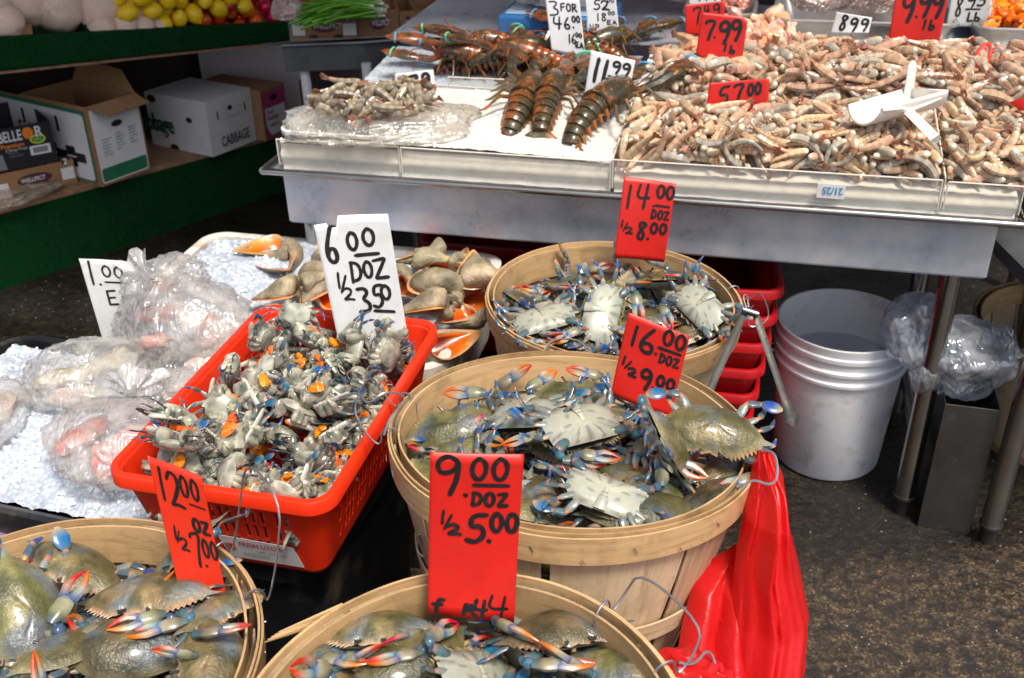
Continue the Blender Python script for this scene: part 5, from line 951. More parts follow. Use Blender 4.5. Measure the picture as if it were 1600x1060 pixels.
# crab reaching over the rim, crab hanging at left rim
def lone(v,pos,rot,label,s=1.0):
    o=copy_tree(CR[v]); o.matrix_world=Matrix.Translation(pos)@rot.to_matrix().to_4x4()@Matrix.Scale(s,4); o['label']=label; o['group']='blue crabs heaped in the middle basket'; return o
from mathutils import Euler
lone(4,P(1112,672,.742),Euler((R(-22),R(-6),R(168))),'blue crab resting on the right rim of the middle basket')
lone(0,P(1048,700,.730),Euler((R(20),R(62),R(25))),'large olive crab standing on edge below the 16.00 card, serrated shell facing left')
lone(3,P(905,665,.735),Euler((R(200),R(8),R(30))),'pale crab lying belly up in the centre of the middle basket')
lone(1,P(945,775,.715),Euler((R(170),R(-12),R(160))),'pale belly-up crab at the front of the middle basket, beside the red card',.9)
lone(0,P(820,650,.725),Euler((R(190),R(-20),R(-30))),'pale crab with a raised claw at the back left of the middle basket',.95)
o=lone(1,P(940,490,.655),Euler((R(200),R(-35),R(70))),'white-bellied crab lying on its side in the centre of the rear basket'); o['group']='blue crabs heaped in the rear basket'
o=lone(3,P(1095,480,.655),Euler((R(215),R(15),R(-60))),'white-bellied crab at the right of the rear basket, orange claw tips showing',.95); o['group']='blue crabs heaped in the rear basket'
o=lone(0,P(850,500,.65),Euler((R(195),R(-10),R(10))),'white-bellied crab at the left of the rear basket with blue claws spread',.95); o['group']='blue crabs heaped in the rear basket'
o=lone(0,P(235,930,.682),Euler((R(14),R(6),R(178))),'olive crab facing out in the centre of the bottom left basket',1.08); o['group']='blue crabs heaped in the bottom left basket'
o=lone(1,P(45,965,.668),Euler((R(20),R(-38),R(118))),'olive crab tilted on its side, leftmost in the bottom left basket',1.12); o['group']='blue crabs heaped in the bottom left basket'
o=lone(2,P(215,1010,.672),Euler((R(12),R(8),R(20))),'olive crab with a serrated shell at the bottom of the bottom left basket',1.12); o['group']='blue crabs heaped in the bottom left basket'
GM={'m':'blue crabs heaped in the middle basket','b':'blue crabs heaped in the rear basket','f':'blue crabs heaped in the bottom-edge basket','l':'blue crabs heaped in the bottom left basket'}
for (g_,v,px,py,z,rx,ry,rz,s_,lab) in (
 ('m',0,715,672,.690,25,-8,15,1.05,'olive crab against the back left wall of the middle basket'),
 ('m',4,1000,800,.692,-4,6,12,1.12,'large smooth olive crab at the front rim of the middle basket'),
 ('m',1,850,785,.684,14,18,60,1.05,'olive crab just right of the 9.00 card in the middle basket'),
 ('m',3,1110,785,.680,-10,-12,30,.95,'olive crab in the front right of the middle basket with blue claws'),
 ('m',0,1130,745,.680,25,-20,60,.8,'small olive crab near the right rim of the middle basket'),
 ('m',4,900,625,.705,20,5,10,.95,'olive crab at the back of the middle basket with orange-tipped claws'),
 ('m',4,690,745,.670,30,25,60,1.0,'olive crab at the left rim of the middle basket'),
 ('b',0,905,448,.612,30,0,170,1.05,'olive crab at the back centre of the rear basket'),
 ('b',4,820,478,.610,20,40,60,1.05,'olive crab tilted against the left wall of the rear basket'),
 ('b',1,1040,440,.628,28,15,150,1.05,'grey crab high at the back right of the rear basket'),
 ('b',3,1010,500,.622,8,-5,185,1.05,'brown-grey crab in the centre right of the rear basket'),
 ('b',2,1065,528,.608,10,15,200,.95,'round olive crab just right of the 16.00 card'),
 ('b',0,1118,510,.612,20,-30,230,.9,'olive crab against the right wall of the rear basket'),
 ('b',4,905,545,.606,-5,0,15,1.0,'olive crab at the front of the rear basket, under the wire'),
 ('f',0,590,985,.702,22,4,178,1.0,'olive crab left of the 9.00 card facing the viewer with orange-red claw tips'),
 ('f',1,880,985,.704,20,-10,200,1.08,'grey-olive crab right of the 9.00 card facing the viewer'),
 ('f',4,650,1030,.700,10,5,40,1.0,'speckled olive crab below the 9.00 card'),
 ('f',3,960,1045,.69,15,10,160,1.0,'blue-clawed crab near the right rim of the bottom-edge basket'),
 ('f',2,520,1060,.69,15,-10,120,1.0,'dark crab at the left wall of the bottom-edge basket'),
 ('l',4,120,885,.672,18,-8,150,1.05,'olive crab behind the facing crab in the bottom left basket'),
 ('l',0,290,870,.680,40,35,210,1.0,'crab standing on edge behind the 12.00 card'),
 ('l',2,330,1035,.672,10,-10,100,1.0,'rounded olive crab at the front right of the bottom left basket'),
 ('l',3,340,955,.668,15,-20,240,.95,'blue crab squeezed beside the lower end of the 12.00 card'),
 ('l',1,110,1015,.676,-10,20,60,1.0,'blue-clawed crab low in the centre of the bottom left basket')):
    o=lone(v,P(px,py,z),Euler((R(rx),R(ry),R(rz))),lab,s_*.95); o['group']=GM[g_]; PEND.append(([o],{'m':BMm,'b':BMb,'f':BMf,'l':BMl}[g_]))
# ================================================================ red slotted basket
RA=[Vector((-.543,1.074)),Vector((-.226,1.003)),Vector((-.139,1.437)),Vector((-.400,1.506))]
rc=sum(RA,Vector((0,0)))/4; rang=R(-15.0); RW,RD,RZ0,RZ1=.295,.452,.535,.682
def RWp(x,y,z): return Vector((rc.x+x*math.cos(rang)-y*math.sin(rang),rc.y+x*math.sin(rang)+y*math.cos(rang),z))
def red_tub(name,label,cat,W,w,d,z0,z1,mat,taper=.026,rr=.024,group=None,slots=True,loc=None):
    t=thing(name,label,cat,tuple(loc),group); per=[]
    per=rrect(w,d,rr,6); n0=len(per); fine=[]
    for i in range(n0):
        a=Vector(per[i]);b=Vector(per[(i+1)%n0]); k=max(1,round((b-a).length/.0045))
        for j in range(k): fine.append((a.lerp(b,j/k),(b-a).length>.05,j,k))
    NH=30; vs=[]
    for h in range(NH+1):
        tt=h/NH
        for (p,_,_,_) in fine:
            sx=(w/2-taper*(1-tt))/(w/2); sy=(d/2-taper*(1-tt))/(d/2); vs.append(W(p.x*sx,p.y*sy,z0+(z1-z0)*tt))
    n=len(fine); fs=[]
    for h in range(NH):
        for i in range(n):
            _,st,j,k=fine[i]; hole=False
            if slots and st and 4<j<k-5:
                row=h//6; g=j%11
                if row in(1,2,3) and h%6 in(0,1,2,3,4) and g in (1,2,4,5,7,8) and not(g in(2,5,8)) : hole=True
            if not hole: fs.append((h*n+i,h*n+(i+1)%n,(h+1)*n+(i+1)%n,(h+1)*n+i))
    m=MB(); m.add(vs,fs); m.build('slotted_wall',mat,t,smooth=True,angle=60,solid=.0028)
    m=MB(); m.add([W(p.x*(w/2-taper)/(w/2),p.y*(d/2-taper)/(d/2),z0+.001) for p,_,_,_ in fine],[tuple(range(n))]); m.build('floor',mat,t,solid=.003)
    # rolled lip
    prof=[(0,-.002),(0,.003),(.002,.0055),(.010,.0055),(.012,.003),(.0125,-.014),(.0105,-.014),(.0105,.001),(.004,.001)]
    m=MB(); vs=[]; q=rrect(w,d,rr,8); nq=len(q)
    for (e,z) in prof:
        for (x,y) in rrect(w+2*e,d+2*e,rr+e,8): vs.append(W(x,y,z1+z))
    k=len(prof); m.add(vs,[(a*nq+i,a*nq+(i+1)%nq,((a+1)%k)*nq+(i+1)%nq,((a+1)%k)*nq+i) for a in range(k) for i in range(nq)]); m.build('lip',mat,t,angle=50)
    return t
red=red_tub('red_basket','bright red slotted plastic basket full of cleaned crabs on the black ice bin','basket',RWp,RW,RD,RZ0,RZ1,M['redplastic'],loc=(rc.x,rc.y,RZ0))
# litchi label on the front wall
fc=lambda x,z: RWp(x,-(RD/2-.026*(1-(z-RZ0)/(RZ1-RZ0)))-.0030,z)
m=MB(); q=[fc(-.012,.545),fc(.095,.545),fc(.088,.585),fc(-.022,.588)]
ux=(q[1]-q[0]).normalized(); m.add(q+[p+ux.cross(Vector((0,0,1)))*-.0008 for p in q],[(0,1,2,3),(7,6,5,4),(0,4,5,1),(1,5,6,2),(2,6,7,3),(3,7,4,0)]); lb=m.build('paper_label',M['whitecard'],red,smooth=False)
uy=(q[3]-q[0])
text('FRESH LITCHI',fc(.008,.574),ux,uy,.008,M['printred'],lb,bold=.02,xs=.95)
text('NWT 1 KG/2.2LB',fc(.032,.563),ux,uy,.004,M['printgreen'],lb); text('PRODUCT OF CHINA\nKEEP REFRIGERATED',fc(.010,.557),ux,uy,.003,M['printgreen'],lb)
m=MB(); cc=fc(-.006,.570)-ux.cross(Vector((0,0,1)))*-.0012; 
for k in range(3): m.box(cc+uy.normalized()*(k-1)*.004,(.012,.0008,.0028),ax=(ux,ux.cross(uy).normalized(),uy.normalized()))
m.build('emblem',M['printred'],lb)
HFP=[]; its=unpack(DATA['half']); rnd=random.Random(2)
RM=Matrix.Translation((rc.x,rc.y,0))@Matrix.Rotation(rang,4,'Z')
RMl=Matrix.Translation((rc.x,rc.y,.665))@Matrix.Rotation(rang+PI/2,4,'Z')
for i,(p,q,s) in enumerate(its):
    fl=Quaternion((1,0,0),PI) if (q.to_matrix()@Vector((0,0,1))).z<0 and rnd.random()<.6 else Quaternion()
    mm=RMl@Matrix.Translation(Vector((p.x*1.0,p.y*1.06,p.z*.78-.026+.16*max(0,-p.x-.06))))@(q@fl).to_matrix().to_4x4()
    k=rnd.randrange(4); o=place(HF,HFused,k,mm,s*1.04); HFP.append(o)
    o['group']='cleaned crabs in the red basket'; o['label']='cleaned crab %s, %s %s of the red basket heap'%('without roe' if k==2 else 'with orange roe',('low at' if p.z<-.02 else 'high at'),('the back','the middle','the front')[0 if p.x>.07 else 1 if p.x>-.07 else 2]+(' left' if p.y>.035 else ' right' if p.y<-.035 else ''))
# a last row of pieces tucked along the walls
rnd=random.Random(31)
for i in range(22):
    side=i%3; u=rnd.uniform(-.9,.9)
    x,y=((u*(RW/2-.04),-(RD/2-.05)) if side==0 else (-(RW/2-.045),u*(RD/2-.05)) if side==1 else ((RW/2-.045),u*(RD/2-.05)))
    k=rnd.randrange(4); o=place(HF,HFused,k,Matrix.Translation(RWp(x,y,.640+rnd.uniform(-.006,.010)))@Euler((rnd.uniform(-.5,.5),rnd.uniform(-.5,.5),rnd.uniform(0,6.3))).to_matrix().to_4x4(),1.0); HFP.append(o)
    o['group']='cleaned crabs in the red basket'; o['label']='cleaned crab %s at the red basket %s wall, %s'%('without roe' if k==2 else 'with roe',('front','left','right')[side],('left end','middle','right end')[0 if u<-.3 else 1 if u<.3 else 2] if side==0 else ('toward the front','near the middle','toward the back')[0 if u<-.3 else 1 if u<.3 else 2])
# ================================================================ black ice bin with bags
bu=Vector((-.95,.31)); bv=Vector((.31,.95)); FRc=Vector((-.285,1.055))
bc=FRc+bu*.44+bv*.225; bang=math.atan2(-.31,.95)
bin_,_=tub('ice_bin','black plastic bin filled with crushed ice under the red basket','bin',M['blackplastic'],(bc.x,bc.y),bang,.86,.43,.15,.512,taper=.03,r=.05,th=.005,lip=.018,liph=.022)
def binp(a,b,z): q=FRc+bu*a+bv*b; return (q.x,q.y,z)
icefield('crushed_ice','crushed white ice filling the black bin around the bagged fish',lambda u,v: binp(.03+.82*u,.02+.40*v,.512+.035*math.sin(PI*min(1,v*1.1))*(.6+.5*math.sin(PI*u))-.006),190,110,.007,1500,seed=3)
tub('crate','black crate under the black ice bin','crate',M['blackplastic'],(bc.x,bc.y),bang,.78,.36,.002,.146,taper=.01,r=.03)
# fish in bags
def fillets(t,spots,col,name='fish_piece',mat='flesh'):
    for k,(px,py,z,rx,ry,rz,a) in enumerate(spots):
        m=MB(); m.ball(P(px,py,z),(rx,ry,rz),n=12,rot=Matrix.Rotation(R(a),3,'Z'),disp=.25,seed=k,col=lambda p:mix(col,(.75,.62,.55),.5+.8*noise.noise(p*45))); m.build(name,M[mat],t)
b1=bagmesh('fish_bag','knotted clear plastic bag of pink fish at the front of the black ice bin',M['film'],P(190,690,.575),(.115,.085,.05),rot=-20,seed=1,knot=P(205,622,.60),flatten=.55,fine=.09,group='clear bags of seafood on ice')
fillets(b1,[(130,680,.56,.05,.022,.016,60),(185,700,.565,.055,.02,.016,80),(235,690,.56,.05,.018,.015,70),(160,720,.555,.05,.018,.014,110),(260,730,.55,.04,.010,.008,60)],(.72,.22,.16))
b2=bagmesh('squid_bag','clear plastic bag of grey-green squid at the left of the black ice bin',M['film'],P(140,585,.572),(.11,.08,.05),rot=10,seed=2,knot=P(190,620,.60),flatten=.5,fine=.09,group='clear bags of seafood on ice')
fillets(b2,[(100,590,.56,.05,.02,.016,20),(150,575,.57,.05,.02,.016,50),(190,560,.565,.04,.02,.016,100),(120,620,.56,.05,.02,.014,10)],(.33,.30,.16))
b3=bagmesh('salmon_bag','crumpled clear bag of red fish steaks behind the 1.00 card',M['film'],P(290,500,.61),(.13,.09,.075),rot=-25,seed=3,knot=P(235,440,.70),flatten=.6,fine=.09,group='clear bags of seafood on ice')
fillets(b3,[(250,490,.60,.045,.02,.016,10),(310,500,.605,.045,.022,.016,-20),(340,530,.59,.04,.02,.016,30),(240,535,.59,.03,.015,.012,20)],(.75,.12,.06))
b4=bagmesh('salmon_bag','clear bag of pale fish piled on top beside the red basket corner',M['film'],P(355,565,.575),(.12,.085,.06),rot=35,seed=4,flatten=.6,fine=.09,group='clear bags of seafood on ice')
fillets(b4,[(330,560,.58,.05,.02,.014,40),(290,600,.57,.05,.02,.014,60)],(.65,.45,.38))
b6=bagmesh('ice_bag','crumpled empty clear bag lying between the front fish bag and the red basket',M['film'],P(285,625,.57),(.085,.06,.035),rot=20,seed=9,flatten=.6,fine=.2,crease=.3,group='clear bags of seafood on ice')
b7=bagmesh('salmon_bag','small clear bag of fish on top of the pile behind the 1.00 card',M['film'],P(255,440,.66),(.07,.05,.04),rot=30,seed=12,flatten=.6,fine=.16,crease=.3,group='clear bags of seafood on ice')
fillets(b7,[(250,445,.66,.03,.015,.012,20)],(.75,.30,.22))
b5=bagmesh('fish_bag','clear bag of pale fish at the far left edge of the black bin',M['film'],P(-10,650,.56),(.05,.075,.045),rot=0,seed=5,flatten=.6,fine=.1,group='clear bags of seafood on ice'); fillets(b5,[(-10,640,.555,.03,.05,.02,0)],(.50,.36,.28))
m=MB(); m.tube(chaikin([P(235,760,.548),P(262,750,.555),P(285,735,.552),P(272,770,.545),P(285,785,.540)]),[.005]*5+[.003]*12 if False else .004,n=7,col=(.6,.22,.08)); o=m.build('squid_tentacle',M['flesh'],None,loc=tuple(P(262,750,.55))); tag(o,'orange-brown squid tentacle trailing on the ice out of the front fish bag','tentacle')
# pinkish cloth below the bin rim, left edge
m=MB(); m.ball(P(6,826,.44),(.045,.03,.02),n=14,disp=.4,seed=4); o=m.build('cloth',simple('lilaccloth',(.55,.38,.60),.5,var=.2,scale=60),None,loc=tuple(P(6,826,.42))); tag(o,'crumpled lilac plastic wrap under the rim of the black bin','wrap')
# ================================================================ foam box with whelks
sc_=[Vector((-.13,1.54)),Vector((-.02,1.99)),Vector((-.68,2.16)),Vector((-.80,1.71))]; scn=sum(sc_,Vector((0,0)))/4; sang=math.atan2(1.99-2.16,.66)
fb,SW=tub('foam_box','stained white foam box of ice and whelks behind the red basket','box',M['styro'],(scn.x,scn.y),sang,.66,.44,.36,.535,taper=.02,r=.03,th=.012,lip=.022,liph=.03)
tub('crate','black crate under the foam box of whelks','crate',M['blackplastic'],(scn.x,scn.y),sang,.58,.38,.002,.357,taper=.01,r=.03)
icefield('crushed_ice','white crushed ice heaped in the foam box under the whelks',lambda u,v:(lambda q:(q.x,q.y,q.z))(SW((u-.5)*.64,(v-.5)*.42,.505+.05*math.exp(-((u-.25)/.25)**2-((v-.6)/.5)**2)+.012)),120,90,.006,500,seed=5)
WK=[(455,400,.57,1.25,(170,8,200),'grey-green whelk at the back of the foam box left of the white card'),
(430,462,.56,.95,(15,-5,95),'orange-mouthed whelk leftmost in the foam box, on the edge of the ice'),
(478,455,.565,1.15,(-15,5,170),'big orange-mouthed whelk just left of the 6.00 card'),
(700,410,.585,1.35,(165,10,250),'large pale grey whelk right of the 6.00 card with its spire pointing up'),
(655,395,.58,1.0,(150,0,130),'grey whelk half hidden behind the 6.00 card'),
(690,445,.575,1.2,(20,0,20),'whelk with a pale open mouth lying right of the 6.00 card'),
(762,425,.60,1.05,(-5,15,10),'orange-mouthed whelk on the right corner of the foam box beside the rear crab basket'),
(655,490,.575,1.1,(0,0,100),'bright orange-mouthed whelk at the right edge of the 6.00 card'),
(695,520,.555,1.05,(160,-5,300),'banded grey whelk at the front right of the foam box'),
(735,455,.57,.9,(180,0,330),'small yellow-grey whelk between the large whelk and the box corner'),
(520,430,.60,1.1,(120,10,300),'brown whelk hidden behind the left edge of the 6.00 card'),
(400,500,.555,.9,(150,0,30),'pale whelk lying behind the back corner of the red basket'),
(410,395,.565,.95,(190,0,100),'grey whelk at the left back of the foam box with ice beside it'),
(500,385,.575,1.0,(200,5,20),'brown-grey whelk between the leftmost whelks and the 6.00 card'),
(640,440,.575,1.0,(170,0,210),'whelk touching the right edge of the 6.00 card, mouth hidden'),
(725,395,.585,.9,(150,0,0),'small grey whelk behind the large pale one'),
(720,500,.56,.8,(180,0,120),'small whelk in the ice at the front right corner of the foam box'),
(450,500,.56,.9,(160,0,240),'grey whelk close behind the back left corner of the red basket')]
for i,(px,py,z,s,rt,lab) in enumerate(WK):
    if i==0: W0=make_whelk(0); W1=make_whelk(1,3.9,.27,.9,.35); srcs=[W0,W1]; o=W0
    elif i==1: o=W1
    else: o=copy_tree(srcs[i%2])
    o.matrix_world=Matrix.Translation(P(px,py,z+.008))@Matrix.Rotation(R(rt[2]),4,'Z')@Matrix.Rotation(R(90+rt[1]),4,'X')@Matrix.Rotation(R(rt[0]+180),4,'Z')@Matrix.Translation((0,0,.02))@Matrix.Scale(s*1.2,4); o['label']=lab; o['group']='whelks in the foam box'
# ================================================================ price cards in front
card('price_card','white worn card reading 1.00 EA stuck in the ice at the left',[(123,404),(207,409),(236,535),(162,535)],.545,M['dirtycard'],[('1',.10,.02,.13,.27,.05),('.',.24,.24,.08,.05,.05),('00',.36,.07,.44,.13,.04),('-',.36,.24,.46,.04,.04),('EA',.34,.36,.5,.17,.045)],lean=5)
card('price_card','tall white card reading 6.00 DOZ at the back of the red basket',[(490,352),(606,334),(640,543),(528,530)],.665,M['wellcard'],
 [('6',.08,.04,.17,.30,.06),('0',.38,.10,.15,.14,.05),('0',.60,.08,.17,.13,.05),('-',.47,.25,.32,.06,.05),('D',.36,.33,.15,.16,.045),('O',.54,.33,.13,.13,.045),('Z',.68,.31,.19,.16,.045),('1',.14,.41,.10,.13,.035),('/',.16,.44,.16,.14,.035),('2',.20,.54,.15,.10,.035),('3',.38,.54,.20,.20,.05),('5',.58,.52,.17,.18,.045),('0',.72,.52,.14,.11,.045),('-',.58,.71,.28,.03,.04)],lean=10,notch=[(.17,.0),(.20,.045),(.31,.04),(.33,-.045)],rot=4)
card('price_card','red card reading 14.00 doz, standing in the rear crab basket',[(975,276),(1056,287),(1038,410),(960,402)],.655,M['redcard'],
 [('1',.10,.09,.12,.28,.06),('4',.28,.06,.26,.30,.06),('.',.60,.27,.07,.04,.05),('00',.66,.04,.38,.16,.055),('-',.68,.28,.26,.03,.05),('DOZ',.62,.35,.36,.11,.045),('1',.05,.52,.07,.09,.04),('/',.09,.55,.12,.10,.035),('2',.16,.60,.14,.08,.04),('8',.38,.52,.20,.23,.06),('.',.58,.68,.07,.04,.06),('00',.64,.51,.34,.13,.055)],lean=12)
card('price_card','red card reading 16.00 doz in the middle crab basket',[(982,488),(1078,527),(1048,652),(954,618)],.70,M['redcard'],
 [('1',.12,.12,.12,.24,.055),('6',.26,.08,.26,.30,.06),('.',.52,.30,.06,.04,.05),('00',.60,.02,.40,.18,.055),('-',.58,.23,.36,.05,.05),('DOZ',.62,.31,.34,.11,.04),('1',.06,.50,.08,.10,.04),('/',.10,.53,.13,.10,.035),('2',.18,.60,.14,.09,.045),('9',.38,.54,.20,.24,.06),('.',.60,.70,.06,.04,.06),('00',.66,.56,.32,.13,.05)],lean=12)
GL['C']=[[(.9,.85),(.4,1),(.05,.5),(.35,.0),(.9,.15)]]
card('price_card','long red card reading 9.00 doz, standing in the bottom-edge basket',[(672,706),(819,712),(803,972),(668,960)],.716,M['redcard'],
 [('9',.05,.01,.30,.24,.06),('.',.36,.22,.07,.03,.06),('00',.44,.02,.45,.13,.055),('-',.46,.17,.38,.03,.05),('DOZ',.46,.23,.42,.08,.045),('1',.12,.35,.08,.08,.035),('/',.14,.37,.13,.09,.035),('2',.20,.43,.15,.06,.045),('5',.40,.36,.24,.17,.06),('.',.64,.49,.06,.03,.06),('00',.68,.35,.34,.11,.055),('4',.68,.84,.24,.14,.035),('f m',.05,.90,.55,.08,.05),('4',.52,.88,.16,.11,.045)],lean=10)
card('price_card','orange-red card reading 12.00, leaning in the bottom left basket',[(230,712),(315,744),(358,950),(282,930)],.665,M['orangecard'],
 [('1',.10,.05,.14,.24,.06),('2',.26,.05,.26,.26,.07),('00',.52,.05,.38,.16,.06),('-',.62,.24,.30,.04,.04),('OZ',.60,.36,.36,.10,.07),('1',.16,.47,.10,.10,.045),('/',.18,.50,.13,.09,.035),('2',.26,.55,.16,.09,.05),('7',.48,.48,.22,.26,.06),('.',.68,.68,.06,.03,.06),('00',.70,.50,.32,.14,.055)],lean=8)
# wire poking from the bottom left basket and loose wires on the middle one
def wire(label,pts,r=.0013):
    m=MB(); m.tube(chaikin(pts,2),r,n=6); o=m.build('wire',M['wire'],None,loc=tuple(pts[0])); return tag(o,label,'wire','loose basket wires')
wire('bent wire hanging over the front rim of the middle basket',[P(925,825,.71),P(905,842,.70),P(880,872,.67),P(848,868,.67),P(840,878,.66)])
wire('wire loop at the left side of the middle basket, under the rim',[P(655,835,.65),P(660,850,.63),P(668,875,.61),P(650,862,.61),P(655,838,.63)])
wire('long bent wire handle between the red basket and the middle basket',[P(600,680,.74),P(610,650,.76),P(640,620,.76),P(600,610,.79),P(575,635,.77),P(560,612,.77),P(530,622,.75)],.0016)
wire('wire handle lying across the front of the rear basket heap',[P(850,575,.64),P(852,530,.66),P(915,530,.665),P(917,575,.645)],.0016)
# ================================================================ tongs
t=thing('tongs','steel kitchen tongs hooked over the right rim of the rear crab basket','tongs',tuple(P(1165,480,.66)))
m=MB(); a,b=P(1168,478,.70),P(1095,640,.615); d=(b-a).normalized(); sd=Vector((1,.15,0)).normalized(); m.tube([a,a.lerp(b,.3),a.lerp(b,.7),b],[.005,.006,.006,.005],n=4,flat=.3,up=d.cross(sd)); m.build('arm',M['tong'],t)
m=MB(); a2,b2=P(1180,490,.69),P(1237,655,.56); m.tube([a2,a2.lerp(b2,.3),a2.lerp(b2,.75),b2],[.006,.006,.006,.006],n=4,flat=.3,up=(b2-a2).cross(sd)); m.tube([b2-(b2-a2).normalized()*.03,b2,b2+(b2-a2).normalized()*.012],[.008,.014,.003],n=8,flat=.3,up=(b2-a2).cross(sd)); m.build('arm',M['tong'],t)
m=MB(); m.tube([P(1164,484,.70)-sd*.003,P(1182,492,.695)+sd*.003],.006,n=10); m.tube(chaikin([P(1166,482,.705),P(1160,462,.72),P(1168,460,.72),P(1170,480,.705)]),.0012,n=6); m.build('hinge',M['pipe'],t)
# ================================================================ red bags
def redbagmesh(label,outline,z0s,folds,seed,thick=.03):
    # a hanging sheet bag: left and right edges given as pixel pairs at each height; the surface pleats in and out
    t=thing('red_bag',label,'plastic bag',tuple(P(*outline[-1][:2],z0s[-1])),'red carrier bags'); 
    for side in (1,-1):
        NU,NVs=46,8; vs=[]; n=len(outline)
        for r_ in range((n-1)*NVs+1):
            k=min(n-2,r_//NVs); f=(r_-k*NVs)/NVs; lx,rx=[outline[k][i]*(1-f)+outline[k+1][i]*f for i in (0,1)]; yl,yr=[outline[k][i]*(1-f)+outline[k+1][i]*f for i in (2,3)]; z=z0s[k]*(1-f)+z0s[k+1]*f
            A=P(lx,yl,z);B=P(rx,yr,z); nrm=Vector((B.y-A.y,-(B.x-A.x),0)).normalized()
            for i in range(NU+1):
                u=i/NU; am=thick*sm(0,1.2,k+f)*math.sin(PI*u)**.6; pl=math.sin(u*folds*2*PI+seed+.5*math.sin((k+f)*.9+seed))*.010*min(1,(k+f)); s=abs(math.sin(u*folds*PI+seed*2+.4*noise.noise(Vector((k+f,u*2,seed)))))**.5*.022*min(1,.3+(k+f)*.5)
                vs.append(A.lerp(B,u)+nrm*(side*am+ (pl+s)*(1 if side>0 else -.7)*math.sin(PI*u)**.5))
        rows=(n-1)*NVs; m=MB(); m.add(vs,[(r_*(NU+1)+i,r_*(NU+1)+i+1,(r_+1)*(NU+1)+i+1,(r_+1)*(NU+1)+i) for r_ in range(rows) for i in range(NU)])
        m.build('front_sheet' if side>0 else 'back_sheet',M['redbag'],t,angle=75)
    return t
rb=redbagmesh('big red plastic carrier bag hanging from the right handle of the middle basket',[(1186,1206,704,706),(1178,1222,740,738),(1168,1226,800,795),(1150,1246,870,870),(1140,1262,960,950),(1135,1258,1040,1040),(1150,1235,1130,1130)],[.745,.715,.68,.62,.555,.50,.44],2.5,1.2,.035)
rb2=redbagmesh('red plastic carrier bag spreading under the middle basket, left of the hanging one',[(1150,1170,850,850),(1085,1165,905,900),(1065,1172,985,980),(1050,1185,1060,1060),(1040,1190,1130,1130)],[.60,.575,.53,.49,.45],1.6,.3,.02)
wire('grey wire loop holding the red bag at the right rim of the middle basket',[P(1158,765,.735),P(1175,748,.745),P(1205,760,.735),P(1216,745,.745),P(1212,706,.765),P(1190,704,.76)],.0016)
wire('grey wire loop poking up beside the orange bag at the bottom edge',[P(1126,1075,.62),P(1110,1008,.66),P(1085,1040,.65),P(1060,1035,.66)],.0016)
t=thing('orange_bag','orange-red plastic bag bunched on the right rim of the bottom-edge basket','plastic bag',tuple(P(1080,1060,.62))); m=MB()
for k,(x,y,r_) in enumerate(((1062,1045,.030),(1082,1055,.032),(1100,1075,.035),(1075,1090,.04))): m.ball(P(x,y,.635-.01*k),(r_,r_*.8,r_*.6),n=12,disp=.5,seed=k)
m.build('bunched_film',M['redbag'],t)
# ================================================================ steel display table
TA=Vector((-.515,2.049)); tu=Vector((.967,-.255)); tv=Vector((.255,.967)); tang=math.atan2(-.255,.967)
def T(u,v,z): q=TA+tu*u+tv*v; return Vector((q.x,q.y,z))
TX=(Vector((*tu,0)),Vector((*tv,0)),Vector((0,0,1)))
def tbox(m,u0,u1,v0,v1,z0,z1,**k): m.box(T((u0+u1)/2,(v0+v1)/2,(z0+z1)/2),(u1-u0,v1-v0,z1-z0),ax=TX,**k)
tb=thing('steel_table','long stainless steel display table with a deep apron and pipe legs','table',tuple(T(0,0,0)))
m=MB(); m.tube([T(0,0,.722),T(1.485,0,.722)],.009,n=12,flat=.8,up=(0,0,1)); m.tube([T(0,0,.722),T(0,.45,.722)],.009,n=10); m.tube([T(1.485,0,.722),T(1.485,.45,.722)],.009,n=10)
m.build('rolled_rim',M['pipe'],tb)
m=MB(); tbox(m,.004,1.481,.002,.45,.713,.7155); m.build('top_sheet',M['steel'],tb,smooth=False)
m=MB(); tbox(m,.030,1.452,.028,.031,.597,.7125); m.build('front_apron',M['steel'],tb,smooth=False,bevel=.0015)
for u in (.030,1.449):
    m=MB(); tbox(m,u,u+.003,.0315,.44,.597,.7125); m.build('side_apron',M['steel'],tb,smooth=False)
m=MB(); tbox(m,.034,1.448,.033,.05,.593,.597); m.build('apron_flange',M['steel'],tb,smooth=False)
for (u,v) in ((1.395,.055),(1.40,.40),(.07,.06),(.07,.40)):
    m=MB(); m.tube([T(u,v,.045),T(u,v,.60)],.021,n=24); l=m.build('leg',M['pipe'],tb)
    m=MB(); m.tube([T(u,v,.0),T(u,v,.004),T(u,v,.04),T(u,v,.046)],[.015,.0165,.0185,.0225],n=20); m.tube([T(u,v,.044),T(u,v,.050)],.0235,n=20); m.build('foot',M['darksteel'],l)
m=MB(); m.tube([T(.07,.40,.18),T(1.40,.40,.18)],.014,n=14); m.tube([T(1.40,.06,.18),T(1.40,.40,.18)],.014,n=14); m.build('lower_rail',M['pipe'],tb)
# neighbouring table on the right (leg and underside in view)
t2=thing('steel_table','next steel table at the right edge, only its pipe leg in view','table',tuple(T(1.62,0,0)))
m=MB(); u0=1.545; lp=P(1541,845,0); m.tube([Vector((lp.x,lp.y,.045)),Vector((lp.x,lp.y,.56))],.021,n=24); l=m.build('leg',M['pipe'],t2)
m=MB(); m.tube([Vector((lp.x,lp.y,0)),Vector((lp.x,lp.y,.04)),Vector((lp.x,lp.y,.046))],[.016,.0185,.0225],n=20); m.tube([Vector((lp.x,lp.y,.044)),Vector((lp.x,lp.y,.050))],.0235,n=20); m.build('foot',M['darksteel'],l)
m=MB(); m.box((lp.x+.42,lp.y+.25,.58),(.86,.55,.03)); m.build('top',M['oldsteel'],t2,smooth=False)
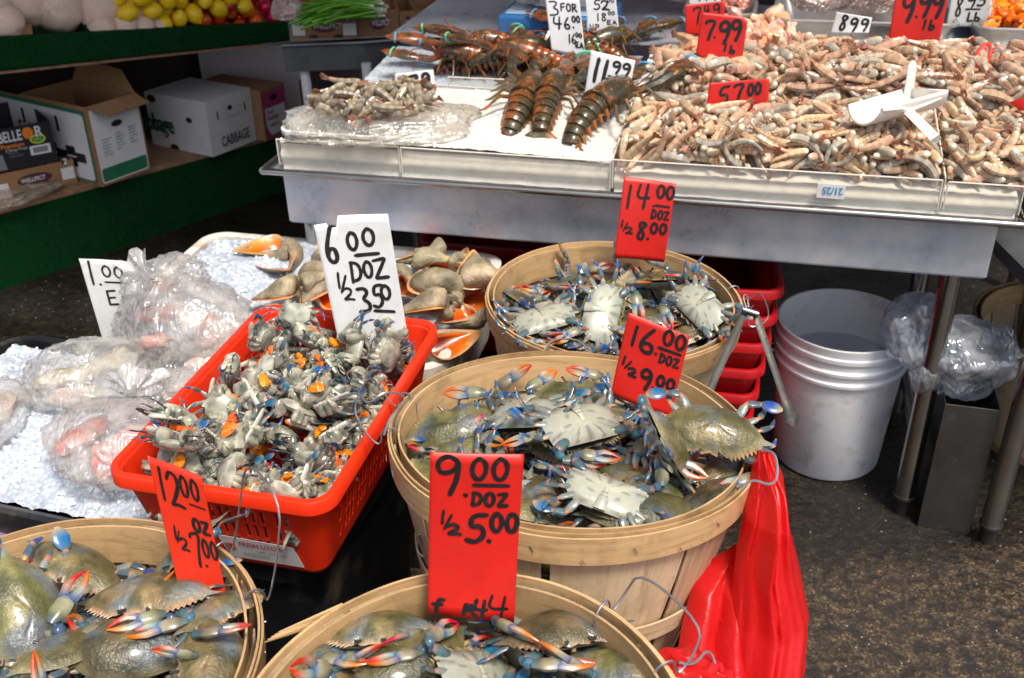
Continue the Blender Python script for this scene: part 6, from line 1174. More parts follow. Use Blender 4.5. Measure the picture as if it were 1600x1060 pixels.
# trays
def panel(name,label,a,b,z0a,z1a,z0b=None,z1b=None,th=.003,group='clear acrylic panels on the steel table'):
    # upright clear sheet from point a to point b
    a=Vector(a);b=Vector(b); z0b=z0a if z0b is None else z0b; z1b=z1a if z1b is None else z1b; n=Vector((-(b.y-a.y),b.x-a.x,0)).normalized()*th/2
    A0,A1,B0,B1=[Vector((q.x,q.y,z)) for q,z in ((a,z0a),(a,z1a),(b,z0b),(b,z1b))]
    m=MB(); m.add([A0-n,B0-n,B1-n,A1-n,A0+n,B0+n,B1+n,A1+n],[(0,1,2,3),(7,6,5,4),(0,4,5,1),(1,5,6,2),(3,2,6,7),(0,3,7,4)]); o=m.build(name,M['plexi'],None,smooth=False,loc=tuple(A0)); tag(o,label,'acrylic panel',group)
    m=MB(); m.tube([A1+Vector((0,0,.0012)),B1+Vector((0,0,.0012))],.0016,n=6); m.tube([A0,A1],.0014,n=6); m.tube([B0,B1],.0014,n=6); m.build('polished_edge',M['plexiedge'],o); return o
panel('acrylic_panel','clear front panel of the left ice tray on the steel table',T(.03,.022,0),T(.30,.022,0),.7315,.785)
panel('acrylic_panel','clear front panel in front of the lobster ice',T(.305,.020,0),T(.735,.020,0),.7315,.785,.7315,.783)
panel('acrylic_panel','clear front panel before the big shrimp heap, with the small size label',T(.74,.018,0),T(1.34,.018,0),.7315,.788)
panel('acrylic_panel','clear front panel at the right end of the steel table',T(1.35,.020,0),T(1.478,.020,0),.7315,.785)
panel('acrylic_panel','slanting clear divider at the right end of the big shrimp heap',T(1.345,.022,0),T(1.335,.27,0),.7315,.79,.75,.86)
panel('acrylic_panel','slanting clear divider between the lobsters and the big shrimp heap',T(.738,.022,0),T(.745,.27,0),.7315,.785,.75,.84)
panel('acrylic_panel','clear divider between the bagged shrimp and the lobsters',T(.303,.024,0),T(.31,.30,0),.7315,.783,.75,.815)
panel('acrylic_panel','clear rear panel behind the lobster ice, lowest at its right end',T(.16,.325,0),T(.70,.325,0),.7315,.825,.7315,.815)
panel('acrylic_panel','short clear panel standing behind the bagged shrimp',T(.31,.345,0),T(.52,.345,0),.75,.836)
m=MB(); pc=T(1.165,.012,0); tbox(m,1.125,1.175,.0125,.0135,.742,.770); o=m.build('size_label',M['printwhite'],None,smooth=False,loc=tuple(T(1.15,.013,.742))); tag(o,'small white sticker reading 21/25 upside down on the clear panel','label')
text('21/25',T(1.171,.0122,.764),-Vector((*tu,0)),(0,0,-1),.014,M['printblue'],o,bold=.02,xs=.85)
icefield('crushed_ice','smooth white ice bed under the three front lobsters',lambda u,v: tuple(T(.035+.70*u,.026+.29*v,.778+.030*v+(.012*math.sin(PI*u)))),150,70,.0020,300,seed=8,mat='icesoft')
icefield('crushed_ice','ice bed under the big shrimp heap seen through the front panel',lambda u,v: tuple(T(.742+.73*u,.026+.25*v,.764+.03*v)),120,50,.002,0,mat='icesoft')
for (u0,u1,lb) in ((.035,.735,'ice packed behind the left front panels'),(.742,1.475,'ice packed behind the front panel of the shrimp heap')):
    icefield('crushed_ice',lb,lambda u,v,u0=u0,u1=u1: tuple(T(u0+(u1-u0)*u,.0265+.004*math.sin(v*9),.720+(.056 if u0<.5 else .043)*v)),100,12,.001,0,mat='icesoft')
# bagged small shrimp on a white foam tray
ft,_w=tub('foam_tray','white foam tray under the clear bag of small shrimp','tray',M['styrowhite'],tuple(T(.175,.14,0))[:2],tang,.29,.20,.784,.799,taper=.03,r=.03,th=.004,lip=.006,liph=.006)
bgt=bagmesh('shrimp_bag','open clear bag of small grey shrimp on the foam tray',M['filmcloud'],T(.225,.125,.803),(.195,.125,.036),rot=-10,seed=11,flatten=.8,fine=.10)
m=MB(); f0=bgt.children[0] if bgt.children else None
its=unpack(DATA['sh4']); v0,f0m=make_shrimp(1,.060,.0072,((.42,.34,.22),(.20,.19,.17)),True); SS=v0.build('small_shrimp',M['shrimp']); f0m.build('tail_fan',M['shrimp'],SS)
tag(SS,'small grey-brown shrimp in the open bag on the foam tray','shrimp','small shrimp in the open bag')
base=Matrix.Translation(T(.215,.125,.803))@Matrix.Rotation(tang,4,'Z')
for i,(p,q,s) in enumerate(its):
    o=SS if i==0 else copy_tree(SS); o.matrix_world=base@Matrix.Translation(p+Vector((0,0,.004)))@q.to_matrix().to_4x4()@Matrix.Scale(s,4)
# second tier
t3=thing('steel_table','second steel table raised behind the first, its bright lip under the rear shrimp','table',tuple(T(.72,.31,0)))
m=MB(); tbox(m,.73,1.78,.325,.68,.785,.789); m.build('top_sheet',M['steel'],t3,smooth=False)
m=MB(); m.tube([T(.73,.318,.789),T(1.78,.318,.789)],.007,n=10,flat=.8,up=(0,0,1)); m.build('rolled_rim',M['pipe'],t3)
m=MB(); tbox(m,.74,1.77,.330,.334,.66,.784); m.build('front_apron',M['steel'],t3,smooth=False)
for (u,v) in ((.80,.37),(1.7,.37),(.80,.63),(1.7,.63)):
    m=MB(); m.tube([T(u,v,0),T(u,v,.70)],.02,n=14); m.build('leg',M['pipe'],t3)
icefield('crushed_ice','rear ice bed under the second row of shrimp',lambda u,v: tuple(T(.735+1.03*u,.33+.345*v,.790+.045*sm(0,.3,v))),200,80,.003,400,seed=9,mat='icesoft')
t4=thing('steel_table','low steel stand carrying the heap of lobsters at the back','table',tuple(T(.1,.36,0)))
m=MB(); tbox(m,.06,.722,.36,.68,.785,.789); m.build('top_sheet',M['steel'],t4,smooth=False)
m=MB(); tbox(m,.07,.71,.362,.366,.60,.784); m.build('front_apron',M['steel'],t4,smooth=False)
for (u,v) in ((.1,.40),(.68,.40),(.1,.65),(.68,.65)):
    m=MB(); m.tube([T(u,v,0),T(u,v,.70)],.02,n=14); m.build('leg',M['pipe'],t4)
icefield('crushed_ice','ice under the rear heap of lobsters',lambda u,v: tuple(T(.07+.64*u,.365+.31*v,.793+.02*v)),60,40,.004,0)
# shrimp heaps: 300 nearest as individuals, the rest one mass
allsh=[]
for key,cu_,cv_,z0,um,lab in (('sh1',1.045,.160,.770,9,'in the front heap'),('sh2',1.235,.475,.800,9,'in the rear heap'),('sh3',1.475,.165,.770,1.56,'in the right-end heap')):
    Bm=Matrix.Translation(T(cu_,cv_,z0))@Matrix.Rotation(tang,4,'Z')
    for p,q,s in unpack(DATA[key]):
        if cu_+p.x>um: continue
        mm=Bm@Matrix.Translation(Vector((p.x,p.y*(.8 if key=='sh2' else .92),p.z*(.72 if key=='sh2' else .72)+.003)))@q.to_matrix().to_4x4()@Matrix.Scale(s*(.96 if key=='sh2' else .88),4)
        allsh.append((key!='sh1',(mm.translation-CAM).length,mm,lab,key))
# front rows of heap: prefer those closest to the camera
allsh.sort(key=lambda a:a[1]); rnd=random.Random(5); mass=MB(); usedS=[False]*6; cnt=0
for i,(_,d,mm,lab,key) in enumerate(allsh):
    k=rnd.randrange(3) if key!='sh2' else rnd.randrange(6)
    xs,ys=proj(mm.translation); inside=-20<xs<1640
    if cnt<296 and inside:
        cnt+=1; 
        if usedS[k]: o=copy_tree(SHR[k])
        else: o=SHR[k]; usedS[k]=True
        o.matrix_world=mm; o['label']=('raw grey-pink shrimp ' if k%3==0 else 'raw tan-pink shrimp ' if k%3==1 else 'raw pale grey shrimp ')+lab; qx=(mm.translation-T(.75,0,.8)).dot(Vector((*tu,0)))/.72; qy=(mm.translation-T(.75,0,.8)).dot(Vector((*tv,0))); o['label']=('grey-pink' if k%3==0 else 'tan-pink' if k%3==1 else 'pale grey')+' raw shrimp, '+('front' if qy<.10 else 'middle' if qy<.2 else 'back')+' row, '+('far left' if qx<.17 else 'left' if qx<.34 else 'centre left' if qx<.5 else 'centre right' if qx<.66 else 'right' if qx<.84 else 'far right')+' of '+lab[3:]; o['group']='raw shrimp '+lab
    else:
        for src in SHM[k]:
            mass.add([mm@v for v in src.v],src.f,col=list(src.c))
    # a lower filling layer between them
    m2=Matrix.Translation((.018*math.sin(i*2.4),.014*math.cos(i*1.7),-.009))@Matrix.Translation(mm.translation)@Matrix.Rotation(1.0+i,4,'Z')@mm.to_3x3().to_4x4()@Matrix.Scale(.85,4); src=SHM[(k+1)%6][0]; tp_=m2.translation; vl=(tp_-T(0,0,0)).dot(Vector((*tv,0)))
    if vl>.05: mass.add([m2@v for v in src.v],src.f,col=list(src.c))
o=mass.build('shrimp_heap',M['shrimp'],None,loc=tuple(allsh[-1][2].translation)); tag(o,'mass of raw shrimp filling the heaps around the white scoop','shrimp','raw shrimp',"stuff")
for k in range(6):
    if not usedS[k]:
        for c in kids(SHR[k]): bpy.data.objects.remove(c)
        bpy.data.objects.remove(SHR[k])
# middle-left heap of larger shell-on shrimp behind the 11.99 card
rnd=random.Random(12); proto=[]
for v in range(2):
    m_,f_=make_shrimp(v*2,.115,.0165,((.68,.45,.30),(.5,.38,.28))); b=m_.build('large_shrimp',M['shrimp']); f_.build('tail_fan',M['shrimp'],b); tag(b,'large pinkish shrimp in the heap behind the 11.99 card','shrimp','large shrimp behind the 11.99 card'); proto.append(b)
n_=0
for lay in range(3):
    for k in range(16-lay*3):
        o=proto[n_] if n_<2 else copy_tree(proto[n_%2]); n_+=1
        u=.77+.19*rnd.random()+.02*lay; v=.37+.25*rnd.random(); z=.825+.014*lay+.025*math.exp(-((v-.5)/.1)**2)
        o.matrix_world=Matrix.Translation(T(u,v,z))@Euler((rnd.uniform(-.5,.5)+(PI if rnd.random()<.5 else 0),rnd.uniform(-.4,.4),rnd.uniform(0,6.3))).to_matrix().to_4x4()@Matrix.Scale(rnd.uniform(.85,1.15),4)
# lobsters in front: tails towards the viewer
LB=[make_lobster(1,1.0),make_lobster(2,.75),make_lobster(3,.9)]; LBR=[make_lobster(4,.6,True,'lobred'),make_lobster(5,1.0,True,'lobred')]
def lobpose(o,tail,head,z0,z1,roll,s,lab,grp):
    a=P(*tail,z0);b=P(*head,z1); y=(b-a).normalized(); x=y.cross(Vector((0,0,1))).normalized(); z=x.cross(y)
    m=Matrix(((x.x,y.x,z.x,0),(x.y,y.y,z.y,0),(x.z,y.z,z.z,0),(0,0,0,1)))@Matrix.Rotation(R(roll),4,'Y')
    Ls=s or (b-a).length/.205
    c=a.lerp(b,.60 if grp==FG else .45)
    o.matrix_world=Matrix.Translation(c)@m@Matrix.Scale(Ls,4)
    o['label']=lab; o['group']=grp
FG='lobsters on the front ice'; BG='lobsters heaped at the back'
lobpose(LB[0],(798,205),(822,160),.800,.812,14,1.25,'green-brown lobster leftmost of the three on the front ice',FG)
lobpose(LB[1],(842,208),(866,150),.806,.820,0,1.16,'dark lobster in the middle of the three on the front ice, lying highest',FG)
lobpose(LB[2],(892,216),(965,172),.800,.812,-14,1.3,'reddish brown lobster pointing right beside the 11.99 card',FG)
rnd=random.Random(3)
spots=[(700,118,745,105,.815),(735,112,800,100,.82),(770,105,720,98,.84),(790,118,850,96,.83),(845,120,835,80,.845),(880,128,870,90,.84),(905,110,880,85,.85),(760,95,830,85,.86),(950,88,900,72,.86),(900,90,975,72,.865),(820,85,760,80,.87),(930,100,960,74,.85),(860,105,800,95,.86)]
for i,(x0,y0,x1,y1,z) in enumerate(spots):
    o=LBR[i] if i<2 else copy_tree(LB[i%3] if i%2 else LBR[i%2]); where='left end' if x0<760 else 'middle' if x0<860 else 'right end'
    z-=.022; lobpose(o,(x0,y0),(x1,y1),z,z+.01,rnd.uniform(-40,40),.95,'orange-brown lobster, %s in the heap behind the clear rear panel'%(('leftmost','second from the left','third from the left','fourth from the left','fifth from the left','sixth from the left','middle one','sixth from the right','fifth from the right','fourth from the right','third from the right','second from the right','rightmost')[sorted(range(13),key=lambda q:spots[q][0]+spots[q][2]).index(i)]),BG)
# ================================================================ third tier: pans, boxes, bags
def pan(label,u0,u1,v0,v1,z0,z1,mat='pan'):
    t,_=tub('metal_pan',label,'pan',M[mat],tuple(T((u0+u1)/2,(v0+v1)/2,0))[:2],tang,u1-u0,v1-v0,z0,z1,taper=.02,r=.03,th=.003,lip=.010,liph=.006,group='metal pans in the back row'); return t
t5=thing('steel_table','rear steel counter carrying the back row of pans','table',tuple(T(.2,.7,0)))
m=MB(); tbox(m,.05,1.9,.69,1.25,.835,.84); m.build('top_sheet',M['steel'],t5,smooth=False)
for (u,v) in ((.1,.73),(1.8,.73),(.1,1.2),(1.8,1.2)):
    m=MB(); m.tube([T(u,v,0),T(u,v,.835)],.02,n=12); m.build('leg',M['pipe'],t5)
pan('long metal pan behind the 7.99 card holding bagged pale shellfish',1.02,1.42,.70,.98,.842,.905)
pan('metal pan at the right edge holding orange shrimp, behind the 9.99 card',1.47,1.95,.70,.95,.842,.90)
pan('small oval metal pan left of the 7.99 card with pinkish shellfish',.80,.96,.76,.93,.842,.90)
def lumps(name,label,cat,n,fn,r,cols,mat,seed,kind=None):
    rnd=random.Random(seed); m=MB()
    for k in range(n):
        p=fn(rnd); q=Quaternion((rnd.gauss(0,1),rnd.gauss(0,1),rnd.gauss(0,1),rnd.gauss(0,1))).normalized().to_matrix(); s=rnd.uniform(.7,1.3)*r; m.ball(p,(s*1.6,s,s*.7),n=5,rot=q,disp=.5,seed=k,col=cols[k%len(cols)])
    o=m.build(name,mat,None,loc=tuple(p)); tag(o,label,cat,None,kind); return o
lumps('small_shrimp_mass','mass of bright orange dried shrimp filling the right rear pan','dried shrimp',420,lambda r:T(r.uniform(1.49,1.93),r.uniform(.72,.93),.895+r.random()*.022),.010,[(.80,.12,.015),(.72,.08,.01),(.85,.20,.04)],M['roe'],1,'stuff')
lumps('shellfish_mass','pale pink shellfish meat in the small oval pan','shellfish',60,lambda r:T(r.uniform(.82,.94),r.uniform(.78,.91),.895+r.random()*.02),.012,[(.75,.35,.25),(.7,.5,.4)],M['flesh'],2,'stuff')
lumps('shrimp_mass','pale orange shrimp piled left of the two red cards in the back row','shrimp',150,lambda r:T(r.gauss(.97,.05),r.gauss(.62,.05),.875+abs(r.gauss(0,.015))),.013,[(.72,.42,.22),(.7,.5,.35),(.6,.4,.3)],M['flesh'],6,'stuff')
bb=bagmesh('shellfish_bag','clear bag of pink-white shellfish in the long rear pan, left of the 8.99 card',M['filmpink'],T(1.26,.84,.945),(.10,.08,.05),seed=21,flatten=.8,fine=.1,group='bags in the back row')
m=MB(); rnd=random.Random(4)
for k in range(40): m.ball(T(rnd.gauss(1.26,.04),rnd.gauss(.84,.03),.94+rnd.gauss(0,.015)),(.02,.011,.009),n=5,disp=.4,seed=k,rot=Matrix.Rotation(k,3,'Z'),col=[(.8,.35,.2),(.78,.6,.5),(.75,.5,.4)][k%3])
m.build('shellfish',M['flesh'],bb)
bb=bagmesh('shellfish_bag','smaller clear bag of pale shellfish right of the 7.99 card',M['filmpink'],T(1.12,.84,.93),(.07,.06,.035),seed=22,flatten=.8,fine=.1,group='bags in the back row')
m=MB()
for k in range(25): m.ball(T(rnd.gauss(1.12,.03),rnd.gauss(.84,.02),.93+rnd.gauss(0,.01)),(.02,.011,.009),n=5,disp=.4,seed=k,rot=Matrix.Rotation(k,3,'Z'),col=[(.8,.5,.35),(.78,.65,.55)][k%2])
m.build('shellfish',M['flesh'],bb)
# ice block heap, blue tub behind 9.99
icefield('crushed_ice','heap of ice in the blue tub left of the 9.99 card',lambda u,v: tuple(T(1.38+.24*u,.98+.2*v,.905+.05*math.sin(PI*u)*math.sin(PI*min(1,v+.2)))),50,40,.004,60,seed=2)
tub('blue_tub','blue plastic tub of ice behind the 9.99 card','tub',M['blueplastic'],tuple(T(1.52,1.06,0))[:2],tang,.42,.20,.842,.908,taper=.01,r=.02)
m=MB(); m.ball(T(1.37,1.10,.99),(.075,.035,.035),n=12,disp=.4,seed=2,rot=Matrix.Rotation(.6,3,'Z'),col=lambda p:(.62,.16,.12) if noise.noise(p*30)>-.1 else (.10,.06,.06)); o=m.build('fish_chunk',M['flesh'],None,loc=tuple(T(1.37,1.1,.95))); tag(o,'reddish chunk of fish on the ice above the 8.99 card','fish')
# blue box with bag, far left of the table
t=thing('blue_box','light blue lidded plastic box behind the heap of lobsters','box',tuple(T(.44,.78,.842)))
m=MB(); tbox(m,.33,.62,.72,.92,.842,.888); m.build('body',M['blueplastic'],t,bevel=.006)
m=MB(); tbox(m,.345,.60,.735,.905,.8885,.893); m.build('lid',simple('bluelid',(.42,.60,.80),.4,var=.2),t,bevel=.003)
for (u,v,z,rx,ry,rz,sd_,lab) in ((.47,.82,.945,.13,.085,.058,31,'pinkish clear bag of fish lying on the blue box'),(.80,1.04,.93,.16,.09,.075,32,'big clear bag of pink fish behind the white 52 card'),(.62,1.0,.95,.12,.08,.07,33,'clear bag of pink fish between the blue box and the big bag')):
    bb=bagmesh('fish_bag',lab,M['filmpink'],T(u,v,z),(rx,ry,rz),rot=-15,seed=sd_,flatten=.7,fine=.1,group='bags in the back row')
    m=MB()
    for k in range(9): m.ball(T(u+random.uniform(-.5,.5)*rx,v+random.uniform(-.4,.4)*ry,z+random.uniform(-.3,.25)*rz),(.045,.022,.018),n=8,disp=.4,seed=k,rot=Matrix.Rotation(k*1.3,3,'Z'),col=[(.75,.30,.24),(.78,.5,.42)][k%2])
    m.build('fish_piece',M['flesh'],bb)
m=MB(); m.ball(T(.97,1.03,.93),(.05,.04,.03),n=10,disp=.5,seed=3); o=m.build('blue_bag',M['blueplastic'],None,loc=tuple(T(.97,1.03,.9))); tag(o,'crumpled bright blue plastic beside the small oval pan','plastic bag')
# dark figure-less black backdrop cloth behind, white poster board with red disc
pb=thing('poster','white poster board with a round red emblem behind the cards','poster',tuple(T(1.12,1.28,.84)))
m=MB(); tbox(m,1.0,1.42,1.27,1.275,.84,1.25); m.build('board',M['wallw'],pb,smooth=False)
dc=T(1.13,1.2665,1.085); m=MB(); m.add([dc+Vector((*tu,0))*(.115*math.cos(2*PI*i/60))+Vector((0,0,.10*math.sin(2*PI*i/60))) for i in range(60)],[tuple(range(60))[::-1]]); m.build('red_disc',M['printred'],pb,smooth=False)
text('fresh from the sea',T(1.08,1.264,1.005),(*tu,0),(0,0,1),.006,M['printwhite'],pb); text('quality seafood',T(1.09,1.264,1.018),(*tu,0),(0,0,1),.006,M['printwhite'],pb)
tub('black_crate','black plastic crate standing behind the oval pan','crate',M['blackplastic'],tuple(T(.93,1.22,0))[:2],tang,.22,.18,.842,1.10,taper=.01,r=.02)
for k,(u,z) in enumerate(((1.62,.842),(1.62,.885),(1.86,.842))):
    tub('foam_tray',('lower','upper')[k]+' of two white foam trays stacked behind the white 8.95 card' if k<2 else 'white foam tray at the top right corner','tray',M['styrowhite'],tuple(T(u,1.12,0))[:2],tang,.22,.2,z+.002,z+.04,taper=.02,r=.02,th=.004,lip=.008,liph=.006)
# price cards on the table
W_='whitecard'; Rd='redcard'
card('price_card','white card reading 11.99 Lb planted in the ice right of the lobsters',[(924,79),(993,95),(973,190),(911,162)],.80,M[W_],[('1',.10,.10,.20,.42,.09),('1',.30,.10,.20,.42,.09),('9',.52,.08,.20,.20,.06),('9',.74,.08,.20,.20,.06),('-',.45,.33,.50,.05,.04),('Lb',.40,.42,.42,.12,.05)],lean=10,th=.001)
card('price_card','white card reading 3 FOR 46.00 above the back lobsters',[(852,-4),(905,-3),(915,92),(862,80)],.86,M[W_],[('3',.06,.07,.32,.26,.05),('FOR',.42,.10,.50,.13,.045),('4',.14,.34,.26,.22,.055),('6',.46,.34,.20,.20,.05),('.',.70,.46,.08,.04,.06),('00',.72,.30,.26,.10,.045),('1',.54,.62,.10,.16,.04),('6',.64,.62,.14,.16,.04),('00',.78,.58,.20,.07,.035),('EA',.74,.74,.26,.09,.045)],lean=8,th=.001)
card('price_card','white card with a smudged 52 and 18.00 EA above the lobsters',[(914,-6),(962,-4),(969,62),(920,62)],.87,M[W_],[('5',.25,.08,.24,.22,.05),('2',.50,.08,.26,.22,.06),('00',.72,.04,.24,.08,.03),('1',.32,.38,.10,.18,.04),('8',.46,.38,.20,.18,.04),('00',.70,.33,.24,.08,.03),('EA',.64,.54,.34,.10,.03),('VP',.08,.64,.34,.14,.03)],lean=8,th=.001)
card('price_card','red card reading 7.49 half hidden behind the 7.99 card',[(1070,8),(1132,2),(1132,55),(1072,54)],.88,M[Rd],[('7',.20,.12,.22,.55,.06),('4',.48,.08,.14,.3,.05),('9',.70,.05,.2,.4,.05)],lean=8,th=.001)
card('price_card','white card just showing its lower edge above the 7.49 card',[(1076,-30),(1126,-32),(1126,6),(1077,8)],.92,M[W_],[('9',.2,.55,.2,.3,.05),('4',.45,.55,.18,.3,.05),('9',.7,.55,.2,.3,.05)],lean=8,th=.001)
card('price_card','red card reading 7.99 lb with a clipped top right corner',[(1097,20),(1169,27),(1158,106),(1087,86)],.875,M[Rd],[('7',.10,.14,.24,.45,.07),('.',.32,.46,.06,.05,.06),('9',.40,.10,.26,.48,.08),('9',.66,.08,.24,.42,.08),('lb',.55,.60,.30,.16,.05)],lean=8,cut=.14,th=.001)
card('price_card','small red card reading 57.00 at the back of the big shrimp heap',[(1108,130),(1202,123),(1200,172),(1103,180)],.835,M[Rd],[('5',.16,.16,.20,.60,.05),('7',.42,.10,.18,.48,.05),('00',.66,.12,.24,.36,.05)],lean=8,th=.001)
card('price_card','white card reading 8.99 leaning in the long rear pan',[(1307,19),(1363,28),(1357,52),(1298,52)],.905,M[W_],[('8',.16,.10,.22,.8,.07),('9',.44,.15,.22,.75,.07),('9',.72,.12,.22,.75,.07)],lean=8,th=.001)
card('price_card','big red card reading 9.99 lb at the back of the shrimp',[(1402,-25),(1486,-25),(1464,83),(1386,78)],.865,M['redcard'],[('9',.14,.16,.26,.42,.08),('.',.44,.44,.06,.04,.06),('9',.46,.12,.24,.36,.08),('9',.72,.12,.22,.36,.08),('lb',.60,.52,.28,.14,.05)],lean=8,th=.001)
card('price_card','white card reading 8.95 Lb above the orange shrimp pan',[(1488,-12),(1551,-12),(1547,42),(1478,42)],.89,M['dirtycard'],[('8',.14,.18,.18,.55,.05),('9',.40,.08,.22,.36,.05),('5',.64,.06,.22,.34,.05),('-',.40,.46,.34,.06,.04),('Lb',.46,.58,.32,.26,.05)],lean=8,th=.001)
card('price_card','small white card reading 1.79 behind the bagged shrimp',[(617,116),(677,109),(682,150),(620,154)],.80,M[W_],[('1',.10,.12,.22,.50,.09),('7',.34,.14,.26,.46,.09),('9',.66,.10,.22,.50,.09)],lean=8,th=.001)
card('price_card','tip of a red card among the shrimp at the right edge of the photo',[(1577,160),(1612,148),(1612,175),(1600,178)],.84,M[Rd],[],lean=8,th=.001)
# scoop
t=thing('scoop','white plastic scoop lying on the shrimp heaps','scoop',tuple(P(1410,180,.87)))
# half-round bowl, flat back wall, stub handle toward the viewer, upright tab
a=P(1352,196,.862); b=P(1447,168,.872); ax=(b-a).normalized(); axl=(b-a).length; dn=Vector((0,0,1)); fw=ax.cross(dn).normalized(); ct=Vector((0,0,.046))-fw*.010
def scp(u,v):
    r_=.044+.006*u; an=R(-62+150*v); return a+ct+ax*(axl*u)+ax*(.018*math.sin(v*PI)*(u-.5))+fw*(math.sin(an)*r_*1.05)+dn*(-math.cos(an)*r_)
vs,fs=grid_surf(scp,16,20); m=MB(); m.add(vs,fs); m.build('bowl',M['scoop'],t,solid=.004,angle=60)
m=MB(); vs=[scp(1.0,i/20) for i in range(21)]; m.add(vs,[tuple(range(21))]); m.build('back_wall',M['scoop'],t,solid=.004)
h0=scp(.45,.80)+fw*.003; h1=h0+fw*.075-dn*.030; m=MB(); m.tube([h0-fw*.02,h0,h0.lerp(h1,.8),h1],[.011,.013,.014,.013],n=4,flat=.75,up=(0,0,1)); m.tube([scp(0,.95),scp(.3,.90),scp(.45,.82)],[.004,.006,.006],n=6); m.tube([scp(.9,.9),scp(.65,.85),scp(.45,.82)],[.004,.006,.006],n=6); m.build('handle',M['scoop'],t)
k0=scp(.97,.12); m=MB(); m.tube([k0-dn*.01,k0+dn*.035-ax*.002,k0+dn*.062-ax*.004,k0+dn*.068-ax*.004],[.013,.011,.010,.004],n=10,flat=.45,up=tuple(fw)); m.build('tab',M['scoop'],t)
# red and grey handle of scissors standing in the rear shrimp
t=thing('scissors','scissors with red and grey loop handle stuck in the rear shrimp','scissors',tuple(P(1533,105,.87))); c=P(1536,88,.895); r1=RR; u1=(UU*.95+RR*.3).normalized()
lp=[c+r1*(.0135*math.cos(x))+u1*(.027*math.sin(x)) for x in [2*PI*i/28 for i in range(28)]]
m=MB(); m.tube(lp,.0042,n=8,closed=True); m.build('outer_loop',M['redplastic'],t)
m=MB(); m.tube([c+r1*(.0085*math.cos(x)-.002)+u1*(.021*math.sin(x)) for x in [2*PI*i/28 for i in range(28)]],.0028,n=8,closed=True); m.build('inner_grip',M['printgrey'],t)
m=MB(); m.tube([c+u1*.024,c-u1*.030-r1*.01,c-u1*.055-r1*.014],[.003,.0035,.004],n=6); m.build('blade',M['redplastic'],t)
# ================================================================ under and beside the table
bk=thing('bucket','white plastic bucket of cloudy water under the steel table','bucket',tuple(P(1288,706,0)))
bc_=P(1288,706,0); 
def lathe(prof,n=64,c=bc_,tilt=None):
    vs=[];fs=[]
    for (r_,z) in prof:
        for i in range(n): vs.append(Vector((c.x+r_*math.cos(2*PI*i/n),c.y+r_*math.sin(2*PI*i/n),z)))
    for k in range(len(prof)-1):
        for i in range(n): fs.append((k*n+i,k*n+(i+1)%n,(k+1)*n+(i+1)%n,(k+1)*n+i))
    return vs,fs
m=MB(); H_=.365; r0,r1_=.122,.144; wl=lambda z:r0+(r1_-r0)*z/H_
prof=[(0,.004),(r0-.004,.004),(r0,.010),(wl(.27),.27),(wl(.27)+.007,.272),(wl(.28)+.007,.279),(wl(.28)+.001,.283),(wl(.30)+.001,.298),(wl(.30)+.007,.301),(wl(.31)+.007,.308),(wl(.31)+.001,.312),(wl(.33)+.001,.330),(wl(.33)+.006,.333),(wl(.34)+.006,.342),(wl(.345)+.002,.345),(wl(.36)+.004,H_),(wl(.36)-.001,H_+.001),(wl(.35)-.004,.35),(r0-.004,.012),(0,.010)]
m.add(*lathe(prof)); m.build('body',M['bucket'],bk,angle=50)
m=MB(); m.add([Vector((bc_.x+(wl(.29)-.0045)*math.cos(2*PI*i/48),bc_.y+(wl(.29)-.0045)*math.sin(2*PI*i/48),.255)) for i in range(48)],[tuple(range(48))]); m.build('water',M['water'],bk)
# steel box with plastic bag
A_=P(1433,822,0);B_=P(1514,834,0); dx=(B_-A_).normalized(); dy=Vector((-dx.y,dx.x,0)); wB=(B_-A_).length
t=thing('steel_box','dark narrow steel box standing between the two table legs','box',tuple(A_)); m=MB(); h=.32; th=.003
for (c_,d_) in ((A_+dx*wB/2+Vector((0,0,h/2)),(wB,th,h)),(A_+dx*wB/2+dy*.12+Vector((0,0,h/2)),(wB,th,h)),(A_+dx*th/2+dy*.06+Vector((0,0,h/2+.001)),(th-.001,.117,h-.002)),(B_-dx*th/2+dy*.06+Vector((0,0,h/2+.001)),(th-.001,.117,h-.002)),(A_+dx*wB/2+dy*.06+Vector((0,0,.003)),(wB-.006,.115,.002))): m.box(c_,d_,ax=(dx,dy,Vector((0,0,1))))
m.build('walls',M['darksteel'],t,smooth=False,bevel=.001)
bt=bagmesh('plastic_bag','bluish clear plastic bag stuffed behind and over the steel box by the table leg',M['filmblue'],P(1500,560,.37),(.11,.08,.075),rot=10,seed=41,flatten=.9,fine=.07,crease=.35,knot=P(1600,560,.33),group='clear bags beside the bucket')
bagmesh('plastic_bag','clear plastic bag between the bucket and the table leg',M['filmblue'],P(1435,520,.42),(.065,.06,.085),rot=0,seed=42,flatten=.9,fine=.06,crease=.35,group='clear bags beside the bucket')
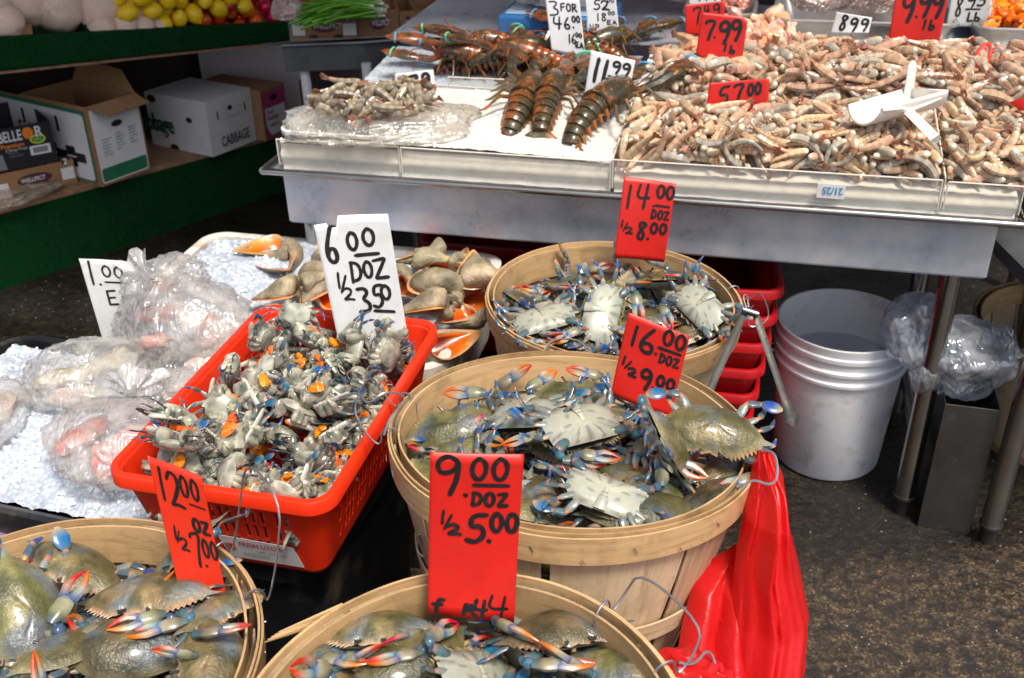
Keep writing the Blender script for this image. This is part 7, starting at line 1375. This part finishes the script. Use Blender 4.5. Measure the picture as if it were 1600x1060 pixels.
# stack of red baskets under the table
rs=Vector((.425,2.06))
for k in range(7):
    z0=.02+.062*k
    def WW(x,y,z,a=R(-17+1.5*k),o=rs): return Vector((o.x+x*math.cos(a)-y*math.sin(a)+.002*k,o.y+x*math.sin(a)+y*math.cos(a),z))
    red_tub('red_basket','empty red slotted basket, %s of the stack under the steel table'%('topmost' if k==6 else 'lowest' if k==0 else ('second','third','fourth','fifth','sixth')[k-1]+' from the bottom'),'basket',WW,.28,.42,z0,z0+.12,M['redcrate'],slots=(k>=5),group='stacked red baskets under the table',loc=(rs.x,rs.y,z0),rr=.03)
rs2=Vector((.02,2.35))
for k in range(4):
    z0=.14+.062*k
    def WW(x,y,z,a=R(-14),o=rs2): return Vector((o.x+x*math.cos(a)-y*math.sin(a),o.y+x*math.sin(a)+y*math.cos(a),z))
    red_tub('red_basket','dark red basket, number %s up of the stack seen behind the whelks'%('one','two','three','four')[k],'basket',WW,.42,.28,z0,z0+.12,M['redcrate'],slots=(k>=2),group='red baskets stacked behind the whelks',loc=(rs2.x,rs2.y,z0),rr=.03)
tub('crate','black crate carrying the red baskets behind the whelks','crate',M['blackplastic'],(rs2.x,rs2.y),R(-14),.36,.26,.002,.138,taper=.01,r=.02)
# basket at the far right edge behind the leg
make_basket('wooden bushel basket cut off by the right edge, behind the table legs',(1.30,2.02,.30),0,0,.225,seed=8,handle_angles=())
# ================================================================ green produce stand
def low(px,py): return PL(px,py,L0,LN)
L0=P(0,455,0); L1=P(440,300,0); LD=(L1-L0); LD.z=0; LD.normalize(); LN=Vector((LD.y,-LD.x,0)); BK=-LN   # BK points back, away from the viewer
st=thing('produce_stand','green turf-covered produce stand with a lower shelf of cartons','stand',tuple(L0))
z_a=low(0,332).z; z_b=low(440,213).z; LL=(low(440,213)-L0).dot(LD)
def shz(s): return z_a+(z_b-z_a)*s/LL
def S(s,d,z): q=L0+LD*s+BK*d; return Vector((q.x,q.y,z))
def slab(m,s0,s1,d0,d1,za0,za1,zb0,zb1):
    v=[S(s,d,z) for s,z0,z1 in((s0,za0,za1),(s1,zb0,zb1)) for d in (d0,d1) for z in (z0,z1)]
    m.add(v,[(0,1,3,2),(4,6,7,5),(0,4,5,1),(2,3,7,6),(0,2,6,4),(1,5,7,3)])
E1=LL+.55; E0=-1.2
m=MB(); slab(m,E0,E1,0,.02,0,shz(E0)-.005,0,shz(E1)-.005); m.build('lower_turf_front',M['turf'],st,smooth=False)
m=MB(); slab(m,E0,E1,0,.5,shz(E0)-.004,shz(E0)+.012,shz(E1)-.004,shz(E1)+.012); m.build('shelf_board',M['board'],st,smooth=False)
# upper turf shelf: overhangs by DO
DO=-.10
UP0=L0+BK*DO
def upp(px,py): return PL(px,py,UP0,LN)
ub0,ub1,ut0,ut1=upp(0,116),upp(455,67),upp(0,56),upp(455,33)
sa=(ub0-L0).dot(LD); sb=(ub1-L0).dot(LD)
def lin(s,a,b): return a+(b-a)*(s-sa)/(sb-sa)
ubz=lambda s:lin(s,ub0.z,ub1.z); utz=lambda s:lin(s,ut0.z,ut1.z)
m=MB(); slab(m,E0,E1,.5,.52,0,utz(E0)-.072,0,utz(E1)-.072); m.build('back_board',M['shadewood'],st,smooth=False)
m=MB(); slab(m,E0,sb,DO,DO+.025,ubz(E0)+.008,utz(E0),ubz(sb)+.008,utz(sb)); m.build('upper_turf_front',M['turf'],st,smooth=False,bevel=.006)
m=MB(); slab(m,E0,sb,DO-.004,DO+.6,ubz(E0),ubz(E0)+.006,ubz(sb),ubz(sb)+.006); m.build('upper_board',M['board'],st,smooth=False)
m=MB(); slab(m,E0,sb,DO+.026,.80,utz(E0)-.07,utz(E0)-.03,utz(sb)-.07,utz(sb)-.03); m.build('upper_shelf',M['turf'],st,smooth=False)
for s in (sa+.30*(sb-sa)+.02,sa+.58*(sb-sa)): 
    m=MB(); v=[S(s,DO+.026,utz(s)-.02),S(s,DO+.10,utz(s)+.02),S(s,DO+.6,utz(s)+.10),S(s,DO+.6,utz(s)-.03),S(s,DO+.026,utz(s)-.03)]; m.add(v,[(0,1,2,3,4)]); m.build('turf_divider',M['turf'],st,solid=.02,smooth=False)
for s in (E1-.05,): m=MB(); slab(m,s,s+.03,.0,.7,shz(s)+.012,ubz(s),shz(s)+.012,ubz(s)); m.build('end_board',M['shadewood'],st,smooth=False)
# cartons: front face given by its two bottom corners on the shelf
def carton(label,a,b,h,depth,mat,name='carton',cat='box',wall=.004,open_=True,ups=None):
    a=Vector(a);b=Vector(b); X=(b-a); w=X.length; X.normalize(); Yb=Vector((-X.y,X.x,0)).normalized(); Z=X.cross(Yb); 
    if Z.z<0: Z=-Z
    t=thing(name,label,cat,tuple(a),'cartons and boxes on the produce stand'); m=MB(); q=lambda x,y,z:a+X*x+Yb*y+Z*z; AX=(X,Yb,Z)
    m.box(q(w/2,wall/2,h/2),(w,wall,h),ax=AX); m.box(q(w/2,depth-wall/2,h/2),(w,wall,h),ax=AX); m.box(q(wall/2,depth/2,h/2),(wall-.0004,depth-2*wall,h-.0006),ax=AX); m.box(q(w-wall/2,depth/2,h/2),(wall-.0004,depth-2*wall,h-.0006),ax=AX); m.box(q(w/2,depth/2,.003),(w-2*wall,depth-2*wall,.005),ax=AX)
    if not open_: m.box(q(w/2,depth/2,h-.002),(w-2*wall-.001,depth-2*wall-.001,.003),ax=AX)
    m.build('walls',M[mat],t,smooth=False); return t,q,w,X,Yb,Z
def patch(t,pts,mat,name='printed_panel',off=None):
    m=MB(); m.add(pts,[tuple(range(len(pts)))]); return m.build(name,M[mat],t,smooth=False)
# white cabbage carton: corner nearest at (332,245)
def sh(px,py,d=0): # point on the shelf board
    n=(S(1,0,shz(1))-S(0,0,shz(0))).cross(BK).normalized(); return PL(px,py,S(0,0,shz(0)+.013),n)
c0=sh(256,243);c1=sh(333,246);c2=sh(401,219)
hC=(PL(320,151,c1,(CAM-c1).normalized())-c1).length*.93
t,q,w,X,Yb,Z=carton('white carton printed cabbage on both faces, on the lower shelf',c1,c2,hC,.30,'whiteboard',open_=False)
w=(c2-c1).length
def onf(x,z,o=.0012): return q(x,-o,z)
text('CABBAGE',onf(w*.22,hC*.12),X,Z,hC*.19,M['printblack'],t,bold=.018,xs=.62)
for (x,z,rx,rz) in ((.22,.70,.018,.09),(.50,.77,.055,.045),(.83,.70,.018,.09)):
    patch(t,[onf(w*(x)+w*rx*math.cos(2*PI*i/14),hC*z+hC*rz*math.sin(2*PI*i/14)) for i in range(14)],'printblack','hand_hole')
text('FRESH PRODUCE',onf(w*.42,hC*.60),X,Z,.006,M['printgreen'],t)
def onl(y,z,o=.0012): return q(-o,.30*y,z)
text('cabbage',onl(1.18,hC*.30),-Yb,Z,hC*.34,M['printgreen'],t,bold=.02,xs=.62,lift=.0016)
text('cabbage',onl(1.20,hC*.31),-Yb,Z,hC*.34,M['printblack'],t,bold=.0,xs=.62,lift=.0022)
for (y,z,r_) in ((.30,.62,.05),(.88,.90,.07),(.62,.03,.07)): patch(t,[onl(y+r_*math.cos(2*PI*i/14),hC*(z+r_*1.0*math.sin(2*PI*i/14)),.0026) for i in range(14)],'printblack','hand_hole')
# brown/white carton with green band: front face (155,292)-(235,262)
c1=sh(160,293);c2=sh(236,265); hB=(PL(133,165,c1,(CAM-c1).normalized())-c1).length
t,q,w,X,Yb,Z=carton('open brown carton with white printed sides and a green band, on the lower shelf',c1,c2,hB,.34,'cardboard')
def rr_patch(x0,x1,z0,z1,mat,o=.0012,r=.012,nm='printed_panel'): 
    pts=[]
    for cx,cz,a0 in ((x1-r,z1-r,0),(x0+r,z1-r,90),(x0+r,z0+r,180),(x1-r,z0+r,270)): pts+=[q(cx+r*math.cos(R(a0+i*22.5)),-o,cz+r*math.sin(R(a0+i*22.5))) for i in range(5)]
    return patch(t,pts,mat,nm)
rr_patch(w*.03,w*.97,hB*.03,hB*.97,'printwhite'); rr_patch(w*.05,w*.95,hB*.05,hB*.22,'printgreen',.0018,.008)
patch(t,[q(w*.5+w*.11*math.cos(2*PI*i/14),-.0024,hB*.72+hB*.04*math.sin(2*PI*i/14)) for i in range(14)],'printblack','hand_hole')
for k in range(3): text('\n'.join(['abroccoli','celery','peppers','onions','squash','romaine','kale','spinach'][k:k+6]),q(w*(.15+.27*k),-.0022,hB*(.56+.03*k)),X,Z,.0075,M['printgreen'],t)
m=MB(); m.add([q(w*.02,.004,hB),q(w*.98,.004,hB),q(w*1.02,-.05,hB*.90),q(w*.16,-.06,hB*.90)],[(0,1,2,3)]); m.build('flap',M['cardin'],t,solid=.003,smooth=False)
m=MB(); m.add([q(w,.01,hB),q(w,.33,hB),q(w*1.1,.30,hB*1.28),q(w*1.16,.10,hB*1.22)],[(0,1,2,3)]); m.build('flap',M['cardboard'],t,solid=.003,smooth=False)
m=MB(); m.add([q(w+.003,.01,0),q(w+.003,.33,0),q(w+.003,.33,hB),q(w+.003,.01,hB)],[(0,1,2,3)]); m.build('side_panel',M['cardboard'],t,smooth=False)
# its long side face carries the big print: 'elect ... BLES' with checker squares
def onL(y,z,o=.0015): return q(-o,.34*y,z)
def lp(y0,y1,z0,z1,mat,o=.0015,r=.014,nm='printed_panel'):
    pts=[]
    for cy,cz,a0 in ((.34*y1-r,z1*hB-r,0),(.34*y0+r,z1*hB-r,90),(.34*y0+r,z0*hB+r,180),(.34*y1-r,z0*hB+r,270)): pts+=[q(-o,cy+r*math.cos(R(a0+i*22.5)),cz+r*math.sin(R(a0+i*22.5))) for i in range(5)]
    return patch(t,pts[::-1],mat,nm)
lp(.04,1.6,.03,.95,'printgreen'); lp(.07,1.6,.06,.90,'printwhite',.0021)
m=MB(); m.box(q(-.0,.34*1.3,hB*.49),(.0006,.34*.62,hB*.97),ax=(X,Yb,Z)); m.build('walls_extension',M['cardboard'],t,smooth=False)
text('Select',onL(1.12,hB*.44),-Yb,Z,hB*.22,M['printred'],t,bold=.03,xs=.75,lift=.0014)
text('VEGETABLES',onL(.98,hB*.10),-Yb,Z,hB*.16,M['printred'],t,bold=.02,xs=.55,lift=.0014)
for (y,z) in ((.22,.33),(.36,.40),(.36,.26),(.50,.33),(.64,.40),(.64,.26)): lp(y-.07,y+.07,z-.06,z+.06,'printblack',.0030,.001,'checker')
for (y,) in ((.48,),(1.0,)): lp(y-.02,y+.02,.62,.82,'printblack',.0034,.004,'hand_slot')
# magenta carton behind
c1=sh(416,221);c2=sh(452,205); hM=hC*.95
t,q,w,X,Yb,Z=carton('magenta and white printed carton right of the cabbage carton',c1,c2,hM,.3,'cardin',open_=False)
patch(t,[q(w*x,-.0012,hM*z) for x,z in ((.03,.03),(.97,.03),(.97,.94),(.03,.94))],'printmag')
patch(t,[q(w*x,-.0018,hM*z) for x,z in ((.25,.08),(.75,.08),(.92,.30),(.92,.62),(.10,.62),(.10,.25))],'printwhite')
patch(t,[q(w*.5+w*.16*math.cos(2*PI*i/16),-.0018,hM*.80+hM*.06*math.sin(2*PI*i/16)) for i in range(16)],'printblack','hand_hole')
text('Red',q(w*.15,-.0022,hM*.50),X,Z,hM*.09,M['printmag'],t,bold=.02); text('Radish',q(w*.15,-.0022,hM*.38),X,Z,hM*.09,M['printmag'],t,bold=.02); text('FRESH',q(w*.22,-.0022,hM*.24),X,Z,hM*.07,M['printmag'],t,bold=.02)
m=MB(); m.box(q(-.03,.12,hM*.48),(.05,.22,hM*.92),ax=(X,Yb,Z)); 
# flat berry trays on the left, stacked
def traybox(label,a,b,h,depth,tilt=0,printf=None,mat='cardboard'):
    return carton(label,a,b,h,depth,mat,name='berry_tray')
a=sh(-40,322,0);b=sh(122,286,0); 
t,q,w,X,Yb,Z=traybox('shallow brown berry tray printed with a maroon oval, under the black citrus carton',a,b,.082,.3)
def oval(t,q,cx,cz,rx,rz,mat,o=.0014,nm='printed_panel'): return patch(t,[q(cx+rx*math.cos(2*PI*i/24),-o,cz+rz*math.sin(2*PI*i/24)) for i in range(24)],mat,nm)
oval(t,q,w*.60,.045,.055,.019,'printmaroon'); text('WELLPICT',q(w*.60-.043,-.0020,.039),X,Z,.014,M['printwhite'],t,bold=.02,xs=.85)
patch(t,[q(x,-.0014,z) for x,z in ((w*.86,.02),(w*.985,.02),(w*.985,.06),(w*.86,.06))],'printwhite'); patch(t,[q(x,-.0014,z) for x,z in ((w*.885,.068),(w*.935,.068),(w*.935,.098),(w*.885,.098))],'printblack'); text('2',q(w*.895,-.002,.072),X,Z,.02,M['printwhite'],t,bold=.03)
patch(t,[q(x,-.0014,z) for x,z in ((w*.12,.004),(w*.36,.004),(w*.34,.05),(w*.12,.05))],'printwhite')
for x in (.42,.75): oval(t,q,w*x,.006,.022,.006,'printblack',.002,'vent_hole')
a2=a+Z*.086+X*-.02+Yb*.01; b2=b+Z*.086-X*.045
t,q,w,X,Yb,Z=carton('black citrus carton printed in white and orange on top of the berry tray',a2,b2,.135,.3,'printblack',name='citrus_carton')
text('BELLE',q(w*.45,-.0016,.092),X,Z,.034,M['printwhite'],t,bold=.02,xs=.60); 
oval(t,q,w*.755,.109,.017,.019,'printor'); text('R',q(w*.82,-.0016,.094),X,Z,.034,M['printwhite'],t,bold=.02,xs=.85)
text('Premium',q(w*.46,-.0016,.072),X,Z,.014,M['printor'],t,bold=.03); text('Citrus Fruit',q(w*.50,-.0016,.060),X,Z,.010,M['printwhite'],t); text('FRUITS\nAGRUMES',q(w*.52,-.0016,.050),X,Z,.007,M['printgrey'],t)
m=MB(); oval(t,q,w*.84,.085,.024,.015,'printyel'); oval(t,q,w*.84,.085,.019,.010,'printgreen',.0018); text('Jaffa',q(w*.80,-.0022,.081),X,Z,.011,M['printyel'],t)
patch(t,[q(x,-.0014,z) for x,z in ((w*.74,.035),(w*.95,.035),(w*.95,.065),(w*.74,.065))],'printwhite'); patch(t,[q(x,-.002,z) for x,z in ((w*.77,.041),(w*.92,.041),(w*.92,.059),(w*.77,.059))],'printgrey')
patch(t,[q(x,-.0014,z) for x,z in ((w*.10,.062),(w*.33,.062),(w*.33,.118),(w*.10,.118))],'printwhite'); patch(t,[q(x,-.0014,z) for x,z in ((w*.12,.005),(w*.48,.005),(w*.46,.055),(w*.12,.055))],'printgrey'); text('20',q(w*.30,-.002,.028),X,Z,.022,M['printblack'],t,bold=.03)
bagmesh('plastic_sheet','crumpled clear plastic sheet on the lower shelf edge in front of the berry tray',M['filmcloud'],S(.10,.03,shz(.1)+.028),(.17,.06,.020),rot=45,seed=51,flatten=.9,fine=.2,cat='plastic sheet')
# ================================================================ produce on top
def US(s,d,z=0): return S(s,DO+d,utz(s)-.03+z)
def upt(px,py,d,dz=0): # point above the upper shelf at depth d
    q=PL(px,py,UP0+BK*d,LN); return q
JI=[(40,8,.16,.072),(-5,22,.12,.06),(90,12,.13,.078),(12,36,.05,.05),(68,2,.22,.075),(150,12,.12,.080),(198,18,.12,.076),(232,5,.14,.070),(160,45,.06,.045),(194,44,.055,.045),(222,44,.055,.045),(250,42,.06,.042),(120,-18,.25,.08),(170,-25,.24,.08),(215,-25,.24,.075)]
proto=None; words=['at the left end of the pile','in the far left corner of the stand','third from the left along the front','small one peeping over the turf at the left','behind the two leftmost ones','biggest in the centre of the pile','right of the biggest one','rightmost large one beside the lemons','small one leftmost of the front four','small one second of the front four','small one third of the front four','small one rightmost of the front four, next to the turf divider','top of the pile, left','top of the pile, centre','top of the pile, right']
for i,(px,py,d,r_) in enumerate(JI):
    p=upt(px,py,d); 
    if proto is None:
        m=MB(); m.ball((0,0,0),(1,1,.93),n=16,disp=.10,seed=3); proto=m.build('round_root',M['jic']); o=proto
    else: o=proto.copy(); C.objects.link(o)
    o.location=p; o.scale=(r_,)*3; o.rotation_euler=(i*1.3,i*.7,i*2.1); tag(o,'pale pink-tan round root, '+words[i],'root vegetable','pale round roots on the turf stand')
pl=upt(318,52,.02); its=unpack(DATA['lem']); yaw=math.atan2(LD.y,LD.x); m=MB()
vs=MB(); vs.tube([(-1.28,0,0),(-1.18,0,0),(-1.0,0,0),(-.6,0,0),(0,0,0),(.6,0,0),(1.0,0,0),(1.2,0,0),(1.32,0,0)],[.05,.16,.55,.88,1,.88,.55,.18,.07],n=14); lem=vs.build('lemon',M['lemon']); tag(lem,'yellow lemon in the pile on the green turf stand','lemon','lemons on the green stand')
Bm=Matrix.Translation(S((pl-L0).dot(LD)-.03,DO+.17,utz(.6)-.005))@Matrix.Rotation(yaw,4,'Z')@Matrix.Rotation(R(16),4,'X')
for i,(p,q_,s) in enumerate(its):
    o=lem if i==0 else lem.copy(); 
    if i: C.objects.link(o)
    o.matrix_world=Bm@Matrix.Translation(p+Vector((0,0,.0)))@q_.to_matrix().to_4x4()@Matrix.Scale(.0285*s,4)
pt_=upt(410,30,.02); Bm=Matrix.Translation(S((pt_-L0).dot(LD)+.12,DO+.24,utz(1.0)-.01))@Matrix.Rotation(yaw,4,'Z')@Matrix.Rotation(R(14),4,'X'); its=unpack(DATA['tom'])
m=MB(); m.ball((0,0,0),(1,1,.85),n=8,col=(.75,.07,.015)); tm=m.build('tomato',M['tomato']); tag(tm,'small red tomato in the pile beyond the lemons','tomato','red tomatoes beyond the lemons')
for i,(p,q_,s) in enumerate(its):
    o=tm if i==0 else tm.copy()
    if i: C.objects.link(o)
    o.matrix_world=Bm@Matrix.Translation(p*1.25)@q_.to_matrix().to_4x4()@Matrix.Scale(.026*s,4)
# low carton with loose greens at the upper left
t,q,w,X,Yb,Z=carton('low tray at the left end of the upper shelf before the pale roots',US(-.25,.03,.0),US(.28,.03,.0),.055,.12,'cardboard',name='flat_tray')
# ================================================================ side table with cartons and scallions
E0_=P(462,72,.70); s1=P(568,107,.61); 
# corner edges of the steel sink/table: left front (470,72..108), corner (570,66..108), right (690,55..95)
cz=.70; c0_=P(440,72,cz); cN=P(568,67,cz); cR=P(688,57,cz)
za=PL(568,109,cN,Vector((0,-1,0))).z
t=thing('side_table','dark steel side table under the cartons of scallions','table',(cN.x,cN.y,0)); m=MB()
dR=(cR-cN).normalized(); dL=(c0_-cN).normalized(); D_=Vector((0,0,1))
bkR=cR+Vector((dL.x,dL.y,0))*.55; bkL=c0_+Vector((dR.x,dR.y,0))*.35
poly=[c0_,cN,cR,bkR,bkL]
m.add([p for p in poly]+[Vector((p.x,p.y,cz-.006)) for p in poly],[(0,1,2,3,4),(9,8,7,6,5)]+[(i,i+5,(i+1)%5+5,(i+1)%5) for i in range(5)]); m.build('top',M['oldsteel'],t,smooth=False)
for a,b in ((c0_,cN),(cN,cR)):
    m=MB(); nn_=Vector((-(b-a).y,(b-a).x,0)).normalized()*.004; v=[a+nn_*2,b+nn_*2,Vector((b.x,b.y,za))+nn_*2,Vector((a.x,a.y,za))+nn_*2]; v+=[p+nn_ for p in v]; v=[p-Vector((0,0,.007)) if k%4<2 else p for k,p in enumerate(v)]; m.add(v,[(0,1,2,3),(7,6,5,4),(0,4,5,1),(1,5,6,2),(2,6,7,3),(3,7,4,0)]); m.build('apron',M['oldsteel'],t,smooth=False)
m=MB(); m.tube([c0_,cN,cR],.006,n=8); m.build('rolled_rim',M['oldsteel'],t)
for p,dd in ((P(474,110,za),.0),(P(572,112,za),0),(P(672,95,za),0)):
    pp=Vector((p.x,p.y,0))+Vector((0,.02,0)); m=MB(); m.tube([pp,pp+D_*(za+.02)],.016,n=12); m.build('leg',M['styrowhite'] ,t)
m=MB(); m.box((cN.x-.15,cN.y+.45,.25),(.25,.3,.5)); o=m.build('black_box',M['blackplastic'],None,loc=(cN.x-.15,cN.y+.45,0)); tag(o,'black box standing in the dark under the side table','box')
def fbox(label,a,b,h,depth,ovalx=.5,dark='printmaroon',mat='cardboard',word='WELLPICT'):
    t,q,w,X,Yb,Z=carton(label,a,b,h,depth,mat,name='berry_tray')
    patch(t,[q(w*ovalx+w*.20*math.cos(2*PI*i/20),-.0014,h*.52+h*.27*math.sin(2*PI*i/20)) for i in range(20)],dark); text(word,q(w*(ovalx-.17),-.002,h*.43),X,Z,h*.22,M['printwhite'],t,bold=.02,xs=w*.34/(h*.22*4.9)); return t,q,w,X,Yb,Z
hb=.075; zt=cz+.004
a=P(458,62,zt);b=P(560,60,zt)
t,q,w,X,Yb,Z=fbox('tan berry tray holding the scallions, at the left of the side table',a,b,hb,.25)
patch(t,[q(x,-.0014,z) for x,z in ((w*.01,.012),(w*.20,.012),(w*.20,.046),(w*.01,.046))],'printwhite'); patch(t,[q(x,-.0014,z) for x,z in ((w*.78,.01),(w*.98,.01),(w*.98,.046),(w*.78,.046))],'printwhite'); patch(t,[q(x,-.0014,z) for x,z in ((w*.82,.052),(w*.90,.052),(w*.90,.073),(w*.82,.073))],'printblack')
text('2',q(w*.84,-.002,.054),X,Z,.014,M['printwhite'],t,bold=.02)
for x in (.32,.70): patch(t,[q(w*x+w*.08*math.cos(2*PI*i/16),-.0016,.004+.010*abs(math.sin(2*PI*i/16))) for i in range(9)],'printblack','vent_hole')
fbox('orange-brown berry tray in the middle of the side table, right of the scallions',P(561,59,zt),P(625,55,zt),hb*1.05,.25,mat='cardin')
fbox('berry tray third from the left on the side table',P(626,54,zt),P(652,52,zt),hb*.92,.25,.5)
fbox('berry tray at the right end of the side table',P(653,53,zt),P(693,50,zt),hb*.95,.22,.45)
rnd=random.Random(9); t=thing('scallion_bunch','bunch of green scallions lying over the tan tray, white roots to the right','scallions',tuple(a+D_*.08))
g0=P(487,26,zt+.10); g1=P(588,14,zt+.10)
for k in range(46):
    o1=Vector((rnd.uniform(-.02,.02),rnd.uniform(-.05,.10),rnd.uniform(-.02,.035))); o2=Vector((rnd.uniform(-.02,.02),rnd.uniform(-.05,.08),rnd.uniform(-.015,.025)))
    A=g0+o1*1.3+Vector((rnd.uniform(-.06,.03),0,-.01)); B=g1+o2; mm=(A+B)/2+Vector((0,0,rnd.uniform(0,.02))); gc=mix((.05,.22,.015),(.16,.38,.04),rnd.random())
    m=MB(); pts=chaikin([A,A.lerp(mm,.5)+Vector((0,0,.006)),mm,B.lerp(mm,.4),B,B+(B-mm).normalized()*.012],1); n_=len(pts)
    m.tube(pts,[.0035+.0012*math.sin(PI*i/n_) for i in range(n_)],n=6,col=[gc if i<n_*.62 else mix(gc,(.75,.72,.58),sm(n_*.62,n_*.85,i)) for i in range(n_)]); m.build('stalk',M['scallion'],t)
# pale wrapped bundle behind the scallions and small carton at the left
bagmesh('produce_bag','small purple-pink bag of garlic left of the scallions',M['filmpink'],P(452,20,.80),(.05,.04,.045),seed=61,fine=.1)
# ================================================================ walls behind
def wall(name,label,x0,x1,y,mat,y1=None,th=.12,h=2.9):
    m=MB(); m.box(((x0+x1)/2,y+th/2,h/2),(x1-x0,th,h)); o=m.build(name,M[mat],None,smooth=False,loc=((x0+x1)/2,y,0)); return tag(o,label,'wall')
yw=4.05
xa=PL(712,60,Vector((0,yw,0)),Vector((0,-1,0))).x
wall('painted_wall','pale pink-white wall behind the side table',-1.2,xa,yw,'wallw')
m=MB(); m.box((-3.1,3.4,1.45),(.1,2.6,2.9)); 
xb=PL(757,40,Vector((0,yw+.35,0)),Vector((0,-1,0))).x; xc=PL(830,40,Vector((0,yw+.35,0)),Vector((0,-1,0))).x
wall('recessed_wall','mauve recessed wall strip right of the pale wall',xa-.1,xb,yw+.35,'wallp')
wall('recessed_wall','dark mauve doorway wall behind the pink bags',xb+.001,xb+1.2,yw+.42,'walld')
wall('rear_wall','plain pale wall behind the back row of pans',xb+1.21,4.5,yw+.2,'wallw')
m=MB(); m.box((xa+.085,yw-.01,PL(750,2,Vector((0,yw,0)),Vector((0,-1,0))).z+.02),(.12,.02,.05)); o=m.build('switch_plate',M['printwhite'],None,smooth=False,loc=(xa+.085,yw,.9)); tag(o,'small white plate at the top of the mauve wall strip','wall plate')
wall('low_wall','dark low wall behind the produce stand',-6,-3.21,3.0,'walld')
# unseen awning added above the frame to shade stand, back row and wall
aw=thing('sun_blocker','unseen added awning over the back of the stalls','sun_blocker',(0,2.0,2.3)); m=MB(); m.add([(-6,2.12,2.30),(6,2.12,2.30),(6,4.1,2.75),(-6,4.1,2.75)],[(0,1,2,3)]); m.build('blocker_sheet',M['cardin'],aw,solid=.004,smooth=False)
m=MB(); m.add([(-6,2.12,2.30),(6,2.12,2.30),(6,2.12,2.15),(-6,2.12,2.15)],[(0,1,2,3)]); m.build('blocker_strip',M['cardin'],aw,solid=.003,smooth=False)
for os_,bm_ in PEND:
    for o_ in os_: prune(o_,bm_,.245 if bm_ is BMm else .23)
for o_ in HFP:
    inv_=Matrix.Rotation(-rang,4,'Z')@Matrix.Translation((-rc.x,-rc.y,0))@o_.matrix_world
    for ch in list(kids(o_)):
        if ch.name.split('.')[0] in ('leg','claw','paddle_leg'):
            bb=[inv_@ch.matrix_basis@Vector(c) for c in ch.bound_box]
            if sum(1 for p in bb if p.z<RZ1+.004 and (abs(p.x)>RW/2-.008-.026*(RZ1-p.z)/.147 or abs(p.y)>RD/2-.008-.026*(RZ1-p.z)/.147))>=2 or sum(1 for p in bb if abs(p.x)>RW/2 or abs(p.y)>RD/2)>=3:
                for gch in kids(ch): bpy.data.objects.remove(gch)
                bpy.data.objects.remove(ch)
for k,u_ in enumerate(CRused):
    if not u_:
        bpy.data.objects.remove(CR[k])
